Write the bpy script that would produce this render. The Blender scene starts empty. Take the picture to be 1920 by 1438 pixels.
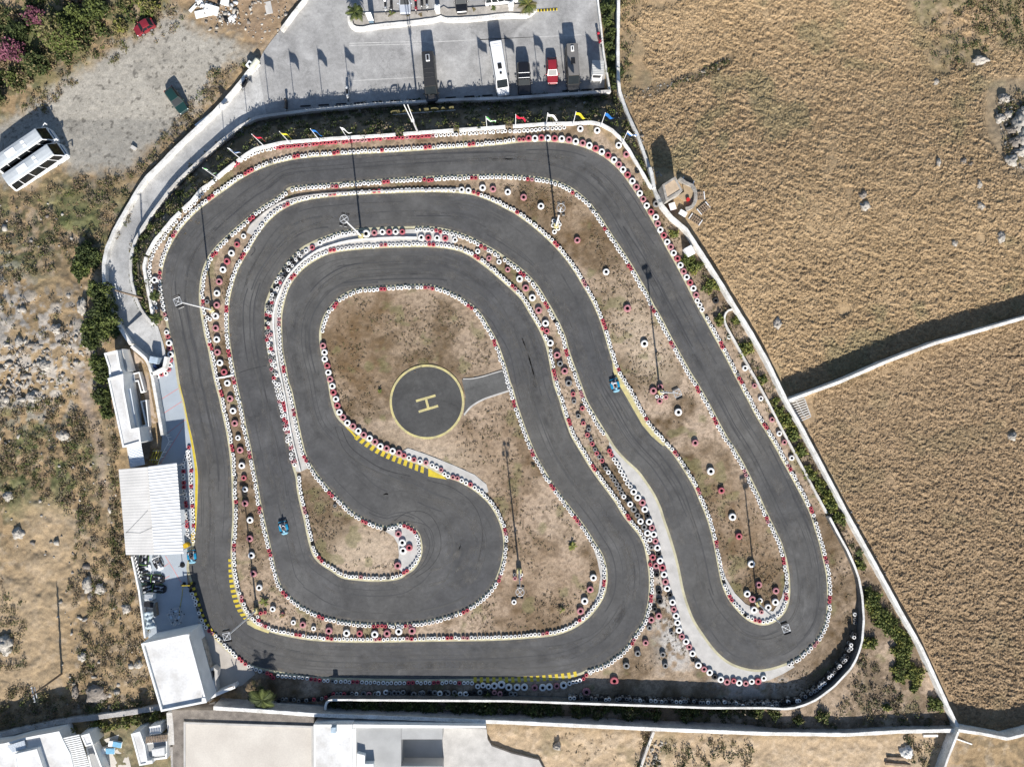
import bpy, math, random
import numpy as np
from mathutils import Vector, Matrix
from mathutils.geometry import tessellate_polygon

random.seed(7)
rng = np.random.default_rng(11)
SC = bpy.context.scene
COL = SC.collection

# ------------------------------------------------------------------ camera, world, sun, exposure
PPM = 14.0            # photo pixels per metre at ground level
CAMH = 98.4
CX, CY = 960.0, 719.0
cam = bpy.data.cameras.new('camera')
cam.sensor_width = 36.0
cam.lens = 36.0 * PPM * CAMH / 1920.0
cam.clip_end = 6000.0
cam_o = bpy.data.objects.new('camera', cam)
cam_o.location = (0, 0, CAMH)
COL.objects.link(cam_o)
SC.camera = cam_o

EL = math.radians(32.0)
SUN_H = Vector((0.11, -1.0, 0)).normalized()
SUN_D = Vector((SUN_H.x * math.cos(EL), SUN_H.y * math.cos(EL), math.sin(EL)))
W = bpy.data.worlds.new('World')
SC.world = W
W.use_nodes = True
nt = W.node_tree
sky = nt.nodes.new('ShaderNodeTexSky')
sky.sky_type = 'NISHITA'
sky.sun_disc = False
sky.sun_elevation = EL
sky.sun_rotation = math.atan2(SUN_H.x, SUN_H.y)
sky.air_density = 1.0
sky.dust_density = 0.6
sky.ozone_density = 2.0
bg = nt.nodes['Background']
bg.inputs['Strength'].default_value = 0.078
nt.links.new(sky.outputs[0], bg.inputs['Color'])
sl = bpy.data.lights.new('sun', 'SUN')
sl.energy = 4.8
sl.angle = math.radians(0.5)
sl.color = (1.0, 0.955, 0.89)
sun_o = bpy.data.objects.new('sun', sl)
sun_o.rotation_euler = SUN_D.to_track_quat('Z', 'Y').to_euler()
sun_o.location = (20, -60, 80)
COL.objects.link(sun_o)
SC.view_settings.view_transform = 'Standard'
SC.view_settings.look = 'None'
SC.view_settings.exposure = 0.70
SC.view_settings.gamma = 1.0
SC.view_settings.use_curve_mapping = False

# ------------------------------------------------------------------ helpers
def P(s):
    """'x,y x,y' -> list of tuples"""
    return [tuple(float(v) for v in q.split(',')) for q in s.split()]

def G(px, py, z=0.0):
    k = (1.0 - z / CAMH) / PPM
    return ((px - CX) * k, (CY - py) * k, z)

def ss(a, b, x):
    t = np.clip((np.asarray(x, float) - a) / (b - a), 0, 1)
    return t * t * (3 - 2 * t)

def smooth(pts, closed=True, n=6):
    """Catmull-Rom through the points"""
    p = np.array(pts, float)
    m = len(p)
    out = []
    rngs = range(m) if closed else range(m - 1)
    for i in rngs:
        if closed:
            a, b, c, d = p[(i - 1) % m], p[i], p[(i + 1) % m], p[(i + 2) % m]
        else:
            a, b, c, d = p[max(i - 1, 0)], p[i], p[i + 1], p[min(i + 2, m - 1)]
        for k in range(n):
            t = k / n
            out.append(0.5 * ((2 * b) + (-a + c) * t + (2 * a - 5 * b + 4 * c - d) * t * t + (-a + 3 * b - 3 * c + d) * t ** 3))
    if not closed:
        out.append(p[-1])
    return [tuple(v) for v in out]

def resample(pts, step):
    p = np.array(pts, float)
    seg = np.hypot(*(p[1:] - p[:-1]).T)
    s = np.concatenate([[0], np.cumsum(seg)])
    n = max(2, int(round(s[-1] / step)) + 1)
    t = np.linspace(0, s[-1], n)
    return np.stack([np.interp(t, s, p[:, 0]), np.interp(t, s, p[:, 1])], 1)

def normals2d(p, closed=False):
    p = np.array(p, float)
    if closed:
        d = np.roll(p, -1, 0) - np.roll(p, 1, 0)
    else:
        d = np.gradient(p, axis=0)
    l = np.hypot(d[:, 0], d[:, 1])[:, None] + 1e-9
    d = d / l
    return np.stack([d[:, 1], -d[:, 0]], 1)

def hash2(ix, iy, seed):
    h = (ix.astype(np.int64) * 374761393 + iy.astype(np.int64) * 668265263 + seed * 1442695041) & 0x7fffffff
    h = ((h ^ (h >> 13)) * 1274126177) & 0x7fffffff
    h = (h ^ (h >> 16)) & 0xffff
    return h / 65535.0

def vnoise(x, y, seed=0):
    x = np.asarray(x, float); y = np.asarray(y, float)
    ix = np.floor(x); iy = np.floor(y)
    fx = x - ix; fy = y - iy
    fx = fx * fx * (3 - 2 * fx); fy = fy * fy * (3 - 2 * fy)
    a = hash2(ix, iy, seed); b = hash2(ix + 1, iy, seed)
    c = hash2(ix, iy + 1, seed); d = hash2(ix + 1, iy + 1, seed)
    return (a + (b - a) * fx) * (1 - fy) + (c + (d - c) * fx) * fy

def fbm(x, y, scale, oct=3, seed=0, gain=0.5):
    v = 0; amp = 1; tot = 0
    x = np.asarray(x, float) / scale; y = np.asarray(y, float) / scale
    for o in range(oct):
        v = v + amp * vnoise(x, y, seed + o * 17)
        tot += amp; amp *= gain
        x = x * 2.03 + 11.3; y = y * 2.03 + 5.7
    return v / tot

def tag(o, label, cat, group=None):
    o['label'] = label
    o['category'] = cat
    if group:
        o['group'] = group
    return o

def empty(name, loc, rz=0.0, label=None, cat=None, group=None):
    o = bpy.data.objects.new(name, None)
    o.location = loc
    o.rotation_euler = (0, 0, rz)
    o.empty_display_size = 0.3
    COL.objects.link(o)
    if label:
        tag(o, label, cat, group)
    return o

def link_mesh(name, me, parent=None, kind=None):
    o = bpy.data.objects.new(name, me)
    COL.objects.link(o)
    if parent is not None:
        o.parent = parent
    if kind:
        o['kind'] = kind
    return o

def np_mesh(name, v, f, mats, midx=None, smooth_shade=False, cols=None):
    """fast mesh from arrays; f is an (n,k) int array"""
    me = bpy.data.meshes.new(name)
    v = np.asarray(v, np.float32); f = np.asarray(f, np.int32)
    n, k = f.shape
    me.vertices.add(len(v)); me.vertices.foreach_set('co', v.ravel())
    me.loops.add(n * k); me.loops.foreach_set('vertex_index', f.ravel())
    me.polygons.add(n)
    me.polygons.foreach_set('loop_start', np.arange(0, n * k, k, dtype=np.int32))
    for m in mats:
        me.materials.append(m)
    if midx is not None:
        me.polygons.foreach_set('material_index', np.asarray(midx, np.int32))
    if smooth_shade:
        me.polygons.foreach_set('use_smooth', np.ones(n, bool))
    me.update(calc_edges=True)
    if cols is not None:
        ca = me.color_attributes.new('tint', 'FLOAT_COLOR', 'POINT')
        c4 = np.ones((len(v), 4), np.float32); c4[:, :3] = cols
        ca.data.foreach_set('color', c4.ravel())
    me.validate()
    return me

class MB:
    """collects shapes into ONE mesh"""
    def __init__(self):
        self.v = []; self.f = []; self.m = []; self.sm = []
    def add(self, vs, fs, m=0, sm=False):
        b = len(self.v)
        self.v += [tuple(q) for q in vs]
        for q in fs:
            self.f.append(tuple(b + i for i in q)); self.m.append(m); self.sm.append(sm)
        return self
    def box(self, c, s, rz=0.0, m=0, taper=1.0, rx=0.0, ry=0.0):
        x, y, z = s[0] / 2, s[1] / 2, s[2] / 2
        vs = []
        R = Matrix.Rotation(rz, 3, 'Z') @ Matrix.Rotation(ry, 3, 'Y') @ Matrix.Rotation(rx, 3, 'X')
        for dz, k in ((-z, 1.0), (z, taper)):
            for dx, dy in ((-x, -y), (x, -y), (x, y), (-x, y)):
                p = R @ Vector((dx * k, dy * k, dz))
                vs.append((c[0] + p.x, c[1] + p.y, c[2] + p.z))
        return self.add(vs, [(3, 2, 1, 0), (4, 5, 6, 7), (0, 1, 5, 4), (1, 2, 6, 5), (2, 3, 7, 6), (3, 0, 4, 7)], m)
    def bbox(self, c, s, b=0.03, rz=0.0, m=0):
        """box with chamfered vertical and top edges"""
        x, y, z = s[0] / 2, s[1] / 2, s[2] / 2
        ca, sa = math.cos(rz), math.sin(rz)
        rings = []
        for dz, i in ((-z, 0.0), (z - b, 0.0), (z, b)):
            X, Y = x - i, y - i
            r = [(-X + b, -Y), (X - b, -Y), (X, -Y + b), (X, Y - b), (X - b, Y), (-X + b, Y), (-X, Y - b), (-X, -Y + b)]
            rings.append([(c[0] + a * ca - q * sa, c[1] + a * sa + q * ca, c[2] + dz) for a, q in r])
        return self.loft(rings, m)
    def loft(self, rings, m=0, caps=True, closed=True, sm=False):
        n = len(rings[0]); vs = [p for r in rings for p in r]; fs = []
        for i in range(len(rings) - 1):
            for j in range(n if closed else n - 1):
                k = (j + 1) % n
                fs.append((i * n + j, i * n + k, (i + 1) * n + k, (i + 1) * n + j))
        self.add(vs, fs, m, sm)
        if caps:
            self.add(rings[0], [tuple(range(n - 1, -1, -1))], m)
            self.add(rings[-1], [tuple(range(n))], m)
        return self
    def cyl(self, p0, p1, r0, r1=None, n=10, m=0, caps=True, sm=True):
        r1 = r0 if r1 is None else r1
        p0 = Vector(p0); p1 = Vector(p1)
        d = (p1 - p0).normalized()
        a = d.orthogonal().normalized(); b = d.cross(a)
        rings = []
        for p, r in ((p0, r0), (p1, r1)):
            rings.append([tuple(p + a * (r * math.cos(2 * math.pi * i / n)) + b * (r * math.sin(2 * math.pi * i / n))) for i in range(n)])
        return self.loft(rings, m, caps, True, sm)
    def tube(self, pts, r, n=6, m=0):
        for a, b in zip(pts[:-1], pts[1:]):
            self.cyl(a, b, r, r, n, m)
        return self
    def prism(self, poly, z0, z1, m=0, mtop=None):
        """vertical prism over a (possibly concave) polygon of (x,y)"""
        a = sum(p[0] * q[1] - q[0] * p[1] for p, q in zip(poly, poly[1:] + poly[:1]))
        if a < 0:
            poly = poly[::-1]
        n = len(poly)
        zz = z1 if isinstance(z1, (list, tuple)) else [z1] * n
        b = [(p[0], p[1], z0) for p in poly]; t = [(p[0], p[1], z) for p, z in zip(poly, zz)]
        self.add(b + t, [(i, (i + 1) % n, n + (i + 1) % n, n + i) for i in range(n)], m)
        tri = tessellate_polygon([[Vector((p[0], p[1], 0)) for p in poly]])
        fs = []
        for q in tri:
            u, v, w = (Vector((poly[i][0], poly[i][1])) for i in q)
            cr = (v - u).x * (w - u).y - (v - u).y * (w - u).x
            fs.append(q if cr > 0 else q[::-1])
        self.add(t, fs, m if mtop is None else mtop)
        self.add(b, [q[::-1] for q in fs], m)
        return self
    def ring(self, poly, width, z0, z1, m=0):
        """closed band just inside the polygon outline"""
        p = np.array(poly, float); n = len(p)
        a = sum(p[i][0] * p[(i + 1) % n][1] - p[(i + 1) % n][0] * p[i][1] for i in range(n))
        if a < 0:
            p = p[::-1]
        q = []
        for i in range(n):
            d0 = p[i] - p[i - 1]; d1 = p[(i + 1) % n] - p[i]
            d0 /= np.hypot(*d0); d1 /= np.hypot(*d1)
            n0 = np.array([-d0[1], d0[0]]); n1 = np.array([-d1[1], d1[0]])
            bz = n0 + n1; bz /= max(0.5, 1 + n0 @ n1)
            q.append(p[i] + bz * width)
        vs = []
        for i in range(n):
            vs += [(p[i][0], p[i][1], z0), (p[i][0], p[i][1], z1), (q[i][0], q[i][1], z1), (q[i][0], q[i][1], z0)]
        fs = []
        for i in range(n):
            a0 = 4 * i; b0 = 4 * ((i + 1) % n)
            for k in range(4):
                fs.append((a0 + k, b0 + k, b0 + (k + 1) % 4, a0 + (k + 1) % 4))
        return self.add(vs, fs, m)
    def build(self, name, mats, parent=None, kind=None):
        me = bpy.data.meshes.new(name)
        me.from_pydata(self.v, [], self.f)
        for q in (mats if isinstance(mats, (list, tuple)) else [mats]):
            me.materials.append(q)
        me.polygons.foreach_set('material_index', self.m)
        me.polygons.foreach_set('use_smooth', self.sm)
        me.update()
        return link_mesh(name, me, parent, kind)

def dup(root, loc, rz, label=None, group=None, cat=None):
    r = root.copy(); COL.objects.link(r); r.location = loc; r.rotation_euler = (0, 0, rz)
    if label: r['label'] = label
    if group: r['group'] = group
    for ch in list(root.children):
        c = ch.copy(); COL.objects.link(c); c.parent = r
        for g in list(ch.children):
            d = g.copy(); COL.objects.link(d); d.parent = c
    return r

# ------------------------------------------------------------------ materials
MATS = {}
def mat(name, col, rough=0.8, var=0.15, scale=1.5, fine=0.0, fscale=25.0, bump=0.0, bscale=20.0, metal=0.0, col2=None, spec=0.3, trans=0.0, coat=0.0):
    if name in MATS:
        return MATS[name]
    m = bpy.data.materials.new(name); m.use_nodes = True
    t = m.node_tree; N = t.nodes; Lk = t.links
    b = N['Principled BSDF']
    b.inputs['Roughness'].default_value = rough
    b.inputs['Metallic'].default_value = metal
    b.inputs['Specular IOR Level'].default_value = spec
    if coat: b.inputs['Coat Weight'].default_value = coat
    if trans: b.inputs['Transmission Weight'].default_value = trans
    tc = N.new('ShaderNodeTexCoord')
    n1 = N.new('ShaderNodeTexNoise'); n1.inputs['Scale'].default_value = scale; n1.inputs['Detail'].default_value = 5
    Lk.new(tc.outputs['Object'], n1.inputs['Vector'])
    mr = N.new('ShaderNodeMapRange'); mr.inputs[1].default_value = 0.3; mr.inputs[2].default_value = 0.7
    Lk.new(n1.outputs['Fac'], mr.inputs[0])
    mx = N.new('ShaderNodeMix'); mx.data_type = 'RGBA'
    c2 = col2 if col2 else tuple(c * (1 - 2 * var) for c in col)
    c1 = col if col2 else tuple(min(1, c * (1 + var * 0.6)) for c in col)
    mx.inputs[6].default_value = (*c2, 1); mx.inputs[7].default_value = (*c1, 1)
    Lk.new(mr.outputs[0], mx.inputs[0])
    last = mx.outputs[2]
    if fine:
        n2 = N.new('ShaderNodeTexNoise'); n2.inputs['Scale'].default_value = fscale; n2.inputs['Detail'].default_value = 3
        Lk.new(tc.outputs['Object'], n2.inputs['Vector'])
        r2 = N.new('ShaderNodeMapRange'); r2.inputs[1].default_value = 0.3; r2.inputs[2].default_value = 0.7
        r2.inputs[3].default_value = 1 - fine; r2.inputs[4].default_value = 1 + fine
        Lk.new(n2.outputs['Fac'], r2.inputs[0])
        vm = N.new('ShaderNodeMix'); vm.data_type = 'RGBA'; vm.blend_type = 'MULTIPLY'; vm.inputs[0].default_value = 1
        Lk.new(last, vm.inputs[6]); Lk.new(r2.outputs[0], vm.inputs[7])
        last = vm.outputs[2]
    Lk.new(last, b.inputs['Base Color'])
    if bump:
        n3 = N.new('ShaderNodeTexNoise'); n3.inputs['Scale'].default_value = bscale; n3.inputs['Detail'].default_value = 4
        Lk.new(tc.outputs['Object'], n3.inputs['Vector'])
        bp = N.new('ShaderNodeBump'); bp.inputs['Strength'].default_value = bump; bp.inputs['Distance'].default_value = 0.05
        Lk.new(n3.outputs['Fac'], bp.inputs['Height']); Lk.new(bp.outputs[0], b.inputs['Normal'])
    MATS[name] = m
    return m

def tint_mat(name, rough=0.95, fine=0.25, fscale=9.0, bump=0.5, bscale=14.0, mid=0.15):
    """base colour from the sheet's own soil colours, broken up with noise"""
    m = bpy.data.materials.new(name); m.use_nodes = True
    t = m.node_tree; N = t.nodes; Lk = t.links
    b = N['Principled BSDF']; b.inputs['Roughness'].default_value = rough
    b.inputs['Specular IOR Level'].default_value = 0.1
    a = N.new('ShaderNodeAttribute'); a.attribute_name = 'tint'
    tc = N.new('ShaderNodeTexCoord')
    last = a.outputs['Color']
    for sc_, am in ((fscale, fine), (1.6, mid)):
        n2 = N.new('ShaderNodeTexNoise'); n2.inputs['Scale'].default_value = sc_; n2.inputs['Detail'].default_value = 4
        Lk.new(tc.outputs['Object'], n2.inputs['Vector'])
        r2 = N.new('ShaderNodeMapRange'); r2.inputs[1].default_value = 0.3; r2.inputs[2].default_value = 0.7
        r2.inputs[3].default_value = 1 - am; r2.inputs[4].default_value = 1 + am
        Lk.new(n2.outputs['Fac'], r2.inputs[0])
        vm = N.new('ShaderNodeMix'); vm.data_type = 'RGBA'; vm.blend_type = 'MULTIPLY'; vm.inputs[0].default_value = 1
        Lk.new(last, vm.inputs[6]); Lk.new(r2.outputs[0], vm.inputs[7]); last = vm.outputs[2]
    Lk.new(last, b.inputs['Base Color'])
    n3 = N.new('ShaderNodeTexNoise'); n3.inputs['Scale'].default_value = bscale; n3.inputs['Detail'].default_value = 4
    Lk.new(tc.outputs['Object'], n3.inputs['Vector'])
    bp = N.new('ShaderNodeBump'); bp.inputs['Strength'].default_value = bump; bp.inputs['Distance'].default_value = 0.06
    Lk.new(n3.outputs['Fac'], bp.inputs['Height']); Lk.new(bp.outputs[0], b.inputs['Normal'])
    return m

M_white = mat('white_masonry', (0.80, 0.80, 0.78), 0.85, 0.06, 0.8, 0.06, 9, 0.15, 12)
M_roofw = mat('white_roof_coat', (0.74, 0.74, 0.735), 0.7, 0.05, 0.45, 0.07, 4, 0.05, 8, col2=(0.50, 0.485, 0.46))
M_conc = mat('concrete', (0.40, 0.39, 0.37), 0.9, 0.12, 0.6, 0.08, 14, 0.2, 20)
M_concl = mat('pale_concrete', (0.50, 0.48, 0.45), 0.9, 0.10, 0.9, 0.10, 12, 0.2, 20)
M_concb = mat('beige_screed', (0.60, 0.555, 0.49), 0.9, 0.06, 0.3, 0.06, 6, col2=(0.50, 0.455, 0.40))
M_steel = mat('galvanised_steel', (0.62, 0.63, 0.64), 0.45, 0.06, 2, metal=0.4)
M_polew = mat('pole_paint', (0.72, 0.72, 0.72), 0.5, 0.05, 2)
M_black = mat('black_plastic', (0.016, 0.016, 0.018), 0.5, 0.1, 3)
M_rubber = mat('black_rubber', (0.022, 0.022, 0.023), 0.85, 0.2, 4)
M_glass = mat('dark_glass', (0.015, 0.02, 0.024), 0.34, 0.1, 1, spec=0.18)
M_chrome = mat('bright_metal', (0.7, 0.7, 0.7), 0.25, 0.03, 3, metal=0.9)
M_wood = mat('weathered_wood', (0.28, 0.21, 0.15), 0.9, 0.2, 3, 0.2, 30)
M_lamp = mat('lamp_lens', (0.75, 0.76, 0.75), 0.2, 0.03, 3)
M_yel = mat('yellow_paint', (0.62, 0.48, 0.035), 0.7, 0.10, 1.6, 0.2, 14, col2=(0.46, 0.35, 0.04))
M_yelp = mat('faded_yellow_paint', (0.58, 0.50, 0.21), 0.8, 0.12, 1.4, 0.2, 16, col2=(0.36, 0.32, 0.19))
M_kerbk = mat('black_kerb_paint', (0.03, 0.03, 0.03), 0.8, 0.2, 2, 0.2, 20)
M_stone = mat('stone', (0.38, 0.35, 0.31), 0.95, 0.2, 1.6, 0.25, 9, 0.6, 6)
M_redl = mat('red_line_paint', (0.62, 0.22, 0.20), 0.8, 0.1, 2)
# ------------------------------------------------------------------ traced outlines (photo pixels at ground level)
L_PTS = P("""337,720 345,752 352,787 360,820 366,852 371,890 370,945 367,995 362,1030 354,1060 356,1075 362,1095 372,1127 382,1160 400,1187 412,1202 437,1225 462,1241
 480,1249 505,1255 542,1262 585,1268 655,1271 792,1273 890,1272 955,1272 1025,1270 1065,1266 1085,1262 1104,1254 1130,1245 1155,1229 1175,1210 1190,1187 1205,1165 1212,1142 1216,1117 1217,1087
 1215,1065 1211,1040 1206,1020 1195,1000 1180,982 1167,965 1152,940 1135,917 1115,890 1100,867 1087,845 1072,820 1064,800 1056,777 1049,752 1041,730 1037,717
 1032,690 1026,660 1019,637 1007,612 992,587 977,562 957,542 935,522 915,505 892,488 870,475 842,467 805,464 755,464 705,466 655,470 620,476 595,487
 572,502 555,520 542,540 534,565 529,592 529,622 531,655 537,690 542,717 547,730 555,767 565,817 575,855 587,876 602,897 620,918 640,938 660,957 680,970 700,980 725,986
 742,982 758,980 775,988 787,1002 792,1025 789,1047 777,1067 762,1077 747,1086 710,1090 670,1088 640,1083 620,1070 600,1057 587,1042 580,1022 574,997 569,972 562,945 557,920 554,895
 547,870 542,840 536,812 530,785 524,757 519,730 512,700 506,680 501,655 498,630 496,600 497,572 504,550 512,530 527,507 542,487 562,467 582,455 605,445
 635,435 670,429 705,427 755,425 805,425 842,431 875,441 905,456 930,470 955,487 977,503 997,522 1012,540 1025,562 1037,582 1050,607 1060,630 1067,655 1076,682 1087,710
 1099,745 1110,767 1125,792 1140,816 1155,840 1175,862 1197,882 1212,902 1227,925 1239,950 1247,975 1257,1004 1267,1037 1275,1070 1282,1105 1290,1132 1302,1162 1320,1190 1342,1219 1365,1239
 1390,1250 1417,1255 1440,1253 1465,1246 1490,1235 1512,1217 1532,1195 1545,1170 1550,1145 1551,1117 1550,1087 1547,1067 1542,1045 1535,1015 1527,990 1520,967 1510,945 1497,920 1482,892
 1467,865 1452,837 1437,812 1420,785 1405,757 1387,723 1365,680 1350,652 1335,625 1317,592 1302,565 1287,535 1270,502 1252,470 1235,437 1217,405 1200,375 1182,348
 1167,327 1152,311 1132,295 1110,283 1085,274 1060,269 1022,266 985,267 955,270 905,275 830,280 755,285 680,289 630,292 580,296 555,299 530,304 505,311 480,321 452,336 425,355
 400,373 375,392 345,422 322,457 310,485 304,512 304,545 309,577 316,610 322,640 330,672""")
R_PTS = P("""547,350 587,346 627,343 667,340 705,337 755,333 800,331 842,329 880,328 915,327 950,327 975,329 1000,331 1022,334 1045,340 1066,349 1086,362
 1105,379 1117,394 1132,415 1147,439 1160,458 1172,476 1187,500 1201,524 1215,548 1226,571 1238,591 1251,616 1265,643 1280,670 1294,695 1310,721 1324,745 1337,768 1347,788 1360,812 1375,835 1389,858
 1401,880 1413,905 1425,930 1437,957 1450,984 1462,1008 1471,1032 1477,1057 1481,1087 1481,1118 1475,1142 1462,1159 1446,1169 1430,1172 1413,1168 1397,1159 1380,1142 1365,1122 1355,1100 1349,1078
 1342,1040 1335,1007 1325,972 1312,940 1300,912 1282,882 1262,852 1247,835 1227,814 1211,794 1197,770 1182,742 1170,722 1158,702 1147,675 1135,634 1125,602 1110,567 1092,535 1075,507 1055,480 1032,455
 1007,432 985,415 965,401 948,392 925,380 900,370 875,364 830,361 780,361 730,363 680,365 630,369 592,373 567,378 545,386 525,397 507,412 490,432 480,447
 468,468 455,490 445,510 437,535 431,560 429,585 429,612 431,640 436,672 443,710 447,730 455,765 462,800 470,837 476,870 482,900 487,930 493,960 502,1000 510,1035 518,1070
 524,1090 532,1104 545,1118 562,1132 585,1145 610,1155 640,1162 670,1166 705,1168 755,1168 792,1164 830,1156 860,1146 885,1133 905,1117 922,1099 934,1073
 941,1048 944,1020 941,995 932,970 919,948 902,930 882,915 860,903 840,896 822,889 805,880 785,871 765,865 742,856 720,847 700,836 680,822 662,809 645,797 631,782 624,765 619,745
 615,720 610,695 603,667 599,642 599,620 605,597 615,580 630,562 650,548 670,541 695,538 720,536 755,534 792,533 817,536 842,545 867,559 890,575 905,592 917,612 930,635 940,660 950,690 957,715
 963,732 970,757 980,787 992,820 1006,853 1022,882 1040,911 1060,938 1080,964 1098,988 1115,1015 1129,1037 1136,1057 1139,1077 1138,1097 1133,1117 1121,1138 1105,1157
 1083,1174 1060,1185 1035,1192 997,1196 955,1199 905,1201 830,1202 767,1203 705,1204 655,1204 605,1202 567,1198 530,1191 505,1184 482,1174
 468,1163 456,1146 447,1125 440,1100 435,1075 433,1050 433,1025 435,990 436,960 435,930 434,895 431,857 427,827 422,800 416,773 410,745 403,720 395,682 390,655 384,632
 379,605 375,580 373,555 375,530 380,505 390,482 405,462 422,445 442,427 462,410 477,397 495,384 517,371 532,359""")
L_S = smooth(L_PTS, True, 4)
R_S = smooth(R_PTS, True, 4)

W1 = P("291,608 286,592 280,560 275,535 269,500 273,482 281,466 290,450 306,431 322,412 340,394 360,376 375,356 400,339 418,322 440,305 460,290 480,278 530,267 580,263 630,259 680,256 730,253 805,247 880,242 955,237 1022,232 1072,231 1110,229 1130,234 1148,244 1165,260 1180,282 1200,316 1222,354")
W2 = P("1160,-60 1160,0 1159,100 1160,150 1162,172 1172,200 1183,227 1196,254 1210,294 1221,325 1228,357 1242,385 1260,407 1287,430 1310,465 1350,527 1382,580 1410,625 1440,678 1477,755 1500,795 1540,870 1590,965 1652,1077 1690,1147 1727,1212 1757,1277 1777,1322 1799,1367")
W3 = P("1480,751 1520,736 1575,716 1660,679 1752,644 1840,619 1920,596 2060,556 2200,520")
W4 = P("400,1327 480,1332 605,1341 780,1347 955,1354 1085,1360 1260,1368 1435,1375 1590,1377 1690,1371 1797,1369")
W4b = P("1797,1369 1840,1375 1890,1385 1925,1376 2060,1345")
W5 = P("610,1331 610,1322 613,1315 620,1312 655,1312 800,1313 955,1314 1160,1321 1335,1327 1440,1327 1470,1329 1490,1327 1510,1321 1530,1312 1547,1300 1565,1286 1580,1270 1595,1254 1605,1237 1612,1219 1617,1200 1620,1162 1617,1117 1611,1085 1603,1062 1590,1033 1570,997 1556,970")
W5b = P("1551,962 1532,927 1510,885 1487,842 1467,805 1450,772 1440,752 1420,715 1400,680 1382,647 1362,611 1358,598 1360,588 1366,582 1373,580")
W6 = P("482,116 466,134 450,155 425,185 400,211 375,235 350,258 325,282 300,308 275,332 257,357 237,392 215,430 200,465 194,495 195,530 205,572 217,602 232,626 245,645")
W7 = P("1145,171 1085,175 955,184 855,187 705,195 580,207 500,217 479,221 450,237 412,267 375,300 337,335 317,357 287,397 265,430 252,452 246,475 244,500 246,525 253,555 262,577 272,592 285,607")
W8 = P("246,649 258,659 272,671 278,682 284,701 294,757 301,800 304,817")

# ------------------------------------------------------------------ height of the land
def seg_dist(x, y, pl):
    d = np.full(x.shape, 1e9)
    for (a, b), (c, e) in zip(pl[:-1], pl[1:]):
        vx, vy = c - a, e - b
        t = np.clip(((x - a) * vx + (y - b) * vy) / (vx * vx + vy * vy + 1e-9), 0, 1)
        d = np.minimum(d, np.hypot(x - a - t * vx, y - b - t * vy))
    return d

def inside(x, y, poly):
    x = np.asarray(x, float); y = np.asarray(y, float)
    r = np.zeros(x.shape, bool)
    n = len(poly)
    for i in range(n):
        x0, y0 = poly[i]; x1, y1 = poly[(i + 1) % n]
        if y0 == y1:
            continue
        c = ((y0 > y) != (y1 > y)) & (x < (x1 - x0) * (y - y0) / (y1 - y0) + x0)
        r ^= c
    return r

W7X = P("1222,356 1206,300 1192,255 1176,215 1164,186") + W7
BAND = W1 + W7X
PLAT = W1 + P("1260,407 1310,467 1500,800 1500,1440 200,1440 200,660 250,645 291,640")
LOTZ = -4.2
def hland(px, py):
    px = np.asarray(px, float); py = np.asarray(py, float)
    shp = px.shape
    px = px.ravel(); py = py.ravel()
    ow = LOTZ * (1 - np.clip((py - 225) / 425.0, 0, 1))
    oe = -3.5 * (1 - ss(40, 430, py))
    k = ss(1120, 1190, px)
    h = ow * (1 - k) + oe * k
    pl = inside(px, py, PLAT)
    h[pl] = 0
    b = inside(px, py, BAND) & ~pl
    if b.any():
        d1 = seg_dist(px[b], py[b], W1); d7 = seg_dist(px[b], py[b], W7X)
        h[b] *= ss(0.03, 0.97, d1 / (d1 + d7 + 1e-6))
    return h.reshape(shp)
def hz(px, py):
    return float(hland(np.array([px]), np.array([py]))[0])
def GB(px, py, up=0.0):
    """point standing on the land at this photo position, optionally raised"""
    z = hz(px, py) + up
    return G(px, py, z)

# ------------------------------------------------------------------ ground sheet
def axis(lo, hi, step, reach):
    core = np.arange(lo, hi + 0.1, step)
    out = []; d = step; x = 0
    while x < reach:
        d *= 1.35; x += d; out.append(x)
    out = np.array(out)
    return np.concatenate([lo - out[::-1], core, hi + out])
AX = axis(-120, 2040, 2.0, 14000)
AY = axis(-120, 1560, 2.0, 14000)
PX, PY = np.meshgrid(AX, AY)
def gmask(poly):
    """scanline point-in-polygon on the whole grid"""
    p = np.array(poly, float); q = np.roll(p, -1, 0)
    m = np.zeros(PX.shape, bool)
    for j, y in enumerate(AY):
        c = (p[:, 1] > y) != (q[:, 1] > y)
        if not c.any():
            continue
        a = p[c]; b = q[c]
        xs = np.sort(a[:, 0] + (b[:, 0] - a[:, 0]) * (y - a[:, 1]) / (b[:, 1] - a[:, 1]))
        m[j] = np.searchsorted(xs, AX) % 2 == 1
    return m
def blur(m, r):
    a = m.astype(np.float32)
    for ax in (0, 1):
        for _ in range(2):
            c = np.cumsum(np.pad(a, [(r + 1, r) if k == ax else (0, 0) for k in (0, 1)], mode='edge'), axis=ax)
            a = (np.take(c, range(2 * r + 1, c.shape[ax]), ax) - np.take(c, range(0, c.shape[ax] - 2 * r - 1), ax)) / (2 * r + 1)
    return a

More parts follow.
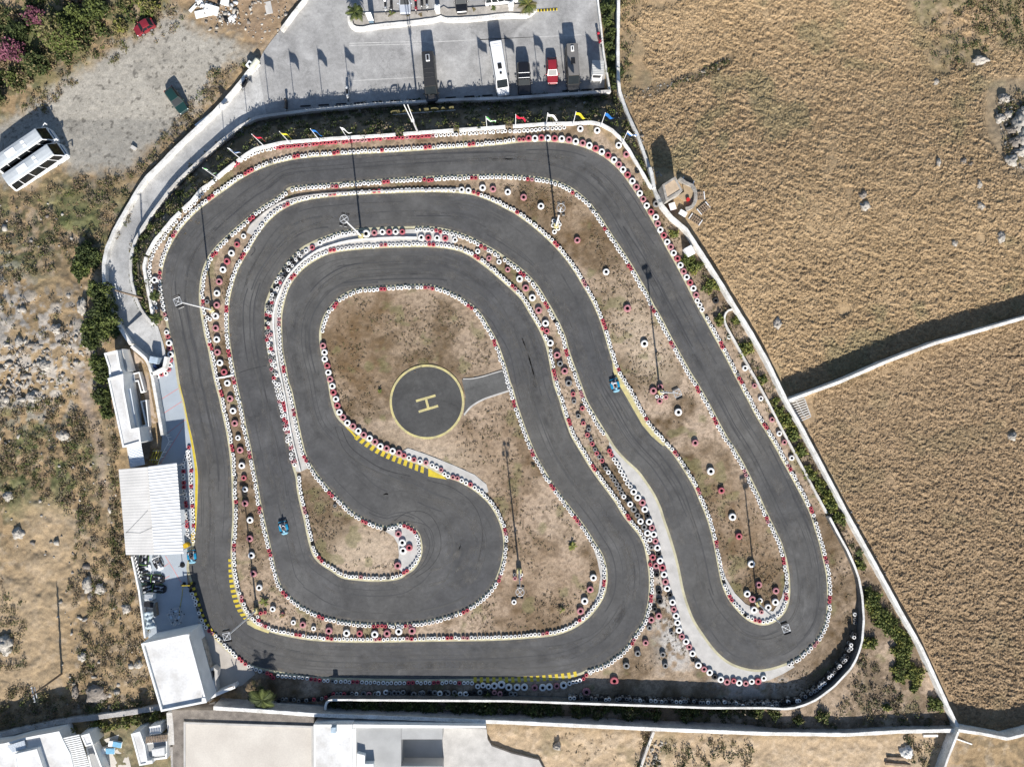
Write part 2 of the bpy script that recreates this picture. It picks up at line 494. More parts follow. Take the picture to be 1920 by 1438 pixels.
H = hland(PX, PY)
inL = gmask(L_S); inR = gmask(R_S)
asph = inL & ~inR
PARK = P("580,-70 570,0 548,27 527,55 508,78 494,98 484,118 470,140 462,160 479,221 580,207 705,195 855,187 955,184 1085,175 1145,171 1138,132 1132,100 1127,50 1121,0 1119,-70")
RAMP = W6 + W7[::-1][0:17] + P("470,225 484,116")
RAMPEND = P("245,645 230,622 272,585 285,607 296,612 305,640 312,668 306,690 284,701 272,671 258,659")
PITF = P("284,701 306,690 318,660 330,672 337,720 345,752 352,787 360,820 366,852 371,890 370,945 367,995 362,1030 354,1060 350,1075 352,1096 362,1118 370,1148 384,1173 402,1194 440,1232 470,1250 478,1262 440,1290 388,1312 355,1190 280,1205 262,1090 246,1040 290,1030 300,870 304,817 294,757")
FIELDN = [(x, y) for x, y in W2] + P("1840,1375 1890,1385 1925,1376 2300,1300 5000,1300 5000,-800 1160,-800")
paved = asph | gmask(PARK) | gmask(RAMP) | gmask(RAMPEND) | gmask(PITF)
TERR = P("312,1345 590,1357 910,1366 915,1395 960,1420 1030,1440 1030,1900 300,1900")
field = gmask(FIELDN)
n_big = fbm(PX, PY, 130, 3, 3); n_mid = fbm(PX, PY, 38, 3, 5); n_sm = fbm(PX, PY, 11, 3, 9); n_xs = fbm(PX, PY, 4.5, 2, 21)

def mixc(c, t, col):
    t = t[..., None]
    return c * (1 - t) + np.array(col, np.float32) * t
C = np.zeros(PX.shape + (3,), np.float32) + np.array((0.29, 0.208, 0.12), np.float32)
# left hillside: dry earth, straw and grey stone, olive patches
C = mixc(C, ss(.45, .7, n_mid) * .75, (0.33, 0.24, 0.14))
C = mixc(C, ss(.5, .62, n_sm) * .55, (0.13, 0.105, 0.07))
C = mixc(C, ss(.56, .72, fbm(PX, PY, 16, 3, 31)) * .35, (0.40, 0.34, 0.27))
olive = blur(gmask(P("80,370 150,330 240,380 240,440 190,480 110,470 60,520 -40,530 -40,380")) | gmask(P("110,40 330,-60 470,-60 330,10 260,50 200,80 100,150 0,220 -60,240 -60,-60 60,-60")) | gmask(P("0,760 120,760 190,860 180,960 60,930 -40,1000 -40,780")), 14)
C = mixc(C, olive * ss(.42, .6, n_mid) * .8, (0.115, 0.135, 0.055))
C = mixc(C, olive * ss(.5, .65, n_sm) * .6, (0.06, 0.075, 0.03))
straw = blur(gmask(P("60,930 130,950 150,1060 100,1120 130,1280 60,1330 -40,1320 -40,1090 40,1060")), 14)
C = mixc(C, straw * (.45 + .45 * n_mid), (0.37, 0.28, 0.18))
stony = blur(gmask(P("-40,640 60,620 130,600 190,640 170,720 100,790 -40,770")) | gmask(P("-40,400 60,560 170,560 160,650 -40,640")), 14)
C = mixc(C, stony * ss(.48, .62, n_sm) * .8, (0.46, 0.42, 0.37))
pathm = blur(seg_dist(PX.ravel(), PY.ravel(), P("150,700 163,760 178,800 190,850 190,930")).reshape(PX.shape) < 7, 3)
C = mixc(C, pathm * .8, (0.30, 0.235, 0.19))
# reddish rubble verge by the gravel yard
rub = blur(gmask(P("345,-20 380,40 450,60 480,95 520,70 575,-20")), 6)
C = mixc(C, rub * (.5 + .5 * n_sm), (0.27, 0.19, 0.125))
# gravel yard
GRAV = P("484,116 470,92 440,74 400,66 372,58 345,30 318,12 300,36 270,58 230,80 160,128 105,160 60,198 20,222 -60,262 -60,330 0,345 110,300 132,315 175,325 222,318 245,318 262,296 290,268 325,250 350,222 376,205 392,170 404,140 440,112 470,118")
grav = blur(gmask(GRAV), 5)
grav = np.clip(grav + (n_sm - .5) * .9 * (grav > 0.03) * (grav < .97), 0, 1)
gcol = np.array((0.345, 0.32, 0.275), np.float32) * (0.90 + .2 * n_mid)[..., None]
gcol = gcol * (1 - .5 * ss(.70, .78, fbm(PX, PY, 6, 2, 77)))[..., None]
gcol = gcol * (1 - .15 * ss(.55, .7, fbm(PX, PY, 60, 3, 78)))[..., None]
C = C * (1 - grav[..., None]) + gcol * grav[..., None]
# embankment below the track wall
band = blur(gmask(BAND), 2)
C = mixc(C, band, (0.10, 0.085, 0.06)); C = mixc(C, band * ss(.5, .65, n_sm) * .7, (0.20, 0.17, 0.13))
# islands and verges round the track: pale pinkish earth with brown dead grass
RIM = P("291,608 269,500 322,412 440,305 530,267 1110,229 1222,354 1310,467 1410,625 1477,755 1590,965 1799,1367 1590,1377 955,1354 480,1332 440,1290 300,1300 330,1100 350,700")
rim = blur(gmask(RIM), 2)
soil = np.zeros_like(C) + np.array((0.345, 0.262, 0.185), np.float32)
soil = mixc(soil, ss(.35, .7, n_big) * .6, (0.47, 0.365, 0.275))
brown = ss(.40, .62, n_mid * .55 + fbm(PX, PY, 90, 2, 40) * .45)
isl = blur(gmask(P("600,560 700,538 850,545 950,700 900,730 860,710 830,690 770,690 730,740 700,780 640,760 610,660")), 10)
isl2 = blur(gmask(P("840,800 960,740 1010,880 1000,1000 1130,1060 1120,1150 960,1190 880,1160 940,1050 930,950 880,880 830,840")), 10)
soil = mixc(soil, np.clip(brown * 1.0 + isl * .45 * (0.4 + n_mid), 0, 1) * (.35 + .9 * n_sm), (0.135, 0.094, 0.055))
soil = mixc(soil, ss(.52, .66, n_xs) * .55, (0.12, 0.09, 0.06))
soil = mixc(soil, isl2 * .3, (0.27, 0.185, 0.12))
rust = blur(gmask(P('615,590 660,560 760,555 740,600 690,640 720,680 700,740 650,760 625,720 608,660')) | gmask(P('1290,860 1390,900 1450,1030 1460,1090 1400,1100 1340,980')) | gmask(P('980,350 1060,360 1130,450 1110,500 1060,430')), 16)
soil = mixc(soil, rust * (.25 + .8 * n_sm), (0.155, 0.098, 0.05))
pale = blur(gmask(P('640,1000 720,990 740,1030 700,1070 640,1060 620,1030')) | gmask(P('1140,560 1190,560 1270,700 1230,720 1190,690')) | gmask(P('700,765 760,820 850,840 900,880 880,895 790,850 720,820')), 12)
soil = mixc(soil, pale * (.35 + .6 * n_mid), (0.50, 0.405, 0.30))
soil = mixc(soil, ss(.64, .74, fbm(PX, PY, 30, 3, 61)) * .5, (0.16, 0.155, 0.07))
whity = blur(gmask(P("1215,1050 1235,1060 1275,1170 1310,1235 1250,1270 1232,1180")) | gmask(P("1330,1262 1400,1275 1500,1268 1440,1300 1340,1300")), 8)
soil = mixc(soil, whity * ss(.35, .6, n_sm) * .9, (0.50, 0.48, 0.45))
C = C * (1 - rim[..., None]) + soil * rim[..., None]
# planted strip inside the boundary wall, dark loam where shrubs stand
strip = blur(gmask(P("1300,470 1350,540 1477,770 1600,1000 1790,1366 1440,1374 1100,1358 610,1340 610,1316 960,1318 1340,1330 1480,1332 1560,1292 1610,1230 1620,1150 1600,1060 1550,960 1440,750 1370,600")), 4)
C = mixc(C, strip * ss(.42, .6, n_mid) * .7, (0.17, 0.13, 0.09)); C = mixc(C, strip * ss(.55, .7, n_sm) * .5, (0.44, 0.34, 0.25))
# land south of the boundary wall
south = blur(gmask(P("915,1362 1435,1383 1590,1385 1797,1375 1780,1440 1700,2000 900,2000")), 3)
C = mixc(C, south, (0.42, 0.315, 0.205)); C = mixc(C, south * ss(.55, .7, n_mid) * .7, (0.25, 0.20, 0.12)); C = mixc(C, south * ss(.5, .68, n_sm) * .35, (0.56, 0.45, 0.33))
southw = blur(gmask(P("-60,1372 60,1362 180,1345 310,1333 345,1340 345,1500 -60,1500")), 3)
C = mixc(C, southw * (.4 + .6 * n_sm), (0.16, 0.15, 0.09))
# green strip beside the car park
gs = blur(gmask(P("1122,-60 1158,-60 1158,170 1145,172 1134,110")), 2)
C = mixc(C, gs, (0.08, 0.085, 0.04)); C = mixc(C, gs * ss(.5, .65, n_sm) * .7, (0.13, 0.15, 0.06))
# straw field, a little browner below the cross wall
fm = blur(field, 2)
fc = np.zeros_like(C) + np.array((0.36, 0.258, 0.15), np.float32)
fc = mixc(fc, ss(.35, .65, n_mid) * .55, (0.42, 0.305, 0.182))
fc = mixc(fc, ss(.5, .75, n_big) * .45, (0.33, 0.235, 0.14))
fc = mixc(fc, ss(.62, .74, fbm(PX, PY, 75, 4, 88)) * .6, (0.235, 0.205, 0.115))
lowf = blur(gmask(P("1480,751 1920,596 5000,-200 5000,1300 1925,1376 1890,1385 1799,1367 1590,965")), 4)
fc = mixc(fc, lowf * .6, (0.305, 0.22, 0.14))
ne = blur(gmask(P("1705,-60 1710,30 1740,60 1745,160 1800,150 1850,100 2000,60 2000,-60")), 14)
fc = mixc(fc, ne * ss(.38, .55, n_mid) * .75, (0.16, 0.14, 0.075)); fc = mixc(fc, ne * ss(.5, .66, n_sm) * .5, (0.34, 0.26, 0.18))
edge = blur(gmask(P("1160,-60 1300,-60 1290,10 1190,20 1185,60 1240,150 1180,190 1165,150")), 8)
fc = mixc(fc, edge * ss(.4, .6, n_mid) * .7, (0.19, 0.155, 0.10))
rim_e = blur(gmask(P("1850,150 1990,150 1990,330 1900,320 1850,250")), 10)
fc = mixc(fc, rim_e * .6, (0.24, 0.21, 0.16))
ditch = blur(seg_dist(PX.ravel(), PY.ravel(), P("1228,167 1262,157 1300,146 1340,131 1376,108")).reshape(PX.shape) < 5, 2)
fc = mixc(fc, ditch * .85, (0.085, 0.07, 0.045))
C = C * (1 - fm[..., None]) + fc * fm[..., None]
C *= (0.86 + .28 * n_xs)[..., None]

far = np.clip(np.maximum(np.maximum(-100 - PX, PX - 2020), np.maximum(-100 - PY, PY - 1540)) / 60, 0, 1)
C = mixc(C, far, (0.33, 0.25, 0.15))
rough_amp = 0.10 * (1 - rim) + 0.05 * rim
rough_amp = np.where(gmask(GRAV), 0.03, rough_amp)
Z = H + (n_sm - .5) * 2 * rough_amp + (n_mid - .5) * 0.35 * (1 - rim) * (1 - grav) + (n_xs - .5) * 0.05
scrubz = (PX < 250) & (PY > 380)
Z = Z + np.where(scrubz, (fbm(PX, PY, 22, 3, 55) - .5) * 0.4 * ss(250, 180, PX), 0)
Z = np.where(rim > .5, H - 0.07 + (n_sm - .5) * .10 + (n_xs - .5) * .07, Z)
pm = blur(paved, 1) > 0.02
Z = np.where(pm, np.minimum(Z, H - 0.06), Z)
Z = np.where(paved, H - 0.12, Z)
Z = Z * (1 - far) + H * far
k = (1 - Z / CAMH) / PPM
VX = (PX - CX) * k; VY = (CY - PY) * k
nx, ny = len(AX), len(AY)
idx = np.arange(nx * ny).reshape(ny, nx)
quads = np.stack([idx[1:, :-1], idx[1:, 1:], idx[:-1, 1:], idx[:-1, :-1]], -1)
M_ground = tint_mat('dry_earth', 0.95, 0.22, 7.0, 0.6, 11.0, 0.10)
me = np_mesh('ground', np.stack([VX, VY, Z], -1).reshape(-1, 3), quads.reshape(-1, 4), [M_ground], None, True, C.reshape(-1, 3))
ground = link_mesh('ground', me, None, 'structure')

# ------------------------------------------------------------------ dry grass of the straw field: tufted sheet over the soil
ffull = field & (seg_dist(PX.ravel(), PY.ravel(), W2[1:]).reshape(PX.shape) > 9) & (seg_dist(PX.ravel(), PY.ravel(), W3).reshape(PX.shape) > 4)
bare = (fbm(PX, PY, 45, 3, 99) > .86) | gmask(P("1225,325 1245,315 1300,340 1325,390 1310,430 1290,425 1250,395")) | gmask(P("1480,752 1520,737 1530,790 1500,797")) | (ne * n_mid > .33) | (rim_e > .45) | (edge * n_mid > .26)
bare |= seg_dist(PX.ravel(), PY.ravel(), P("1232,166 1262,155 1300,143 1340,128 1372,108")).reshape(PX.shape) < 6
# skewed, wind-combed tufts on a finer grid
GX = np.arange(1136, 1972, 1.35); GY = np.arange(-50, 1484, 1.35)
FX, FY = np.meshgrid(GX, GY)
ci = np.clip(np.searchsorted(AX, GX), 1, len(AX) - 1); cj = np.clip(np.searchsorted(AY, GY), 1, len(AY) - 1)
def fine(a): return a[np.ix_(cj, ci)]
gmsk = fine(blur(ffull & ~bare, 1)) > .55
u = FX * 0.94 + FY * 0.34; w_ = -FX * 0.34 + FY * 0.94
warp = (fbm(FX, FY, 20, 2, 64) - .5) * 10
tuft = fbm(u / 1.5 + warp, w_ + warp * .6, 5.2, 4, 71, .66)
tuft2 = vnoise(FX / 2.1, FY / 1.7, 72)
amp = (0.15 + 0.15 * fine(n_big)) * np.where(fine(lowf) > .5, 0.85, 1.0)
fH = hland(FX, FY)
soft = fine(blur(ffull & ~bare, 2))
gz = fH + 0.02 + amp * np.clip((tuft - .2) * 2.0, 0, 1.6) * soft + .17 * (tuft2 - .5) * soft - .25 * (1 - soft)
gidx = np.arange(FX.size).reshape(FX.shape)
gquads = np.stack([gidx[1:, :-1], gidx[1:, 1:], gidx[:-1, 1:], gidx[:-1, :-1]], -1)
sel = gquads[gmsk[1:, :-1] & gmsk[1:, 1:] & gmsk[:-1, 1:] & gmsk[:-1, :-1]]
used, inv = np.unique(sel.ravel(), return_inverse=True)
kk = (1 - gz.ravel()[used] / CAMH) / PPM
gv = np.stack([(FX.ravel()[used] - CX) * kk, (CY - FY.ravel()[used]) * kk, gz.ravel()[used]], -1)
gc = mixc(fine(fc), ss(.6, .3, tuft) * .3, (0.20, 0.14, 0.075)) * (0.84 + .3 * tuft2)[..., None]
M_grass = tint_mat('straw', 0.95, 0.28, 10.0, 0.7, 16.0, 0.08)
me = np_mesh('dry_grass', gv, inv.reshape(-1, 4), [M_grass], None, True, gc.reshape(-1, 3)[used])
go = link_mesh('dry_grass', me, None, 'stuff')
go['label'] = 'golden dry grass covering the field beyond the boundary wall'

# upright straw blades in the field
gsel = np.argwhere(gmsk)
nb = 190000
pk = gsel[rng.integers(0, len(gsel), nb)]
bpx = GX[pk[:, 1]] + rng.uniform(-.7, .7, nb); bpy_ = GY[pk[:, 0]] + rng.uniform(-.7, .7, nb)
zb_ = gz[pk[:, 0], pk[:, 1]] - .03; hb = rng.uniform(.08, .26, nb) * (0.5 + tuft[pk[:, 0], pk[:, 1]])
kb_ = (1 - zb_ / CAMH) / PPM
bx_ = (bpx - CX) * kb_; by_ = (CY - bpy_) * kb_
aa = rng.uniform(0, 6.283, nb); la = rng.normal(.5, .9, nb); wd = rng.uniform(.025, .06, nb)
ln = hb * rng.uniform(.3, 1.1, nb)
p0 = np.stack([bx_ - np.cos(aa) * wd, by_ - np.sin(aa) * wd, zb_], 1); p1 = np.stack([bx_ + np.cos(aa) * wd, by_ + np.sin(aa) * wd, zb_], 1)
p2 = np.stack([bx_ + np.cos(la) * ln, by_ + np.sin(la) * ln, zb_ + hb], 1)
bv = np.stack([p0, p1, p2], 1).reshape(-1, 3)
bc = np.repeat(gc[pk[:, 0], pk[:, 1]] * rng.uniform(.65, 1.3, (nb, 1)), 3, 0)
me = np_mesh('straw_blades', bv, np.arange(3 * nb).reshape(-1, 3), [M_grass], None, False, bc)
so = link_mesh('straw_blades', me, None, 'stuff')
so['label'] = 'loose straw blades standing in the golden field'
# ------------------------------------------------------------------ paved sheets
def sheet(name, polys, z, m, kind='structure', thick=None):
    """flat sheet from photo outline(s); later outlines are holes"""
    pl = [[Vector((*G(x, y, z)[:2], 0)) for x, y in q] for q in polys]
    tri = tessellate_polygon(pl)
    flat = [p for q in pl for p in q]
    fs = []
    for t in tri:
        a, b, c = (flat[i] for i in t)
        cr = (b - a).x * (c - a).y - (b - a).y * (c - a).x
        if abs(cr) < 1e-9: continue
        fs.append(tuple(t) if cr > 0 else tuple(t[::-1]))
    mb = MB(); mb.add([(p.x, p.y, z) for p in flat], fs)
    if thick:
        b = 0
        for q in pl:
            n = len(q)
            mb.add([(p.x, p.y, z) for p in q] + [(p.x, p.y, z - thick) for p in q], [(i, (i + 1) % n, n + (i + 1) % n, n + i) for i in range(n)])
    return mb.build(name, m, None, kind)

def ribbon(pts, o0, o1, z, closed=False, mb=None, m=0):
    """strip between two sideways offsets (photo px, + = left of travel)"""
    p = np.array(pts, float); n = normals2d(p, closed)
    a = p + n * o0; b = p + n * o1
    N = len(p); mb = mb or MB()
    vs = [G(x, y, z) for x, y in a] + [G(x, y, z) for x, y in b]
    rg = range(N if closed else N - 1)
    fs = []
    for i in rg:
        j = (i + 1) % N
        q = (i, j, N + j, N + i)
        A, B, Cc = (Vector(vs[t]) for t in q[:3])
        if (B - A).cross(Cc - A).z < 0: q = q[::-1]
        fs.append(q)
    mb.add(vs, fs, m)
    return mb

def asphalt_mat(name, base, warm):
    m = bpy.data.materials.new(name); m.use_nodes = True
    t = m.node_tree; N = t.nodes; Lk = t.links
    b = N['Principled BSDF']; b.inputs['Roughness'].default_value = 0.82; b.inputs['Specular IOR Level'].default_value = 0.25
    tc = N.new('ShaderNodeTexCoord')
    last = None
    def nz(scale, det, lo, hi, a, b_, dist=0.0):
        n = N.new('ShaderNodeTexNoise'); n.inputs['Scale'].default_value = scale; n.inputs['Detail'].default_value = det
        n.inputs['Distortion'].default_value = dist
        Lk.new(tc.outputs['Object'], n.inputs['Vector'])
        r = N.new('ShaderNodeMapRange'); r.inputs[1].default_value = lo; r.inputs[2].default_value = hi; r.inputs[3].default_value = a; r.inputs[4].default_value = b_
        Lk.new(n.outputs['Fac'], r.inputs[0]); return r.outputs[0]
    big = nz(0.045, 4, .35, .65, 0, 1)
    mx = N.new('ShaderNodeMix'); mx.data_type = 'RGBA'
    mx.inputs[6].default_value = (*base, 1); mx.inputs[7].default_value = (*warm, 1); Lk.new(big, mx.inputs[0]); last = mx.outputs[2]
    for args in ((0.35, 5, .3, .7, .80, 1.22, .8), (0.11, 6, .52, .7, 1.0, 1.28, 1.2), (2.2, 5, .35, .7, .92, 1.10), (14, 3, .3, .7, .86, 1.16), (55, 2, .3, .7, .8, 1.22)):
        f = nz(*args)
        vm = N.new('ShaderNodeMix'); vm.data_type = 'RGBA'; vm.blend_type = 'MULTIPLY'; vm.inputs[0].default_value = 1
        Lk.new(last, vm.inputs[6]); Lk.new(f, vm.inputs[7]); last = vm.outputs[2]
    # tar cracks and paler scuffs
    vo = N.new('ShaderNodeTexVoronoi'); vo.feature = 'DISTANCE_TO_EDGE'; vo.inputs['Scale'].default_value = 0.11
    wv = N.new('ShaderNodeTexNoise'); wv.inputs['Scale'].default_value = 0.5; wv.inputs['Detail'].default_value = 5
    Lk.new(tc.outputs['Object'], wv.inputs['Vector'])
    va = N.new('ShaderNodeVectorMath'); va.operation = 'MULTIPLY_ADD'; va.inputs[1].default_value = (3, 3, 3)
    Lk.new(wv.outputs['Color'], va.inputs[0]); Lk.new(tc.outputs['Object'], va.inputs[2]); Lk.new(va.outputs[0], vo.inputs['Vector'])
    cr = N.new('ShaderNodeMapRange'); cr.inputs[1].default_value = 0.0; cr.inputs[2].default_value = 0.006; cr.inputs[3].default_value = 0.80; cr.inputs[4].default_value = 1.0
    Lk.new(vo.outputs['Distance'], cr.inputs[0])
    vm = N.new('ShaderNodeMix'); vm.data_type = 'RGBA'; vm.blend_type = 'MULTIPLY'; vm.inputs[0].default_value = 1
    Lk.new(last, vm.inputs[6]); Lk.new(cr.outputs[0], vm.inputs[7]); last = vm.outputs[2]
    sc_ = nz(0.9, 8, .62, .78, 0, .35)
    sm = N.new('ShaderNodeMix'); sm.data_type = 'RGBA'; sm.inputs[7].default_value = (0.16, 0.155, 0.15, 1)
    Lk.new(sc_, sm.inputs[0]); Lk.new(last, sm.inputs[6]); last = sm.outputs[2]
    Lk.new(last, b.inputs['Base Color'])
    n3 = N.new('ShaderNodeTexNoise'); n3.inputs['Scale'].default_value = 40; Lk.new(tc.outputs['Object'], n3.inputs['Vector'])
    bp = N.new('ShaderNodeBump'); bp.inputs['Strength'].default_value = 0.25; bp.inputs['Distance'].default_value = 0.02
    Lk.new(n3.outputs['Fac'], bp.inputs['Height']); Lk.new(bp.outputs[0], b.inputs['Normal'])
    return m
M_asph = asphalt_mat('asphalt', (0.067, 0.067, 0.069), (0.091, 0.088, 0.083))
M_asph2 = asphalt_mat('helipad_asphalt', (0.060, 0.060, 0.060), (0.072, 0.070, 0.066))

sheet('race_track', [L_S, R_S[::-1]], 0.0, M_asph, 'structure', 0.10)
# tyre-polished driving lines: worn, faintly darker rubber laid along the lanes
M_rub = mat('rubbered_asphalt', (0.054, 0.054, 0.056), 0.75, 0.1, 0.8, 0.12, 18)
M_skid = mat('skid_rubber', (0.035, 0.035, 0.036), 0.7, 0.2, 1.5, 0.3, 18)
sk = MB()
for s, hw in (("712,1000 760,962 800,962 822,990 826,1030 808,1062 780,1082", .5), ("745,975 800,985 814,1020 800,1056 770,1080", .4), ("640,800 655,835 685,860 720,880 770,893", .6), ("628,800 645,842 680,872 730,893", .4), ("795,990 806,1020 796,1052 776,1076", .4),
              ("800,900 850,915 890,950 905,1000 895,1060", .5), ("470,480 478,470 476,463", .6), ("440,702 470,692 508,684", .5)):
    ribbon(smooth(P(s), False, 8), -hw, hw, 0.004, False, sk)
sk.build('skid_marks', M_skid, None, 'structure')
# long faint streaks worn along the lanes
stk = MB()
for i in range(240):
    cv = random.choice([L_S, R_S, R_S]); a0 = random.randrange(len(cv)); ln_ = random.randrange(8, 46)
    pl_ = np.array([cv[(a0 + t) % len(cv)] for t in range(ln_)]); pl_ = pl_ + normals2d(pl_) * random.uniform(14, 74)
    if len(pl_) < 4: continue
    q_ = pl_[::3]
    if not (inside(q_[:, 0], q_[:, 1], L_PTS).all() and not inside(q_[:, 0], q_[:, 1], R_PTS).any()): continue
    if np.hypot(*(pl_[1:] - pl_[:-1]).T).min() < .8: continue
    hw_ = random.uniform(.4, 1.4)
    ribbon([tuple(v) for v in pl_], -hw_, hw_, .002 + i * 1e-5, False, stk, i % 3)
stk.build('lane_streaks', [mat('streak_dark', (.059, .059, .061), .8, .12, .6, .2, 20), mat('streak_mid', (.068, .068, .069), .8, .12, .6, .2, 20), mat('streak_pale', (.085, .083, .080), .85, .12, .6, .2, 20)], None, 'structure')

# thin layers of dust: along the lane edges and in long swept clouds
def film(name, col, amax, scale, lo, hi):
    m = mat(name, col, .9, .15, 1.5, .2, 16); t = m.node_tree; b = t.nodes['Principled BSDF']
    tc = t.nodes.new('ShaderNodeTexCoord'); n = t.nodes.new('ShaderNodeTexNoise'); n.inputs['Scale'].default_value = scale; n.inputs['Detail'].default_value = 6
    t.links.new(tc.outputs['Object'], n.inputs['Vector']); r = t.nodes.new('ShaderNodeMapRange'); r.inputs[1].default_value = lo; r.inputs[2].default_value = hi; r.inputs[4].default_value = amax
    t.links.new(n.outputs['Fac'], r.inputs[0]); t.links.new(r.outputs[0], b.inputs['Alpha']); return m
M_dust = film('lane_dust', (.26, .23, .19), .42, 1.3, .40, .72); M_cloud = film('swept_dust', (.18, .172, .16), .46, .55, .42, .70); M_poli = film('rubber_polish', (.046, .046, .048), .16, .5, .42, .72)
db = MB()
for a_, b_ in ((0, 3), (3, 6.5)): ribbon(L_S, a_, b_, .0050 + a_ * .0001, True, db); ribbon(R_S, a_, b_, .0056 + a_ * .0001, True, db)
db.build('edge_dust', M_dust, None, 'structure')
cb = MB()
for i in range(150):
    cv = random.choice([L_S, R_S]); a0 = random.randrange(len(cv)); ln_ = random.randrange(14, 60)
    pl_ = np.array([cv[(a0 + t) % len(cv)] for t in range(ln_)]); pl_ = pl_ + normals2d(pl_) * random.uniform(18, 66)
    if not (inside(pl_[::3, 0], pl_[::3, 1], L_PTS).all() and not inside(pl_[::3, 0], pl_[::3, 1], R_PTS).any()): continue
    if np.hypot(*(pl_[1:] - pl_[:-1]).T).min() < .8: continue
    hw_ = random.uniform(2, 6.5)
    ribbon([tuple(v) for v in pl_], -hw_, hw_, .0064 + i * 1.5e-5, False, cb, 0 if i % 5 < 3 else 1)
for i in range(16):
    c_ = (790 + random.uniform(-12, 12), 1010 + random.uniform(-10, 30)); r_ = random.uniform(40, 130); t0 = random.uniform(-1.2, .6); pl_ = [(c_[0] + r_ * math.cos(t), c_[1] + r_ * .8 * math.sin(t)) for t in np.linspace(t0, t0 + random.uniform(.8, 1.7), 26)]
    q_ = np.array(pl_)
    if inside(q_[:, 0], q_[:, 1], L_PTS).all() and not inside(q_[:, 0], q_[:, 1], R_PTS).any(): hw_ = random.uniform(1, 4); ribbon(pl_, -hw_, hw_, .0092 + i * 2e-5, False, cb, 0)
cb.build('swept_dust', [M_cloud, M_poli], None, 'structure')

# pale edge lines outside the asphalt
M_edge = mat('edge_line_paint', (0.50, 0.46, 0.31), 0.85, 0.15, 0.7, 0.2, 12)
eb = MB()
ribbon(L_S, 0.3, -4.2, 0.006, True, eb); ribbon(R_S, 0.3, -4.2, 0.006, True, eb)
eb.build('track_edge_lines', M_edge, None, 'structure')

# yellow kerbs
kb = MB()
def kpoly(s, z=0.011, m=0):
    pts = P(s); pl = [Vector((*G(x, y, z)[:2], z)) for x, y in pts]
    tri = tessellate_polygon([pl]); fs = []
    for t in tri:
        a, b, c = (pl[i] for i in t)
        fs.append(tuple(t) if (b - a).cross(c - a).z > 0 else tuple(t[::-1]))
    kb.add([tuple(p) for p in pl], fs, m)
kpoly("337,720 345,752 352,787 360,820 366,852 371,890 370,945 367,998 365,1000 365.5,950 366,905 365,875 359,835 351,792 344,754 336,722")
kpoly("646,799 660,808 668,818 667,822 657,810")
kpoly("803,878 831,893 838,899 803,893")
def stripes(inner, outer, n, f=0.5, z=0.011, m=0, phase=0.0):
    a = np.array(resample(smooth(P(inner), False, 8), 0.5)); b = np.array(resample(smooth(P(outer), False, 8), 0.5))
    def at(p, t):
        i = min(1, max(0, t)) * (len(p) - 1); j = int(i); j2 = min(j + 1, len(p) - 1)
        return p[j] + (p[j2] - p[j]) * (i - j)
    for i in range(n):
        t0 = (i + phase) / n; t1 = (i + phase + f) / n
        q = [at(a, t0), at(a, t1), at(b, t1), at(b, t0)]
        vs = [G(x, y, z) for x, y in q]
        A, B, Cc = (Vector(v) for v in vs[:3])
        kb.add(vs, [(0, 1, 2, 3) if (B - A).cross(Cc - A).z > 0 else (3, 2, 1, 0)], m)
stripes("671,816 682,823 705,838 730,850 760,862 785,872 800,877", "664,822 676,831 700,847 728,861 758,873 785,884 799,889", 13, .55)
stripes("433,1048 435,1075 440,1100 447,1125 456,1146 470,1164", "428,1048 429,1078 432,1105 439,1131 449,1151 462,1166", 13, .55)
stripes("888,1279 955,1279 1025,1276 1065,1272 1088,1265", "888,1269 955,1269 1025,1265 1063,1261 1086,1257", 17, .5)
kb.build('yellow_kerbs', M_yel, None, 'structure')
kb = MB()
kpoly("1148,678 1158,702 1170,722 1182,742 1197,770 1211,794 1227,814 1247,835 1243,836 1222,818 1205,798 1190,772 1174,744 1160,720 1150,697")
kpoly("462,1164 468,1163 482,1174 505,1184 503,1187 478,1178 464,1170")
kb.build('faded_yellow_kerbs', M_yelp, None, 'structure')
# raised yellow and black kerb at the pit exit
kb = MB()
seq = resample(P("359,1091 362,1098 366,1112 372,1130 379,1151 386,1166 396,1181 404,1192 410,1200"), 5.2)
for i, (a, b) in enumerate(zip(seq[:-1], seq[1:])):
    d = b - a; c = (a + b) / 2; x, y, _ = G(c[0], c[1], 0.05)
    kb.box((x, y, 0.055), (np.hypot(*d) / PPM, 0.34, 0.11), math.atan2(-d[1], d[0]), i % 2)
tag(kb.build('pit_exit_kerb', [M_yel, M_kerbk]), 'raised yellow and black kerb curving along the pit exit', 'kerb')

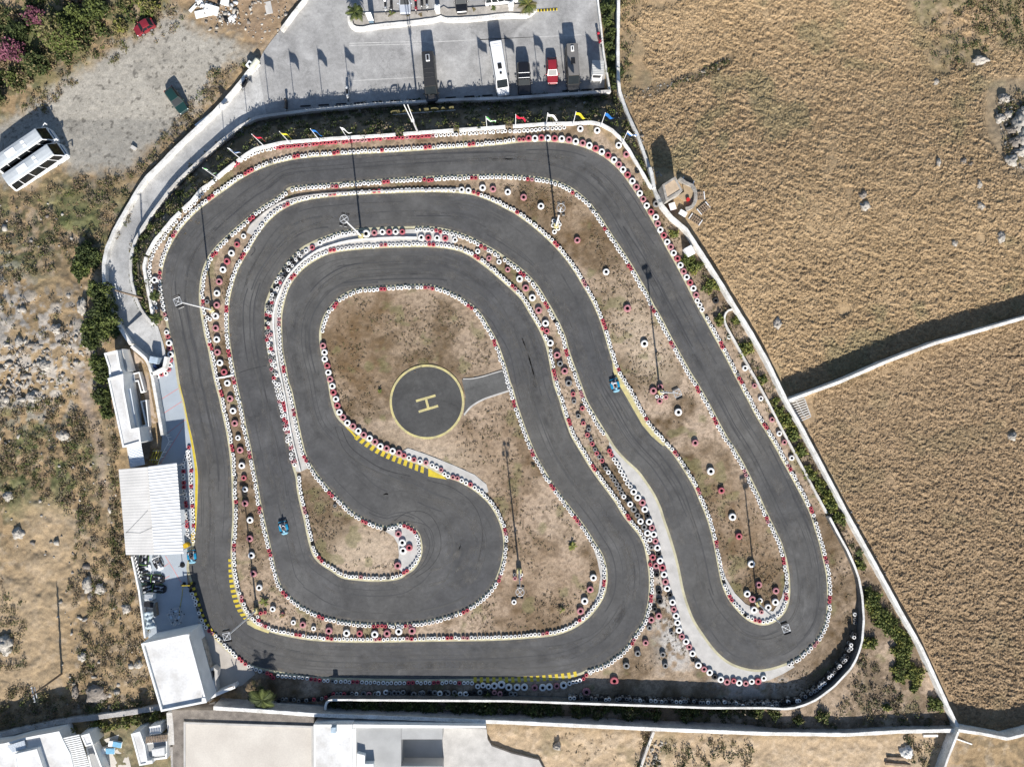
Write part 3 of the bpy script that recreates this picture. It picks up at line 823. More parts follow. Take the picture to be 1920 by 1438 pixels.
# concrete aprons
M_path = asphalt_mat('path_asphalt', (0.085, 0.085, 0.084), (0.115, 0.112, 0.105))
ap = [("concrete_apron", "1141,818 1155,840 1175,862 1197,882 1212,902 1227,925 1239,950 1247,975 1257,1004 1267,1037 1275,1070 1282,1105 1290,1132 1302,1162 1320,1190 1342,1219 1365,1239 1390,1250 1417,1255 1440,1253 1462,1247 1480,1240 1490,1250 1470,1262 1445,1274 1410,1283 1372,1278 1340,1264 1312,1238 1292,1207 1270,1170 1256,1120 1246,1075 1232,1025 1222,985 1206,950 1185,915 1160,872 1143,840"),
      ("concrete_apron", "1355,1100 1349,1078 1342,1045 1350,1050 1362,1085 1378,1112 1398,1132 1420,1142 1450,1146 1466,1120 1474,1085 1474,1060 1478,1057 1481,1087 1481,1118 1475,1142 1462,1159 1446,1169 1430,1172 1413,1168 1397,1159 1380,1142 1365,1122"),
      ("concrete_apron", "718,993 742,982 758,980 775,988 787,1002 792,1025 789,1047 777,1067 758,1078 745,1062 748,1040 746,1020 738,1006"),
      ("concrete_apron", "742,852 765,840 800,852 850,872 890,890 912,908 916,922 905,926 882,912 860,900 840,892 805,876 785,868"),
      ("concrete_apron", "562,885 553,884 542,838 530,783 519,728 506,680 499,640 497,600 498,572 505,550 513,530 528,508 543,488 563,469 583,457 606,447 640,437 700,432 780,430 842,434 858,446 850,458 805,460 755,460 705,462 655,466 620,472 595,483 570,498 551,517 538,538 530,565 525,592 525,622 527,655 533,690 541,728 551,767 561,817 570,855 577,878"),
      ("concrete_apron", "470,418 490,402 512,387 540,374 580,364 640,360 740,355 860,352 862,357 780,357 730,359 630,365 567,374 545,382 525,393 505,409 488,428 474,442 462,436"),
      ("concrete_apron", "1110,1020 1129,1037 1137,1057 1139,1077 1138,1097 1133,1117 1121,1138 1105,1157 1083,1174 1060,1185 1032,1191 1030,1184 1060,1177 1090,1160 1112,1135 1122,1110 1126,1080 1120,1050"),
      ("helipad_path", "866,712 885,711 905,707 928,700 947,695 958,732 930,740 906,749 884,762 869,780 873,745")]
for i, (nm, s) in enumerate(ap):
    sheet(nm, [P(s)], -0.006 - i * .0004 if nm[0] == 'c' else 0.018, M_path if nm == 'helipad_path' else M_concl, 'structure', 0.06)
# helipad
cir = [(800.5 + 70 * math.cos(t), 753.5 + 70 * math.sin(t)) for t in np.linspace(0, 2 * math.pi, 97)[:-1]]
sheet('helipad', [cir], 0.022, M_asph2, 'structure', 0.10)
mk = MB()
ribbon(cir, 0.0, -4.2, 0.028, True, mk)
def hbar(a, b, w):
    x0, y0, _ = G(*a, .028); x1, y1, _ = G(*b, .028)
    d = Vector((x1 - x0, y1 - y0)); l = d.length; d.normalize(); n = Vector((-d.y, d.x)) * w / 2
    mk.add([(x0 - n.x, y0 - n.y, .028), (x1 - n.x, y1 - n.y, .028), (x1 + n.x, y1 + n.y, .028), (x0 + n.x, y0 + n.y, .028)], [(0, 1, 2, 3)])
hbar((780, 752), (816.5, 741.5), .32); hbar((785, 772), (821.5, 761), .32); hbar((798.8, 748.9), (802.9, 764.3), .32)
pe = MB(); ribbon(smooth(P('870,778 884,762 906,749 930,740.5 957,732'), False, 6), -1.6, 1.6, .030, False, pe); ribbon(smooth(P('868,710.5 885,710 905,706 928,699 946,694'), False, 6), -1.0, 1.0, .030, False, pe); ribbon([(948, 697), (957, 731)], -4, 2.5, .032, False, pe); pe.build('path_edging', M_concl, None, 'structure')
mk.build('helipad_markings', M_yelp, None, 'structure')

# car park, ramp road, pit floor
M_park = asphalt_mat('car_park_concrete', (0.285, 0.28, 0.275), (0.33, 0.325, 0.315))
sheet('parking_lot', [PARK], LOTZ + .02, M_park)
a = resample(W6, 4.0); b = resample(W7[6:], 4.0)
n_ = 130
def rs(p, n):
    p = np.array(p, float); s = np.concatenate([[0], np.cumsum(np.hypot(*(p[1:] - p[:-1]).T))]); t = np.linspace(0, s[-1], n)
    return np.stack([np.interp(t, s, p[:, 0]), np.interp(t, s, p[:, 1])], 1)
A_ = rs(W6, n_); B_ = rs(W7[6:], n_)
vs = []; fs = []
for i in range(n_):
    for k_ in range(5):
        q = A_[i] + (B_[i] - A_[i]) * k_ / 4
        z = LOTZ * (1 - min(1, max(0, (q[1] - 225) / 425.0))) + .035
        vs.append(G(q[0], q[1], z))
for i in range(n_ - 1):
    for k_ in range(4):
        fs.append((i * 5 + k_, (i + 1) * 5 + k_, (i + 1) * 5 + k_ + 1, i * 5 + k_ + 1))
M_ramp = asphalt_mat('ramp_concrete', (0.38, 0.375, 0.365), (0.43, 0.425, 0.41))
mb = MB(); mb.add(vs, fs, 0, True); mb.build('ramp_road', M_ramp, None, 'structure')
sheet('ramp_landing', [RAMPEND], 0.02, M_ramp)
M_pit = mat('blue_grey_pit_paint', (0.36, 0.40, 0.44), 0.7, 0.05, 0.5, 0.05, 10)
sheet('pit_floor', [PITF], -0.012, M_pit)
M_screed = mat('pit_apron_concrete', (0.46, 0.42, 0.37), 0.9, 0.1, 0.6, 0.08, 14)
sheet('pit_apron', [P("388,1312 362,1198 372,1165 384,1175 402,1196 440,1234 470,1252 478,1264 455,1284 438,1290")], -0.006, M_screed)
mk = MB()
for s in ("297,752 335,728", "305,776 342,752", "314,812 350,785", "300,870 345,797", "310,1042 340,1092", "308,1085 318,1079", "308,1062 316,1056"):
    (x0, y0), (x1, y1) = P(s)
    ribbon([(x0, y0), (x1, y1)], -.5, .5, -.007, False, mk)
mk.build('pit_lane_lines', M_redl, None, 'structure')
# worn white bay lines and black wheel stops in the car park
M_bay = mat('worn_white_paint', (0.52, 0.51, 0.49), 0.8, 0.12, 1.0, 0.2, 10)
mk = MB()
for s in ("655,82 800,78", "655,86 790,83", "660,152 790,145", "800,80 1000,70", "900,75 1090,66"):
    (x0, y0), (x1, y1) = P(s)
    ribbon([(x0, y0), (x1, y1)], -.7, .7, LOTZ + .026, False, mk)
mk.build('bay_lines', M_bay, None, 'structure')
stop_proto = None
for i, x in enumerate([573, 607, 640, 674, 708, 742, 777, 845, 880, 914, 1064, 1100, 1124]):
    y = 200.5 - (x - 573) * 0.058
    loc = G(x, y - 1, LOTZ + .02)
    if stop_proto is None:
        b_ = MB(); b_.bbox((0, 0, .06), (1.45, .18, .12), .03)
        stop_proto = b_.build('wheel_stop', M_black); stop_proto.location = loc; o = stop_proto
    else:
        o = stop_proto.copy(); COL.objects.link(o); o.location = loc
    o.rotation_euler = (0, 0, 0.06)
    tag(o, 'black rubber wheel stop at the foot of the car park wall', 'wheel stop', 'black wheel stops along the car park wall')
# speed bump
sb = MB()
for i in range(13):
    x, y, z = G(1009 + i * 2.9, 20.8 - i * .2, LOTZ)
    sb.bbox((x, y, z + .05), (.205, .32, .10), .02, 0.03, i % 2)
tag(sb.build('speed_bump', [M_yel, M_kerbk]), 'striped yellow and black speed bump across the car park entry', 'speed bump')
# ------------------------------------------------------------------ walls
def wall(name, label, cat, pts, wid, hgt, m=M_white, zb=None, cap=None, ztop=None, closed=False, group=None, sub=1.0, side=None):
    """masonry wall; pts trace the middle of its top in the photo, hgt above the land beside it"""
    p = resample(pts, 7.0) if sub == 1.0 else np.array(pts, float)
    hs = hland(p[:, 0], p[:, 1])
    zt = np.array([ztop] * len(p)) if ztop is not None else hs + (hgt if not callable(hgt) else np.array([hgt(x, y) for x, y in p]))
    w = np.array([G(x, y, z)[:2] for (x, y), z in zip(p, zt)])
    nrm = normals2d(w)
    zl = np.minimum(hs, zt - .1) - .5 if zb is None else np.full(len(p), zb)
    b = MB()
    prof = [(-.5, 0), (-.5, 1), (.5, 1), (.5, 0)]
    ch = 0.03
    rings = []
    for i in range(len(p)):
        jw = wid * (1 + 0.06 * math.sin(i * 1.7) + .05 * math.sin(i * .61))
        r = []
        for o, t in ((-.5, 0), (-.5, .97), (-.42, 1), (.42, 1), (.5, .97), (.5, 0)):
            z = zl[i] + (zt[i] - zl[i]) * (1 if t > .9 else 0) - (0.04 if t == .97 else 0)
            r.append((w[i][0] + nrm[i][0] * o * jw, w[i][1] + nrm[i][1] * o * jw, z))
        rings.append(r)
    b.loft(rings[::-1], 0)
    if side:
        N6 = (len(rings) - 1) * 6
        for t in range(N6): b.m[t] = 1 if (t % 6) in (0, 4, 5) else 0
    o = b.build(name, [m, side] if side else m)
    return tag(o, label, cat, group)

M_wallw = mat('whitewashed_wall', (0.78, 0.77, 0.74), 0.9, 0.10, 0.8, 0.18, 5, 0.4, 9, col2=(0.54, 0.515, 0.47))
M_walld = mat('weathered_whitewash', (0.68, 0.66, 0.62), 0.9, 0.12, 0.5, 0.15, 6, 0.5, 8, col2=(0.46, 0.43, 0.39))
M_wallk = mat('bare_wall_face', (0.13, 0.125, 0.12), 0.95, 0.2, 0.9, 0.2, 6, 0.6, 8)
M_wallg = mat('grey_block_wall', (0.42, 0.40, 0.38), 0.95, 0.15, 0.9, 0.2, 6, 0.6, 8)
# the track's outer wall is broken by short drain gaps: one wall each
cuts = [(0, 5), (5.25, 9.8), (10.1, 13.0), (13.3, 15.0), (15.2, 22.15), (22.35, 23.6), (23.75, 24.9), (25.1, 99)]
def sub_pl(pl, a, b):
    pl = np.array(pl, float); n = len(pl) - 1; b = min(b, n)
    ts = [a] + [i for i in range(int(math.floor(a)) + 1, int(math.ceil(b)))] + [b]
    return [tuple(pl[int(min(t, n - 1e-6))] + (pl[min(int(min(t, n - 1e-6)) + 1, n)] - pl[int(min(t, n - 1e-6))]) * (t - int(min(t, n - 1e-6)))) for t in ts]
names = ['beside the ramp hedge near the pit', 'curving above the ramp hedge', 'short stepped length with the green flag end', 'short stepped length under the first blue flag', 'long straight length behind the red tyre row', 'short length between two drain gaps by the lighting mast', 'short length right of the lighting mast', 'length turning the corner under the four flags']
for c, nm in zip(cuts, names):
    wall('track_wall', 'white track wall, ' + nm, 'wall', sub_pl(W1, *c), .40, .42, M_wallw, group='lengths of the white wall round the track')
wall('boundary_wall', 'long white boundary wall between the straw field and the track', 'wall', W2, .42, lambda x, y: 1.3 - .75 * float(ss(400, 330, y)) + .5 * float(ss(200, 150, y)), M_wallw)
wall('field_wall', 'white wall crossing the straw field with a broad black shadow', 'wall', W3, .42, 1.9, M_wallw)
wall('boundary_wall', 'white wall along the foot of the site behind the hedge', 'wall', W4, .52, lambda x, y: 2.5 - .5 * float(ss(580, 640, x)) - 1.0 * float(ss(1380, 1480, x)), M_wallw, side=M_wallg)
wall('boundary_wall', 'white wall turning away below the straw field corner', 'wall', W4b, .42, 1.9, M_wallw)
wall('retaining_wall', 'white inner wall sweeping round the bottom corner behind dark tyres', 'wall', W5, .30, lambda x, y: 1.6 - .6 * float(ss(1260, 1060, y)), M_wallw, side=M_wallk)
wall('garden_wall', 'thin pale wall beside the planted strip by the long straight', 'wall', W5b, .26, .45, M_walld)
wall('ramp_wall', 'white wall on the hillside edge of the ramp road', 'wall', W6, .52, .85, M_wallw)
wall('car_park_wall', 'pale wall below the dark bank along car park and ramp', 'wall', W7, .40, 1.0, M_walld)
wall('car_park_wall', 'thin white wall on the edge of the car park beside the green strip', 'wall', P("1120,-60 1121,0 1127,50 1132,100 1138,135 1144,172"), .26, .7, M_wallw)
wall('car_park_wall', 'white wall between rubble verge and car park entry', 'wall', P("580,-20 570,0 548,27 527,56"), .40, .8, M_wallw)
wall('lot_wall', 'thin white wall running down from the boundary corner with black shadow', 'wall', P("1797,1372 1788,1395 1778,1420 1768,1450 1750,1500"), .34, 1.6, M_wallw)
wall('lot_wall', 'thin pale wall between the two bare plots below the site', 'wall', P("1226,1372 1217,1395 1208,1420 1198,1450 1180,1500"), .36, .5, M_walld)
wall('hillside_wall', 'grey rubble wall behind the villas at the foot of the hillside', 'wall', P("-60,1388 0,1378 60,1364 120,1352 170,1346 240,1336 305,1326"), .7, .7, M_wallg)
wall('villa_wall', 'tall pale wall between the villas and the beige terrace', 'wall', P("317,1336 319,1360 321,1396"), .75, 2.2, M_walld, sub=2)
wall('villa_wall', 'low grey wall on the pool side of the beige terrace', 'wall', P("322,1400 324,1440 326,1500"), .45, 1.6, M_wallg, sub=2)
wall('pit_wall', 'white wall between the pit lane and the courtyard building', 'wall', W8, .42, 1.1, M_wallw)
wall('pit_wall', 'short white angled wall end with bags behind it by the pit entry', 'wall', P("284,701 295,696.5 306.5,690 308.5,681 311,669"), .42, 1.1, M_wallw, sub=2)
wall('channel_wall', 'low white wall along the concrete channel between the two inner lanes', 'wall', smooth(P("563,884 553,845 543,800 536,755 528,715 520,675 515,635 512,600 515,575 523,550 537,522 560,495 592,471 620,460 655,451 700,447 740,445 781,445"), False, 3), .18, .30, M_wallw)
wall('channel_wall', 'low white wall along the channel between the two outer lanes', 'wall', smooth(P("468,424 482,410 500,395 520,382 545,373 580,366 640,361 740,357 855,355"), False, 3), .12, .25, M_wallg)
wall('channel_wall', 'faint low concrete wall crossing the tyre strip', 'wall', P("404,709 420,707 438,703"), .20, .3, M_wallw, sub=2)
wall('planter_wall', 'pale curved stone edging of the car park planting bed', 'wall', smooth(P("655,30 657,44 664,52 678,54 700,50 760,44 815,37 826,33 840,37 890,35 950,29 985,29 996,24 1003,16"), False, 4), .62, .42, M_wallw)
wall('yard_wall', 'white wall curving round the stone hut', 'wall', P("1219,314 1222,325 1225,340 1227,352"), .42, 1.3, M_wallw, sub=2)
# field stones in a line
# ------------------------------------------------------------------ tyres
M_tw = mat('white_tyre_paint', (0.78, 0.77, 0.75), 0.75, 0.10, 0.9, 0.14, 10, col2=(0.60, 0.58, 0.55))
M_tr = mat('red_tyre_paint', (0.47, 0.085, 0.11), 0.75, 0.15, 1.7, 0.2, 10, col2=(0.33, 0.045, 0.065))
M_tp = mat('faded_red_tyre_paint', (0.47, 0.24, 0.25), 0.8, 0.15, 1.3, 0.2, 10, col2=(0.34, 0.13, 0.145))
M_tg = mat('worn_tyre_paint', (0.30, 0.29, 0.28), 0.85, 0.3, 1.5, 0.25, 12, col2=(0.10, 0.10, 0.10))
M_tk = mat('bare_tyre', (0.030, 0.030, 0.032), 0.85, 0.25, 2.0, 0.2, 14)
M_ty = mat('yellow_tyre_paint', (0.62, 0.42, 0.03), 0.75, 0.1, 2)
M_trb = mat('big_red_tyre_paint', (0.44, 0.14, 0.16), 0.78, 0.15, 1.3, 0.2, 10, col2=(0.32, 0.07, 0.085))
TM = {'W': M_tw, 'R': M_tr, 'P': M_tp, 'G': M_tg, 'K': M_tk, 'Y': M_ty}
PROF = [(.46, .90, 0), (.60, .985, 0), (.80, 1.0, 0), (.95, .90, 0), (1.0, .72, 0), (1.0, .28, 0), (.95, .08, 0), (.84, 0, 0)]
INN = [(.80, .03), (.80, .12), (.84, .60), (.70, .82), (.46, .88)]
def tyre_arrays(n):
    """unit tyre: radius 1, height 1 -> verts, quads, flags (1 = bare rubber inside and black disc in the hole)"""
    rows = [(r, z) for r, z, _ in PROF][::-1]
    a = np.arange(n) * 2 * math.pi / n
    V = []; F = []; FL = []
    def band(rows, fl):
        b = len(V)
        for r, z in rows:
            for t in a: V.append((r * math.cos(t), r * math.sin(t), z))
        for i in range(len(rows) - 1):
            for j in range(n):
                k = (j + 1) % n
                F.append((b + i * n + j, b + i * n + k, b + (i + 1) * n + k, b + (i + 1) * n + j)); FL.append(fl)
    band(rows, 0); band([(.46, .90), (.45, .84)] + INN[::-1][1:], 1)
    band([(.80, .12), (.02, .10)], 1)  # black floor disc added so the hole reads as deep shade
    return np.array(V), np.array(F), np.array(FL)
# individual truck and car tyres
tv, tf, tfl = tyre_arrays(20)
TYME = {}
def tyre_mesh(c):
    if c not in TYME:
        TYME[c] = np_mesh('tyre_' + c, tv, tf, [M_trb if c == 'R' else TM[c], M_rubber], tfl, True)
        TYME[c].name = 'tyre'
    return TYME[c]
CN = {'W': 'white', 'R': 'red', 'P': 'faded red', 'G': 'worn grey', 'K': 'bare black', 'Y': 'yellow'}
ORD = ['first', 'second', 'third', 'fourth', 'fifth', 'sixth', 'seventh', 'eighth', 'ninth', 'tenth', 'eleventh', 'twelfth', 'thirteenth', 'fourteenth', 'fifteenth', 'sixteenth', 'seventeenth', 'eighteenth', 'nineteenth', 'twentieth']
def ordn(i):
    return ORD[i] if i < 20 else str(i + 1) + ('th' if (i + 1) % 10 not in (1, 2, 3) else ('st', 'nd', 'rd')[(i + 1) % 10 - 1])
NT = [0]; TYPOS = []
def tyres(col, row, spec, rad, group, place, h=.30):
    """tile coordinates (4x crops) 'x,y,C[,r]'"""
    x0 = 480 * col; y0 = 360 * row; cnt = {}
    for q in spec.split():
        s = q.split(',')
        px = x0 + float(s[0]) / 3.994; py = y0 + float(s[1]) / (3.994 if row < 3 else 4.0); c = s[2]
        r = float(s[3]) if len(s) > 3 else rad
        yield px, py, c, r, group, place
def put_tyres(items, h=None):
    tot = {}; items = list(items)
    for it in items: tot[it[2]] = tot.get(it[2], 0) + 1
    cnt = {}
    for px, py, c, r, group, place in items:
        hh = h or (.30 if r > .37 else .22)
        z = hz(px, py)
        o = bpy.data.objects.new('tyre', tyre_mesh(c)); COL.objects.link(o)
        o.location = G(px, py, z + hh)[:2] + (z - .012,)
        r *= .98
        o.scale = (r, r, hh * random.uniform(.93, 1.07)); o.rotation_euler = (random.uniform(-.03, .03), random.uniform(-.03, .03), random.uniform(0, 6.28))
        i = cnt.get(c, 0); cnt[c] = i + 1
        lab = f"{ordn(i)} {CN[c]} tyre {place}" if tot[c] > 1 else f"the only {CN[c]} tyre {place}"
        tag(o, lab, 'tyre', group); NT[0] += 1
        TYPOS.append((px, py, r))
b_, m_, s_ = .46, .34, .27
from itertools import chain
put_tyres(chain(
 tyres(2, 0, "55,1045,R,.27 85,1045,R,.27 125,1035,R 172,1035,W 220,1030,R 268,1032,W 320,1035,R 373,1038,W 427,1045,P 478,1058,W 530,1070,P 580,1087,W 627,1110,R 673,1135,W 720,1162,R 765,1195,W 800,1230,P 832,1268,W 867,1308,R 902,1355,W 932,1400,P", b_, 'truck tyres lining the outer corner', 'round the outer corner, counted from the flags'),
 tyres(2, 1, "958,8,W 983,52,P 1010,100,W 1042,148,R 1078,187,W 1092,235,P 1112,282,W 1138,323,R 1163,372,W 1190,410,P 1212,455,W 1240,497,R 1262,547,W 1287,593,P 1310,637,W 1335,677,R 1360,720,W 1380,770,P 1388,812,W,.36 1407,845,W,.36 1425,880,W,.34", .44, 'truck tyres lining the outer corner', 'round the outer corner, counted from the flags')))
put_tyres(tyres(2, 0, "512,963,W 638,975,W 800,1087,W 857,1155,P 940,1280,K,.36", .45, 'loose tyres behind the outer corner', 'lying loose behind the outer corner, from the flags'))
put_tyres(chain(tyres(2, 1, "1080,88,G 1527,812,K 1627,1087,W,.3 1747,1318,W,.4", .45, 'loose tyres by the boundary wall', 'loose beside the boundary wall, from the stone hut'),
 tyres(2, 2, "1818,12,P,.33 1865,108,W,.36", .4, 'loose tyres by the boundary wall', 'loose beside the boundary wall, from the stone hut'),
 tyres(3, 2, "33,265,P 87,370,W 125,435,P 180,553,W", .38, 'loose tyres by the boundary wall', 'loose beside the boundary wall, from the stone hut')))
put_tyres(chain(tyres(0, 1, "1822,330,W,.36 1772,392,R,.40 1730,457,W 1697,518,R 1667,580,W 1638,670,P 1622,757,W 1620,845,P 1612,1018,P 1620,1103,W 1625,1198,P 1643,1278,W 1675,1347,R 1700,1430,W", .46, 'tyres down the strip between the pit lanes', 'down the strip between the two pit side lanes'),
 tyres(0, 2, "1720,108,P 1742,200,W 1755,293,P 1780,402,W,.38 1795,493,P 1808,610,W 1823,702,R,.38 1833,788,W,.40 1833,893,P 1870,1018,W 1868,1157,P 1880,1283,W 1895,1420,P", .46, 'tyres down the strip between the pit lanes', 'down the strip between the two pit side lanes'),
 tyres(1, 3, "22,87,W 123,247,W,.4 195,290,R,.34 278,348,W,.36 348,365,P 430,393,W,.34 545,410,P,.5 677,427,W,.5 775,430,R 888,437,W,.5 980,430,P,.5 1068,415,W,.52 1168,410,P,.52", .44, 'tyres down the strip between the pit lanes', 'down the strip between the two pit side lanes')))
put_tyres(tyres(0, 1, "1612,928,W,.48 1550,938,W 1570,952,W 1592,920,W 1587,890,W 1548,820,G,.33", .28, 'tyres round the mast by the pit', 'heaped at the mast foot opposite the pit'))
put_tyres(chain(tyres(1, 1, "500,1150,P 512,1200,W 513,1250,W 532,1300,R 540,1350,W 553,1400,P", .44, 'tyres on the helipad side of the S bend', 'along the S bend edge west of the helipad'),
 tyres(1, 2, "570,15,W 577,62,R 597,112,W 607,160,R 623,210,W 650,248,P 683,290,W 725,315,P 765,350,W 805,380,P 850,405,W 890,432,P 930,465,W 977,480,P 1022,500,W 1070,515,P 1107,535,R,.36 1145,552,W,.34 1183,565,R,.34 1228,580,W,.34 1272,588,P,.36 1318,608,W,.32 1352,625,W,.31 1385,642,P,.32 1410,672,W,.31 1437,690,W,.31 1475,697,P,.33 1508,705,P,.33 1540,722,W,.32 1572,740,W,.31 1605,752,R,.33 1637,775,W,.31", .45, 'tyres on the helipad side of the S bend', 'along the S bend edge west of the helipad')))
put_tyres(tyres(1, 2, "1065,1122,P 1095,1187,W,.5 1147,1225,R 1100,1247,W,.5 1060,1360,P,.5 590,912,G,.24", .46, 'tyres on the teardrop island', 'on the teardrop island tip'))
put_tyres(chain(tyres(1, 1, "478,380,W,.36 420,415,R,.36 373,440,W,.30 823,312,W,.56 885,305,P,.42 945,298,W,.42 997,298,R,.42 1045,297,W,.42 1095,297,R,.40", .4, 'tyres on the inner top strip', 'on the strip above the helipad loop, outer row'),))
put_tyres(chain(tyres(1, 1, "1237,340,W,.44 1290,342,R,.44 1355,343,W,.42 1417,345,R,.42 1490,357,W,.38 1660,443,W,.36 1745,495,P,.36 1820,522,W,.36 1885,580,P,.38", .4, 'tyres along the diagonal median', 'down the diagonal median, from above the helipad'),
 tyres(2, 1, "57,650,W 103,718,P 152,790,W 200,885,P 252,982,W 260,1040,R,.4 287,1130,W 338,1220,P 360,1285,G,.42 395,1340,P 425,1430,G", .48, 'tyres along the diagonal median', 'down the diagonal median, from above the helipad'),
 tyres(2, 2, "458,75,R 465,130,G 527,182,R 497,240,G 535,293,R,.3 575,340,G,.32 565,380,R 590,412,G,.3 602,448,R 622,490,G,.3 635,518,R 655,545,G 675,573,R 685,610,K,.3 703,632,G 722,660,W 745,690,G 765,720,G 785,750,G 805,780,G 820,815,G 838,843,W,.34 865,870,K,.36 885,898,W,.42 912,938,G,.44 940,983,G,.38 963,1027,W,.44 990,1070,G,.42 1015,1115,W,.48 1033,1165,W,.34 1045,1222,G,.34 1055,1297,R,.44 1080,1360,P,.44 1085,1425,K,.42", .33, 'tyres along the diagonal median', 'down the diagonal median, from above the helipad')))
put_tyres(chain(tyres(2, 2, "912,805,W 943,850,W 978,887,P 995,937,W 1015,985,K,.4 1028,1030,W 1050,1075,P,.42 1063,1125,W 1075,1175,P,.42 1090,1225,W 1100,1272,K,.38 1110,1322,W 1128,1375,R 1140,1425,W", .48, 'truck tyres round the outside of the hairpin', 'round the hairpin apron, from its narrow end'),
 tyres(2, 3, "1150,42,P 1163,92,W 1185,140,K,.38 1203,195,W 1213,248,P,.42 1230,298,W 1240,348,W 1252,405,W 1273,452,P,.42 1305,490,W 1328,530,P,.42 1353,580,W 1358,625,K,.36 1397,668,W 1440,698,P,.42 1482,722,W 1520,755,K,.40 1565,775,W 1612,793,P 1662,785,R,.38 1703,800,W 1753,805,P,.42 1797,790,W,.42 1845,790,R 1887,765,W,.40", .47, 'truck tyres round the outside of the hairpin', 'round the hairpin apron, from its narrow end')))
put_tyres(tyres(2, 3, "1103,120,K,.42 1108,188,K,.45 1070,245,K,.36 1100,298,P,.46 1045,328,P,.46 1030,388,G,.38 1002,500,P,.42 942,580,G,.44 1130,587,G,.4 858,672,G,.46 1150,672,G,.4 767,787,R,.58 558,870,P,.56 1195,427,G,.28", .45, 'loose tyres on the triangle below the median', 'on the bare triangle below the median'))
put_tyres(chain(tyres(1, 0, "1697,1405,W,.46 1775,1415,P,.44 1540,1420,W,.42 1590,1425,W,.42 1885,1437,W,.44", .45, 'lone tyres on the long island', 'standing on the long island, from the top straight'),
 tyres(2, 1, "87,38,P,.46 217,105,W,.46 490,360,P,.44 706,597,W,.46 865,870,P,.52 993,1135,W,.52", .4, 'lone tyres on the long island', 'standing on the long island, from the top straight'),
 tyres(2, 2, "1247,210,W,.52 1373,440,P,.46 1490,653,W,.52 1570,797,R,.46 1653,995,W,.52 1702,1140,R,.46 1795,1347,W,.5", .4, 'lone tyres on the long island', 'standing on the long island, from the top straight'),
 tyres(2, 3, "1850,65,P,.46", .46, 'lone tyres on the long island', 'standing on the long island, from the top straight')))
put_tyres(tyres(2, 1, "312,217,W 308,250,W,.30 357,243,W 345,272,W,.32 318,298,W,.33 345,222,W,.25", .28, 'tyres at the first long island mast', 'heaped at the round headed mast of the long island'))
put_tyres(tyres(2, 2, "1060,50,P,.5 1107,127,P,.42 1153,98,P,.34 1087,93,W 1122,93,W 1130,62,W 1112,20,P,.40", .26, 'tyres at the middle long island mast', 'heaped at the middle mast of the long island'))
put_tyres(chain(tyres(2, 3, "1763,133,W 1803,173,P 1835,200,W,.28 1860,183,W,.36 1815,253,W 1870,270,P,.30 1920,235,W", .47, 'tyres at the hairpin mast', 'at the mast inside the hairpin tip'),
 tyres(3, 3, "57,195,W,.48 62,110,P,.46", .47, 'tyres at the hairpin mast', 'at the mast inside the hairpin tip')))
put_tyres(tyres(2, 3, "610,12,W 587,100,P 545,187,W,.5 513,262,P,.5 15,195,W,.36 22,18,P,.28 62,20,P,.28 20,-12,G,.25 70,-10,W,.25", .47, 'tyres below the helipad', 'on the dry ground below the helipad'))
put_tyres(chain(tyres(1, 3, "1660,828,W,.36 1700,820,W,.38 1740,830,W,.38 1785,825,W,.48 1838,815,W,.54 1893,835,W,.50", .4, 'large tyres along the bottom straight', 'below the yellow striped kerb of the bottom straight'),
 tyres(2, 3, "38,835,W 93,835,W,.5 170,838,P,.44 230,838,W,.5 280,832,W 335,825,P,.42 387,820,W,.52", .48, 'large tyres along the bottom straight', 'below the yellow striped kerb of the bottom straight')))
put_tyres(chain(tyres(0, 1, "1245,1050,W,.36 1255,1082,R,.32 1262,1130,W,.46 1268,1168,R,.36 1275,1215,W,.44 1275,1258,R,.34 1270,1295,W,.36 1262,1328,R,.32 1240,1358,W,.33 1207,1365,R,.33 1175,1380,W,.35", .4, 'tyres in front of the pit entry wall', 'hooked round the pit entry wall'),))
put_tyres(tyres(0, 1, "1155,658,W,.46", .46, 'single tyres', 'under the palm between the wall and the first corner'))

# the small tyres edging every lane: far too many to list, one mass
sv, sf, sfl = tyre_arrays(12)
SX = []; SY = []; SR = []; SCc = []; SZ = []; ST = []
REDS = P("""442,307 460,325 466,321 551,294 631,285 716,277 802,274 885,267 1351,645 1390,716 629,350 721,343 802,338 890,334 995,337 1077,356 1136,426 1181,501 1227,580 1262,644 1310,731 1342,792
 1394,888 1437,978 1471,1052 1475,1116 1420,1167 1369,1124 1342,1017 1307,923 1267,852 1216,779 1167,692 1132,608 1093,530 1039,458 968,403 890,363 705,360 622,364 537,381 451,479 423,578 430,664 438,710
 466,852 487,959 505,1036 533,1112 601,1158 704,1172 716,1171 764,1170 873,1148 936,1086 943,997 628,572 715,545 804,540 879,579 928,641 965,754 999,847 1035,913 1081,977 1131,1094 1090,1167 1023,1188 869,1197 844,1196
 765,1200 710,1200 618,1200 559,1191 491,1172 485,1157 451,1121 435,1027 438,941 434,841 412,740 393,652 377,567 401,474 470,408 545,364 395,372 329,437 298,513 305,592 389,1187 394,1193 449,1241 459,1243 507,1264 512,1271 588,1275 596,1274
 663,1280 768,1280 818,1280 862,1279 1187,1204 1219,1123 1216,1057 1178,974 1109,875 1066,792 1038,703 1012,618 964,541 897,483 808,456 717,457 620,464 546,520 521,605 534,693 549,772 571,858 618,928 684,977 764,990 772,999 758,1069 675,1085
 599,1050 568,958 821,432 909,461 981,513 1026,570 1065,658 1094,739 1144,849 1095,1272 1100,1267 1532,1206 1557,1128 1547,1050 1518,958 1476,878 1434,799""")
RA = np.array(REDS)
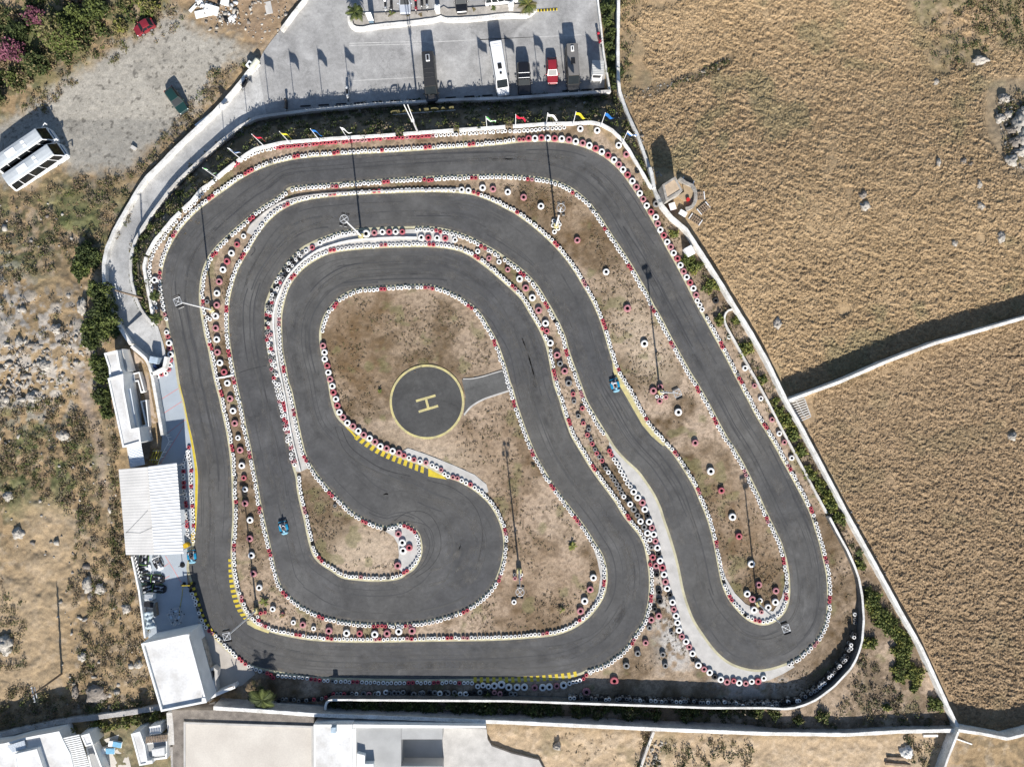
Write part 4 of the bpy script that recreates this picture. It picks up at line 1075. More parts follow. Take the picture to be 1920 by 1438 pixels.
def srow(pl, spacing=7.5, col='W', rad=.255, off=0.0, jit=.55, skip=0.0, reds=True, stack=1):
    p = np.array(pl, float)
    if off: p = p + normals2d(p) * off
    q = resample([tuple(v) for v in p], spacing)
    for x, y in q:
        if random.random() < skip: continue
        x += random.gauss(0, jit); y += random.gauss(0, jit)
        if any((x - a) ** 2 + (y - b) ** 2 < (14 * (rad * .82 + r * .86)) ** 2 for a, b, r in TYPOS): continue
        c = random.choice(col)
        if reds and c == 'W':
            d = np.min(np.hypot(RA[:, 0] - x, RA[:, 1] - y))
            if d < 7.6: c = random.choice('RRRRP')
            elif random.random() < .02: c = random.choice('GGK')
        for lv in range(stack):
            SX.append(x); SY.append(y); SR.append(rad * random.uniform(.92, 1.07)); SCc.append('WRPGKY'.index(c if lv == stack - 1 else random.choice('KKG'))); SZ.append(-.012 + .215 * lv); ST.append(.215 * (stack - 1))
def part(curve, a, b):
    p = np.array(curve); i = int(np.argmin(np.hypot(p[:, 0] - a[0], p[:, 1] - a[1]))); j = int(np.argmin(np.hypot(p[:, 0] - b[0], p[:, 1] - b[1])))
    return curve[i:j + 1] if i <= j else curve[i:] + curve[:j + 1]
srow(part(L_S, (974, 268), (304, 500)), off=-6)
srow(P("310,597 306,580 302,562 300,545 299,528 299,512"), spacing=7.5)
srow(part(L_S, (1475, 1243), (1322, 600)), off=-6)
srow(part(L_S, (775, 425), (1135, 808)), off=-6.2)
srow(part(L_S, (605, 445), (674, 429)), off=-6)
srow(P("1143,845 1151,861 1158,871 1164,882 1170,893 1176,903 1182,912"), spacing=8.6, rad=.31)
srow(part(L_S, (1104, 1254), (603, 897)), off=-6)
srow(part(L_S, (603, 897), (554, 895)), off=-6)
srow(P("1094,1273 1102,1264 1107,1262")); srow(P("1068,1281 1077,1279 1087,1276"), rad=.3)
srow(P("893,1281 860,1280 800,1280 740,1281 680,1279 620,1277 590,1274 560,1270 520,1267"), spacing=7.9)
srow(P("512,1272 507,1264 500,1262 480,1256 462,1247 437,1225 405,1193 392,1184 382,1172 374,1155 367,1135 360,1113"), spacing=7.6)
srow(P("357,1108 355,1098"), col='K')
srow(part(R_S, (547, 350), (882, 915)), off=-5.6)
srow(part(R_S, (599, 622), (532, 359)), off=-5.6)
# second row by the track wall: red run, then white
srow(P("517,277 580,271 650,265 730,259 812,255"), spacing=7.0, col='RRRP', reds=False)
srow(P("818,254 880,250 930,247 964,245"), spacing=7.8); srow(P("967,246 1000,244 1030,241 1058,239"), spacing=7.6)
srow(P("514,278 490,283 470,290 452,301 440,309 425,320 410,330 395,345 380,360 366,377 350,394 335,405"), spacing=7.6, skip=.08)
srow(P("329,416 321,425 312,436 304,449 295,458 289,470 283,483 280,498 279,513 281,530 283,546 288,562 291,578"), spacing=7.8, skip=.05)
# double row by the pit
srow(P("353,838 353,850 355,866 357,882 357,905 358,925 360,945 361,962 362,990 362,1014"), spacing=7.4); srow(P("350,848 347,858 343,866 343,890 344,910 346,930 349,955 350,985 352,1008"), spacing=7.4)
for i_ in range(len(SX)):
    if SX[i_] < 366 and 832 < SY[i_] < 1020:
        for a0, b0 in ((832, 842), (877, 886), (905, 916), (942, 952), (978, 988)):
            if a0 < SY[i_] < b0: SCc[i_] = 1
# dark rows along the foot of the inner wall
srow(P("516,1318 525,1312 540,1312 560,1314 580,1313 600,1311 614,1306 622,1301 645,1301 668,1301"), spacing=7.6, col='WGGKR', reds=False, stack=2)
srow(P("682,1301 700,1301 720,1301 745,1300 762,1300 790,1299 830,1300 866,1300 900,1300 945,1300 966,1301"), spacing=9.5, col='WGKPGG', rad=.36, jit=1.2, reds=False, stack=2)
srow(P("1070,1309 1100,1310 1130,1311 1155,1310 1200,1314 1260,1315 1320,1317 1360,1318"), spacing=6.6, col='GWWGK', jit=1.0, reds=False, skip=.1, stack=5)
srow(P("1362,1318 1400,1320 1440,1319 1475,1317 1500,1313 1520,1303 1545,1283 1570,1256 1590,1230 1598,1205 1603,1190"), spacing=6.4, col='GWWGK', jit=1.2, reds=False, skip=.1, stack=5)
srow(P("1385,1322 1440,1324 1480,1323"), spacing=8, col='GGWK', jit=1.0, reds=False, stack=6)
srow(P("1604,1168 1603,1152"), col='GW', reds=False)
srow(P("496,1148 484,1152 482,1162 488,1170"), col='RW', reds=False)
# loose heaps filling the concrete channel
def heap(pl, wid, n, cols, rad=.25):
    q = resample(pl, 1.0); nr = normals2d(q); got = []
    for _ in range(n * 6):
        if len(got) >= n: break
        i = random.randrange(len(q)); w = random.uniform(-wid, wid)
        x, y = q[i] + nr[i] * w
        if any((x - a) ** 2 + (y - b) ** 2 < 30 for a, b in got): continue
        got.append((x, y)); SX.append(x); SY.append(y); SR.append(rad * random.uniform(.85, 1.1)); SCc.append('WRPGKY'.index(random.choice(cols))); SZ.append(-.012); ST.append(0)
heap(P("566,474 553,487 540,502 527,519 516,540 508,560 503,585 502,610"), 4.6, 74, 'WWGGKRK')
heap(P("502,610 504,640 509,675 515,705 522,735 530,770 538,805 546,840 553,872"), 4.6, 150, 'WWWWWPRG')
srow(P("361,1002 361,1014"), col='Y', reds=False)
n = len(SX); print('small tyres', n, 'single tyres', NT[0])
SXa = np.array(SX); SYa = np.array(SY); R_ = np.array(SR); hs_ = 0.22
zz = hland(SXa, SYa)
SZa = np.array(SZ); STa = np.array(ST)
k = (1 - (zz + hs_ + STa) / CAMH) / PPM
wx = (SXa - CX) * k; wy = (CY - SYa) * k
ang = rng.uniform(0, 6.28, n); ca, sa = np.cos(ang), np.sin(ang)
tx, ty = rng.normal(0, .05, n), rng.normal(0, .05, n)
vx = sv[None, :, 0] * R_[:, None]; vy = sv[None, :, 1] * R_[:, None]
V = np.stack([wx[:, None] + vx * ca[:, None] - vy * sa[:, None], wy[:, None] + vx * sa[:, None] + vy * ca[:, None],
              zz[:, None] + SZa[:, None] + sv[None, :, 2] * hs_ + vx * tx[:, None] + vy * ty[:, None]], -1).reshape(-1, 3)
F = (sf[None] + (np.arange(n) * len(sv))[:, None, None]).reshape(-1, 4)
MI = np.where(sfl[None] == 1, 6, np.array(SCc)[:, None]).reshape(-1)
me = np_mesh('tyre_rows', V, F, [TM[c] for c in 'WRPGKY'] + [M_rubber], MI, True)
o = link_mesh('tyre_rows', me, None, 'stuff'); o['label'] = 'rows of small white and red painted tyres edging every lane'
# ------------------------------------------------------------------ masts, flags
def yaw_px(dx, dy):
    """heading of a photo direction (y down) in the world"""
    return math.atan2(-dy, dx)
MH = 10.3
def mast(head, round_, label):
    k = 1 - MH / CAMH
    bx, by = CX + (head[0] - CX) * k, CY + (head[1] - CY) * k
    b = G(bx, by, 0)
    root = empty('light_mast', (b[0], b[1], -.02), random.uniform(-.2, .2) + (.25 if not round_ else 0), label, 'light mast', 'floodlight masts round the track')
    q = MB(); q.cyl((0, 0, 0), (0, 0, MH - .1), .13, .075, 12); q.box((0, 0, .02), (.5, .5, .05)); q.box((.1, 0, 3.4), (.22, .16, .3)); q.build('pole', M_polew, root)
    q = MB(); q.bbox((0, 0, .32), (.62, .62, .6), .04); q.build('footing', M_yelp, root)
    q = MB(); r = .50
    if round_:
        n = 20; pts = [(r * math.cos(2 * math.pi * i / n), r * math.sin(2 * math.pi * i / n), MH) for i in range(n + 1)]
        q.tube(pts, .035, 6)
        ang = [math.pi / 4 + i * math.pi / 2 for i in range(4)]
    else:
        s = .42
        q.tube([(-s, -s, MH), (s, -s, MH), (s, s, MH), (-s, s, MH), (-s, -s, MH)], .035, 6)
        ang = [math.pi / 4 + i * math.pi / 2 for i in range(4)]; r = s * 1.4
    for a in ang: q.cyl((0, 0, MH), (r * math.cos(a), r * math.sin(a), MH), .028, .028, 6)
    q.build('head_frame', M_steel, root)
    for sgn in (1, -1):
        for off in ((-.28, .28) if round_ else (0,)):
            w = .34 if round_ else .78
            q = MB(); q.box((off, sgn * (.64 if not round_ else .66), MH - .12), (w, .22, .34), 0, 0, 1, rx=sgn * .5)
            fl = q.build('floodlight', M_black, root)
            q = MB(); q.box((off, sgn * (.64 if not round_ else .66) + sgn * .115, MH - .18), (w * .86, .02, .26), 0, 0, 1, rx=sgn * .5); q.build('lens', M_lamp, fl)
    return root
mast((333, 565), False, 'square headed floodlight mast leaning out over the first corner lane')
mast((645, 411), True, 'round headed floodlight mast with yellow footing above the helipad loop')
mast((1052, 390), True, 'round headed floodlight mast at the upper end of the long island')
mast((1270, 737), False, 'square headed floodlight mast in the middle of the long island')
mast((1474, 1178), False, 'square headed floodlight mast inside the hairpin tip')
mast((425, 1193), False, 'square headed floodlight mast reaching over the pit exit bend')
mast((975, 1110), True, 'round headed floodlight mast on the dry ground below the helipad')

M_fl = {}
FC = {'green': (0.10, 0.42, 0.10), 'blue': (0.02, 0.16, 0.50), 'red': (0.55, 0.015, 0.05), 'yellow': (0.62, 0.55, 0.03), 'white': (0.78, 0.78, 0.76)}
for c_, v_ in FC.items(): M_fl[c_] = mat('flag_cloth_' + c_, v_, 0.8, 0.06, 2)
def flag(base, top, col, label, two=None, lx=1.35, hh=1.0, ph=0.0):
    FH = 5.0
    k = 1 - FH / CAMH
    bx, by = CX + (top[0] - CX) * k, CY + (top[1] - CY) * k
    b = G(bx, by, 0)
    root = empty('flag', (b[0], b[1], -.3), 0, label, 'flag', 'flags on white poles along the track wall')
    q = MB(); q.cyl((0, 0, 0), (0, 0, FH + .3), .055, .035, 8); q.cyl((0, 0, FH + .3), (0, 0, FH + .37), .06, .03, 8); q.build('pole', M_polew, root)
    nx_, nz_ = 14, 6
    vs = []; fs = []; ms = []
    for j in range(nz_ + 1):
        for i in range(nx_ + 1):
            u = i / nx_; v = j / nz_
            droop = .42 * u * u
            y = (.16 * math.sin(u * 6.5 + ph + v * .8) * (0.3 + u)) - .55 * u
            vs.append((.04 + lx * u * (.92 - .05 * v), y + .18 * v * u, FH + .2 - hh * v - droop))
    for j in range(nz_):
        for i in range(nx_):
            a = j * (nx_ + 1) + i
            fs.append((a, a + 1, a + nx_ + 2, a + nx_ + 1)); ms.append(0 if two is None or (j < nz_ / 2) == (i < nx_ / 2) else 1)
    me = np_mesh('cloth', np.array(vs), np.array(fs), [M_fl[col], M_fl[two or col]], ms, True)
    o = link_mesh('cloth', me, root)
    sd = o.modifiers.new('thickness', 'SOLIDIFY'); sd.thickness = .012
    return root
for i, (b_, t_, c_, tw, lb) in enumerate([((402, 335), (380, 315), 'green', 'white', 'green and white flag leaning over the ramp bank'), ((448, 301), (427, 278), 'white', 'blue', 'white and blue flag next to the ramp bank flag'),
    ((491, 272), (472, 252), 'red', None, 'red flag left of the red tyre run'), ((544, 271), (524, 247), 'yellow', None, 'yellow flag above the start of the red tyre run'),
    ((596, 265), (582, 242), 'blue', None, 'blue flag above the middle of the red tyre run'), ((650, 261), (638, 239), 'white', 'white', 'white flag above the red tyre run'),
    ((912, 244), (911, 219), 'green', 'white', 'green and white flag right of the lighting mast'), ((969, 242), (967, 215), 'red', None, 'red flag above the big alternating tyres'),
    ((1022, 239), (1027, 212), 'white', None, 'white flag between red and yellow flags'), ((1075, 235), (1080, 210), 'yellow', None, 'yellow flag near the outer corner of the wall'),
    ((1129, 237), (1135, 212), 'blue', None, 'blue flag on the outer corner of the wall'), ((1167, 267), (1177, 246), 'white', 'blue', 'white and blue flag past the outer corner near the boundary wall')]):
    flag(b_, t_, c_, lb, tw, ph=i * 1.3)

# tall double lighting mast by the bank
b = G(784, 250, 0)
root = empty('tall_mast', (b[0], b[1], 0), 0, 'tall grey mast splitting into two poles by the red tyres', 'mast')
top = G(761, 197, 12.5); top = (top[0] - b[0], top[1] - b[1])
q = MB(); q.cyl((0, 0, 0), (top[0] * .45, top[1] * .45, 6.0), .13, .11, 10); q.build('pole', M_steel, root)
for sx in (-.12, .12):
    q = MB(); q.cyl((top[0] * .42 + sx, top[1] * .42, 5.6), (top[0] + sx * 1.8, top[1], 12.5), .075, .06, 8); q.build('upper_pole', M_polew, root)
q = MB(); q.bbox((top[0] * .45, top[1] * .45, 5.9), (.4, .3, .5), .03); q.build('junction_box', M_steel, root)

def upole(base, top, hgt, label, zb=0.0):
    b = G(base[0], base[1], zb); t = G(top[0], top[1], zb + hgt)
    root = empty('utility_pole', b, 0, label, 'utility pole')
    d = Vector(t) - Vector(b)
    q = MB(); q.cyl((0, 0, -.2), tuple(d), .16, .11, 10); q.build('pole', M_wood, root)
    q = MB(); e = Vector((-d.y, d.x, 0)).normalized() if d.xy.length > .05 else Vector((0, 1, 0))
    e = Vector((0.22, -.97, 0)) if hgt > 0 else e
    c = d * .96
    q.cyl(tuple(c - e * 1.0), tuple(c + e * 1.0), .06, .06, 6); c2 = d * .88; q.cyl(tuple(c2 - e * .7), tuple(c2 + e * .7), .05, .05, 6); q.build('cross_arm', M_polew, root)
    for s in (-.9, -.45, .45, .9):
        q = MB(); p = c + e * s; q.cyl(tuple(p), (p.x, p.y, p.z + .22), .05, .03, 6); q.build('insulator', M_white, root)
upole((272, 560), (217, 545), 7.4, 'brown utility pole leaning over the ramp road', -.9)
upole((115, 1263), (60, 1303), 7.2, 'brown utility pole on the bare hillside by the rubble wall')

# ------------------------------------------------------------------ vehicles
def car_paint(name, col):
    return mat('car_paint_' + name, col, 0.28, 0.03, 1.0, spec=0.5, coat=0.6)
def lamp_part(name, c, s, root, m):
    q = MB(); q.bbox(c, s, min(s) * .3); return q.build(name, m, root)
def wheels(root, L_, Wd, r, xf, xr, m=M_chrome):
    for x in (xf, xr):
        for s in (1, -1):
            q = MB(); y = s * (Wd / 2 - .11)
            q.cyl((x, y - .11, r), (x, y + .11, r), r, r, 18, 0); w = q.build('wheel', M_rubber, root)
            q = MB(); q.cyl((x, y + s * .10, r), (x, y + s * .125, r), r * .62, r * .56, 14, 0); q.build('rim', m, w)
def vehicle(name, label, cat, px, py, dx, dy, L_, Wd, H_, paint, kind='car', zb=LOTZ + .02, roofm=None, extras=(), mid=.5, group=None):
    x, y, _ = G(px, py, zb + H_ * mid)
    root = empty(name, (x, y, zb), yaw_px(dx, dy), label, cat, group)
    hl, hw = L_ / 2, Wd / 2
    r = .31 if kind == 'car' else .35
    wz = H_ * (.60 if kind in ('car', 'suv') else .48)
    low = .22
    # lower body: stations nose -> tail (x, half width factor, top)
    if kind == 'car':
        hood = H_ * .56; st = [(hl, .72, hood * .80), (hl - .12, .86, hood * .90), (hl - .5, .95, hood * .97), (hl * .45, .99, wz), (0, 1, wz), (-hl * .5, .99, wz), (-hl + .3, .95, wz), (-hl + .08, .88, wz * .94), (-hl, .80, wz * .86)]
        cab = (hl * .45, hl * .06, -hl + .62, -hl + .16)
    elif kind == 'suv':
        hood = H_ * .60; st = [(hl, .76, hood * .82), (hl - .1, .90, hood * .93), (hl - .4, .97, hood), (hl * .42, 1, wz), (0, 1, wz), (-hl * .6, 1, wz), (-hl + .15, .97, wz), (-hl, .90, wz * .96)]
        cab = (hl * .42, hl * .16, -hl + .28, -hl + .05)
    else:
        hood = H_ * .47; st = [(hl, .74, hood * .78), (hl - .12, .88, hood * .9), (hl - .5, .96, hood), (hl - 1.0, 1, wz), (0, 1, wz), (-hl + .1, 1, wz), (-hl, .97, wz)]
        cab = (hl - .85, hl - 1.65, -hl + .10, -hl + .02)
    q = MB(); rings = []
    for sx, f, t in st:
        w = hw * f
        rings.append([(sx, -w * .94, low), (sx, -w, low + .22), (sx, -w, t * .82), (sx, -w * .90, t), (sx, w * .90, t), (sx, w, t * .82), (sx, w, low + .22), (sx, w * .94, low)])
    q.loft(rings[::-1])
    body = q.build('body', paint, root)
    # greenhouse: pillars in body paint, glass set just proud
    xw0, xw1, xr1, xr0 = cab
    tum = .80 if kind != 'van' else .90
    bw, tw = hw * .90, hw * tum * .94
    B = [(xw0, -bw, wz - .03), (xw0, bw, wz - .03), (xr0, bw, wz - .03), (xr0, -bw, wz - .03)]
    T = [(xw1, -tw, H_ - .05), (xw1, tw, H_ - .05), (xr1, tw, H_ - .05), (xr1, -tw, H_ - .05)]
    q = MB(); q.add(B + T, [(0, 1, 5, 4), (1, 2, 6, 5), (2, 3, 7, 6), (3, 0, 4, 7), (4, 5, 6, 7)])
    q.build('cabin', paint, root)
    q = MB(); n_ = 6; rr = []
    for i in range(n_ + 1):
        u = i / n_; xx = xw1 + .04 + (xr1 - .03 - xw1 - .04) * u; cr = .05 * math.sin(math.pi * u) + .012; w = tw * (1.0 - .06 * abs(2 * u - 1) ** 3)
        rr.append([(xx, -w, H_ - .055), (xx, -w * .93, H_ - .01 + cr * .5), (xx, -w * .5, H_ + cr), (xx, w * .5, H_ + cr), (xx, w * .93, H_ - .01 + cr * .5), (xx, w, H_ - .055)])
    q.loft(rr[::-1]); q.build('roof', roofm or paint, root)
    def pane(nm, a, b, c, d, mg=.10, u0=0.0, u1=1.0):
        a, b, c, d = (Vector(v) for v in (a, b, c, d))
        def bi(u, v): return (a * (1 - u) + b * u) * (1 - v) + (d * (1 - u) + c * u) * v
        uu0 = u0 + (u1 - u0) * mg * .5; uu1 = u1 - (u1 - u0) * mg * .5
        p = [bi(uu0, mg), bi(uu1, mg), bi(uu1, 1 - mg), bi(uu0, 1 - mg)]
        nn = (p[1] - p[0]).cross(p[3] - p[0]).normalized() * .02
        q = MB(); q.add([tuple(v + nn) for v in p] + [tuple(v - nn * .5) for v in p], [(0, 1, 2, 3), (0, 4, 5, 1), (1, 5, 6, 2), (2, 6, 7, 3), (3, 7, 4, 0)]); q.build(nm, M_glass, root)
    pane('windscreen', B[0], B[1], T[1], T[0], .09)
    pane('rear_window', B[2], B[3], T[3], T[2], .14)
    ns = 2 if kind in ('car', 'suv') else 4
    for i in range(ns):
        pane('side_window', B[1], B[2], T[2], T[1], .12, i / ns, (i + 1) / ns); pane('side_window', B[3], B[0], T[0], T[3], .12, i / ns, (i + 1) / ns)
    wheels(root, L_, Wd, r, hl - .78, -hl + .80)
    for s in (1, -1):
        lamp_part('headlight', (hl - .10, s * hw * .66, hood * .76), (.16, .30, .14), root, M_lamp)
        lamp_part('tail_light', (-hl + .01, s * hw * .74, wz * .80), (.06, .22, .22), root, mat('tail_lens', (.35, .02, .02), .3, .05))
        lamp_part('mirror', (xw0 - .22, s * (hw + .11), wz + .10), (.14, .22, .18), root, paint if kind != 'van' else M_black)
    lamp_part('bumper', (hl - .02, 0, low + .14), (.12, Wd * .78, .20), root, M_black)
    lamp_part('bumper', (-hl + .01, 0, low + .16), (.10, Wd * .84, .18), root, M_black)
    for ex in extras: ex(root, hl, hw, H_)
    return root
def hatch(xo, lx, ly, m=M_black, nm='roof_hatch', hz_=.10):
    def f(root, hl, hw, H_): lamp_part(nm, (xo, 0, H_ + .05 + hz_ / 2), (lx, ly, hz_), root, m)
    return f
def racks(root, hl, hw, H_):
    for xo in (hl * .35, hl * .05):
        lamp_part('roof_bar', (xo - .6, 0, H_ + .08), (.07, hw * 1.7, .05), root, M_steel)
def ribs(xs, wfac=1.5, m=None):
    def f(root, hl, hw, H_):
        for xo in xs: lamp_part('roof_rib', (xo, 0, H_ + .055), (.06, hw * wfac, .05), root, m or M_black)
    return f
C_white = car_paint('white', (.80, .80, .80)); C_black = car_paint('black', (.012, .012, .014)); C_red = car_paint('red', (.20, .018, .026)); C_red2 = car_paint('old_red', (.26, .02, .028))
C_green = car_paint('dark_green', (.012, .040, .036)); C_silver = car_paint('silver', (.42, .45, .50)); C_grey = car_paint('graphite', (.035, .034, .033)); C_taupe = car_paint('taupe', (.17, .16, .15))
vehicle('minibus', 'white long wheelbase minibus parked aslant with a black roof hatch', 'minibus', 937, 131, 15, 92, 6.9, 1.85, 2.6, C_white, 'van', extras=(hatch(.1, .75, .55), hatch(1.05, .30, .30, M_black, 'roof_vent'), ribs((-2.6, -2.9), 1.3, M_steel)))
vehicle('minibus', 'black minibus with dark ribbed roof beside the cable mast shadow', 'minibus', 806.5, 147, 7, 84, 6.4, 1.85, 2.6, C_grey, 'van', extras=(hatch(-2.2, .95, .55, M_steel, 'air_conditioner', .14), hatch(-2.2, .7, .3, M_black, 'air_intake', .20), ribs((-.8, -.2, .4))))
vehicle('minibus', 'dark minibus with a taupe roof next to the white kiosk', 'minibus', 1073.5, 130, 5, 80, 6.0, 1.80, 2.6, C_grey, 'van', roofm=C_taupe, extras=(hatch(-.5, .85, .55), hatch(-2.2, .75, .42, M_white, 'air_conditioner', .14), hatch(-2.2, .55, .2, M_black, 'air_intake', .18)))
vehicle('off_road_car', 'shiny black off road car with a pale roof bar in the car park', 'car', 982.5, 149, 3, 60, 4.5, 1.85, 1.85, C_black, 'suv', extras=(racks,))
vehicle('saloon_car', 'dark red hatchback parked between two black vehicles', 'car', 1035.5, 133, 2, 50, 3.55, 1.55, 1.45, C_red2, 'car')
vehicle('saloon_car', 'dark red hatchback alone at the far edge of the gravel yard', 'car', 270, 51, -30, 17, 2.9, 1.45, 1.35, C_red, 'car')
vehicle('saloon_car', 'dark green car alone in the middle of the gravel yard', 'car', 330, 188, 30, 42, 3.9, 1.6, 1.45, C_green, 'car')
vehicle('saloon_car', 'silver car half hidden at the planting bed', 'car', 759, 0, 1, 40, 3.8, 1.65, 1.45, C_silver, 'car')
vehicle('saloon_car', 'black car beside the planting bed shadow', 'car', 864, -1, 3, 40, 3.7, 1.65, 1.5, C_black, 'suv')
vehicle('van', 'white van crosswise behind the planting bed', 'van', 940, -7, 60, -6, 4.6, 1.8, 1.9, C_white, 'van')

M_busg = mat('bus_glass', (0.010, 0.012, 0.014), 0.06, 0.1, 1, spec=0.7)
M_busw = car_paint('coach_white', (.78, .79, .80)); M_busr = mat('coach_roof', (.47, .50, .52), .5, .08, .8, .06, 9)
def bus(label, px, py, back):
    L_, Wd, H_ = 8.7, 2.35, 3.0
    x, y, _ = G(px, py, LOTZ + H_)
    root = empty('coach', (x, y, LOTZ + .02), yaw_px(87, -60), label, 'coach', 'white coaches parked side by side on the gravel')
    hl, hw = L_ / 2, Wd / 2; q = MB(); rings = []
    for sx, f, t in ((hl, .80, .8), (hl - .12, .93, 1.25), (hl - .4, .99, 1.55), (hl - 1, 1, 1.62), (0, 1, 1.62), (-hl + .2, 1, 1.62), (-hl, .93, 1.55)):
        w = hw * f; rings.append([(sx, -w * .96, .30), (sx, -w, .55), (sx, -w, t), (sx, w, t), (sx, w, .55), (sx, w * .96, .30)])
    q.loft(rings[::-1]); q.build('body', M_busw, root)
    bw, tw = hw * .985, hw * .76
    fx0, fx1, rx1, rx0 = hl - .16, hl - 1.05, -hl + .35, -hl + .04
    B = [(fx0, -bw * .93, 1.52), (fx0, bw * .93, 1.52), (rx0, bw, 1.58), (rx0, -bw, 1.58)]; T = [(fx1, -tw, H_ - .08), (fx1, tw, H_ - .08), (rx1, tw, H_ - .08), (rx1, -tw, H_ - .08)]
    q = MB(); q.add(B + T, [(0, 1, 5, 4), (1, 2, 6, 5), (2, 3, 7, 6), (3, 0, 4, 7), (4, 5, 6, 7)]); q.build('pillars', M_busw, root)
    q = MB(); rr = []
    for i in range(9):
        u = i / 8; xx = fx1 + .06 + (rx1 - .05 - fx1 - .06) * u; cr = .04 + .06 * math.sin(math.pi * u); w = tw * (1.02 - .10 * max(0, .25 - u) * 4 * .5)
        rr.append([(xx, -w, H_ - .10), (xx, -w * .9, H_ - .01), (xx, -w * .4, H_ + cr), (xx, w * .4, H_ + cr), (xx, w * .9, H_ - .01), (xx, w, H_ - .10)])
    q.loft(rr[::-1]); q.build('roof', M_busr, root)
    q = MB(); q.bbox((-1.2, 0, H_ + .10), (1.5, .9, .10), .04); q.build('roof_unit', M_busw, root)
    for s in (-1, 1):
        q = MB(); q.bbox((.9, s * .3, H_ + .10), (.5, .4, .05), .02); q.build('roof_vent', M_busw, root)
    def pane(nm, a, b, c, d, u0, u1, v0=.08, v1=.93):
        a, b, c, d = (Vector(v) for v in (a, b, c, d))
        def bi(u, v): return (a * (1 - u) + b * u) * (1 - v) + (d * (1 - u) + c * u) * v
        p = [bi(u0, v0), bi(u1, v0), bi(u1, v1), bi(u0, v1)]; nn = (p[1] - p[0]).cross(p[3] - p[0]).normalized() * .05
        q = MB(); q.add([tuple(v + nn) for v in p] + [tuple(v - nn * .5) for v in p], [(0, 1, 2, 3), (0, 4, 5, 1), (1, 5, 6, 2), (2, 6, 7, 3), (3, 7, 4, 0)]); q.build(nm, M_busg, root)
    pane('windscreen', B[0], B[1], T[1], T[0], .05, .95)
    pane('rear_window', B[2], B[3], T[3], T[2], .15, .85)
    for a, b_, c, d, rev in ((B[1], B[2], T[2], T[1], 0), (B[3], B[0], T[0], T[3], 1)):
        for u0, u1 in ((.02, .135), (.155, .36), (.375, .58), (.595, .80), (.815, .97)):
            if rev: u0, u1 = 1 - u1, 1 - u0
            pane('side_window', a, b_, c, d, u0, u1)
    for xx in (hl - 1.9, -hl + 2.0):
        for s in (1, -1):
            q = MB(); q.cyl((xx, s * (hw - .28), .48), (xx, s * (hw + .02), .48), .48, .48, 18); w = q.build('wheel', M_rubber, root)
            q = MB(); q.cyl((xx, s * (hw + .02), .48), (xx, s * (hw + .10), .48), .32, .22, 14); q.build('hub_cover', M_white, w)
    for s in (1, -1):
        q = MB(); q.tube([(hl - .5, s * hw * .96, 1.9), (hl + .15, s * (hw + .14), 2.0)], .05, 6); q.bbox((hl + .18, s * (hw + .16), 1.8), (.16, .24, .42), .04); q.build('mirror', M_busw, root)
        lamp_part('headlight', (hl - .03, s * hw * .62, .75), (.12, .42, .22), root, M_lamp)
    lamp_part('bumper', (hl - .02, 0, .45), (.14, Wd * .76, .24), root, M_busw)
    lamp_part('trim_strip', (hl - .06, 0, 1.28), (.10, Wd * .6, .10), root, mat('blue_trim', (.10, .22, .36), .4))
bus('white coach at the straw verge, windows facing the grass', 55.5, 306.5, False)
bus('white coach tight behind another, beside the big black shadow', 34, 277, False)

# ------------------------------------------------------------------ motorcycles, kiosk, sign letters
def motorbike(label, px, py, dx, dy, col, zb=LOTZ + .02, group='motorcycles in the car park'):
    x, y, _ = G(px, py, zb + .5)
    root = empty('motorcycle', (x, y, zb), yaw_px(dx, dy), label, 'motorcycle', group)
    for xx in (.62, -.62):
        q = MB(); n = 16; pts = [(xx + .27 * math.cos(2 * math.pi * i / n), 0, .30 + .27 * math.sin(2 * math.pi * i / n)) for i in range(n + 1)]
        q.tube(pts, .055, 6); w = q.build('wheel', M_rubber, root); q = MB(); q.cyl((xx, -.05, .3), (xx, .05, .3), .20, .20, 12); q.build('rim', M_steel, w)
    q = MB(); q.loft([[(a, -w, z0), (a, w, z0), (a, w * .7, z1), (a, -w * .7, z1)] for a, w, z0, z1 in ((.55, .10, .55, .85), (.35, .20, .40, .98), (.0, .18, .35, .80), (-.3, .17, .40, .78), (-.75, .12, .55, .82))][::-1]); q.build('fairing', col, root)
    q = MB(); q.bbox((-.25, 0, .84), (.75, .26, .10), .04); q.build('seat', M_black, root)
    q = MB(); q.tube([(.42, -.36, 1.02), (.50, 0, .98), (.42, .36, 1.02)], .025, 6); q.tube([(.50, 0, .98), (.62, 0, .32)], .035, 6); q.build('handlebar', M_black, root)
    lamp_part('headlight', (.64, 0, .84), (.10, .16, .14), root, M_lamp)
    lamp_part('top_box', (-.72, 0, 1.0), (.34, .36, .28), root, col)
mw = mat('scooter_white', (.75, .75, .74), .35); mk_ = mat('scooter_black', (.02, .02, .022), .4); mr_ = mat('scooter_red', (.40, .02, .04), .35)
motorbike('white motorcycle alone in the shade of the car park wall', 652, 177, 1, 20, mw)
motorbike('dark motorcycle in the shade close to the ramp bend', 537, 199, 0, 20, mk_)
motorbike('red motorcycle against the thin car park wall', 1124, 75, 4, 14, mr_)
motorbike('black motorcycle beside the ramp wall', 459, 158, -6, 10, mk_)
motorbike('white motorcycle in the row behind the planting bed, next to the palm', 723, 14, 1, 20, mw)
motorbike('black motorcycle behind the planting bed', 734, 12, 0, 20, mk_)
motorbike('red motorcycle beside the silver car', 780, 13, 0, 20, mr_)
motorbike('white motorcycle in front of the white pillar', 801, 9, 0, 20, mw)
motorbike('black motorcycle between red and white ones', 791, 6, 0, 20, mk_)
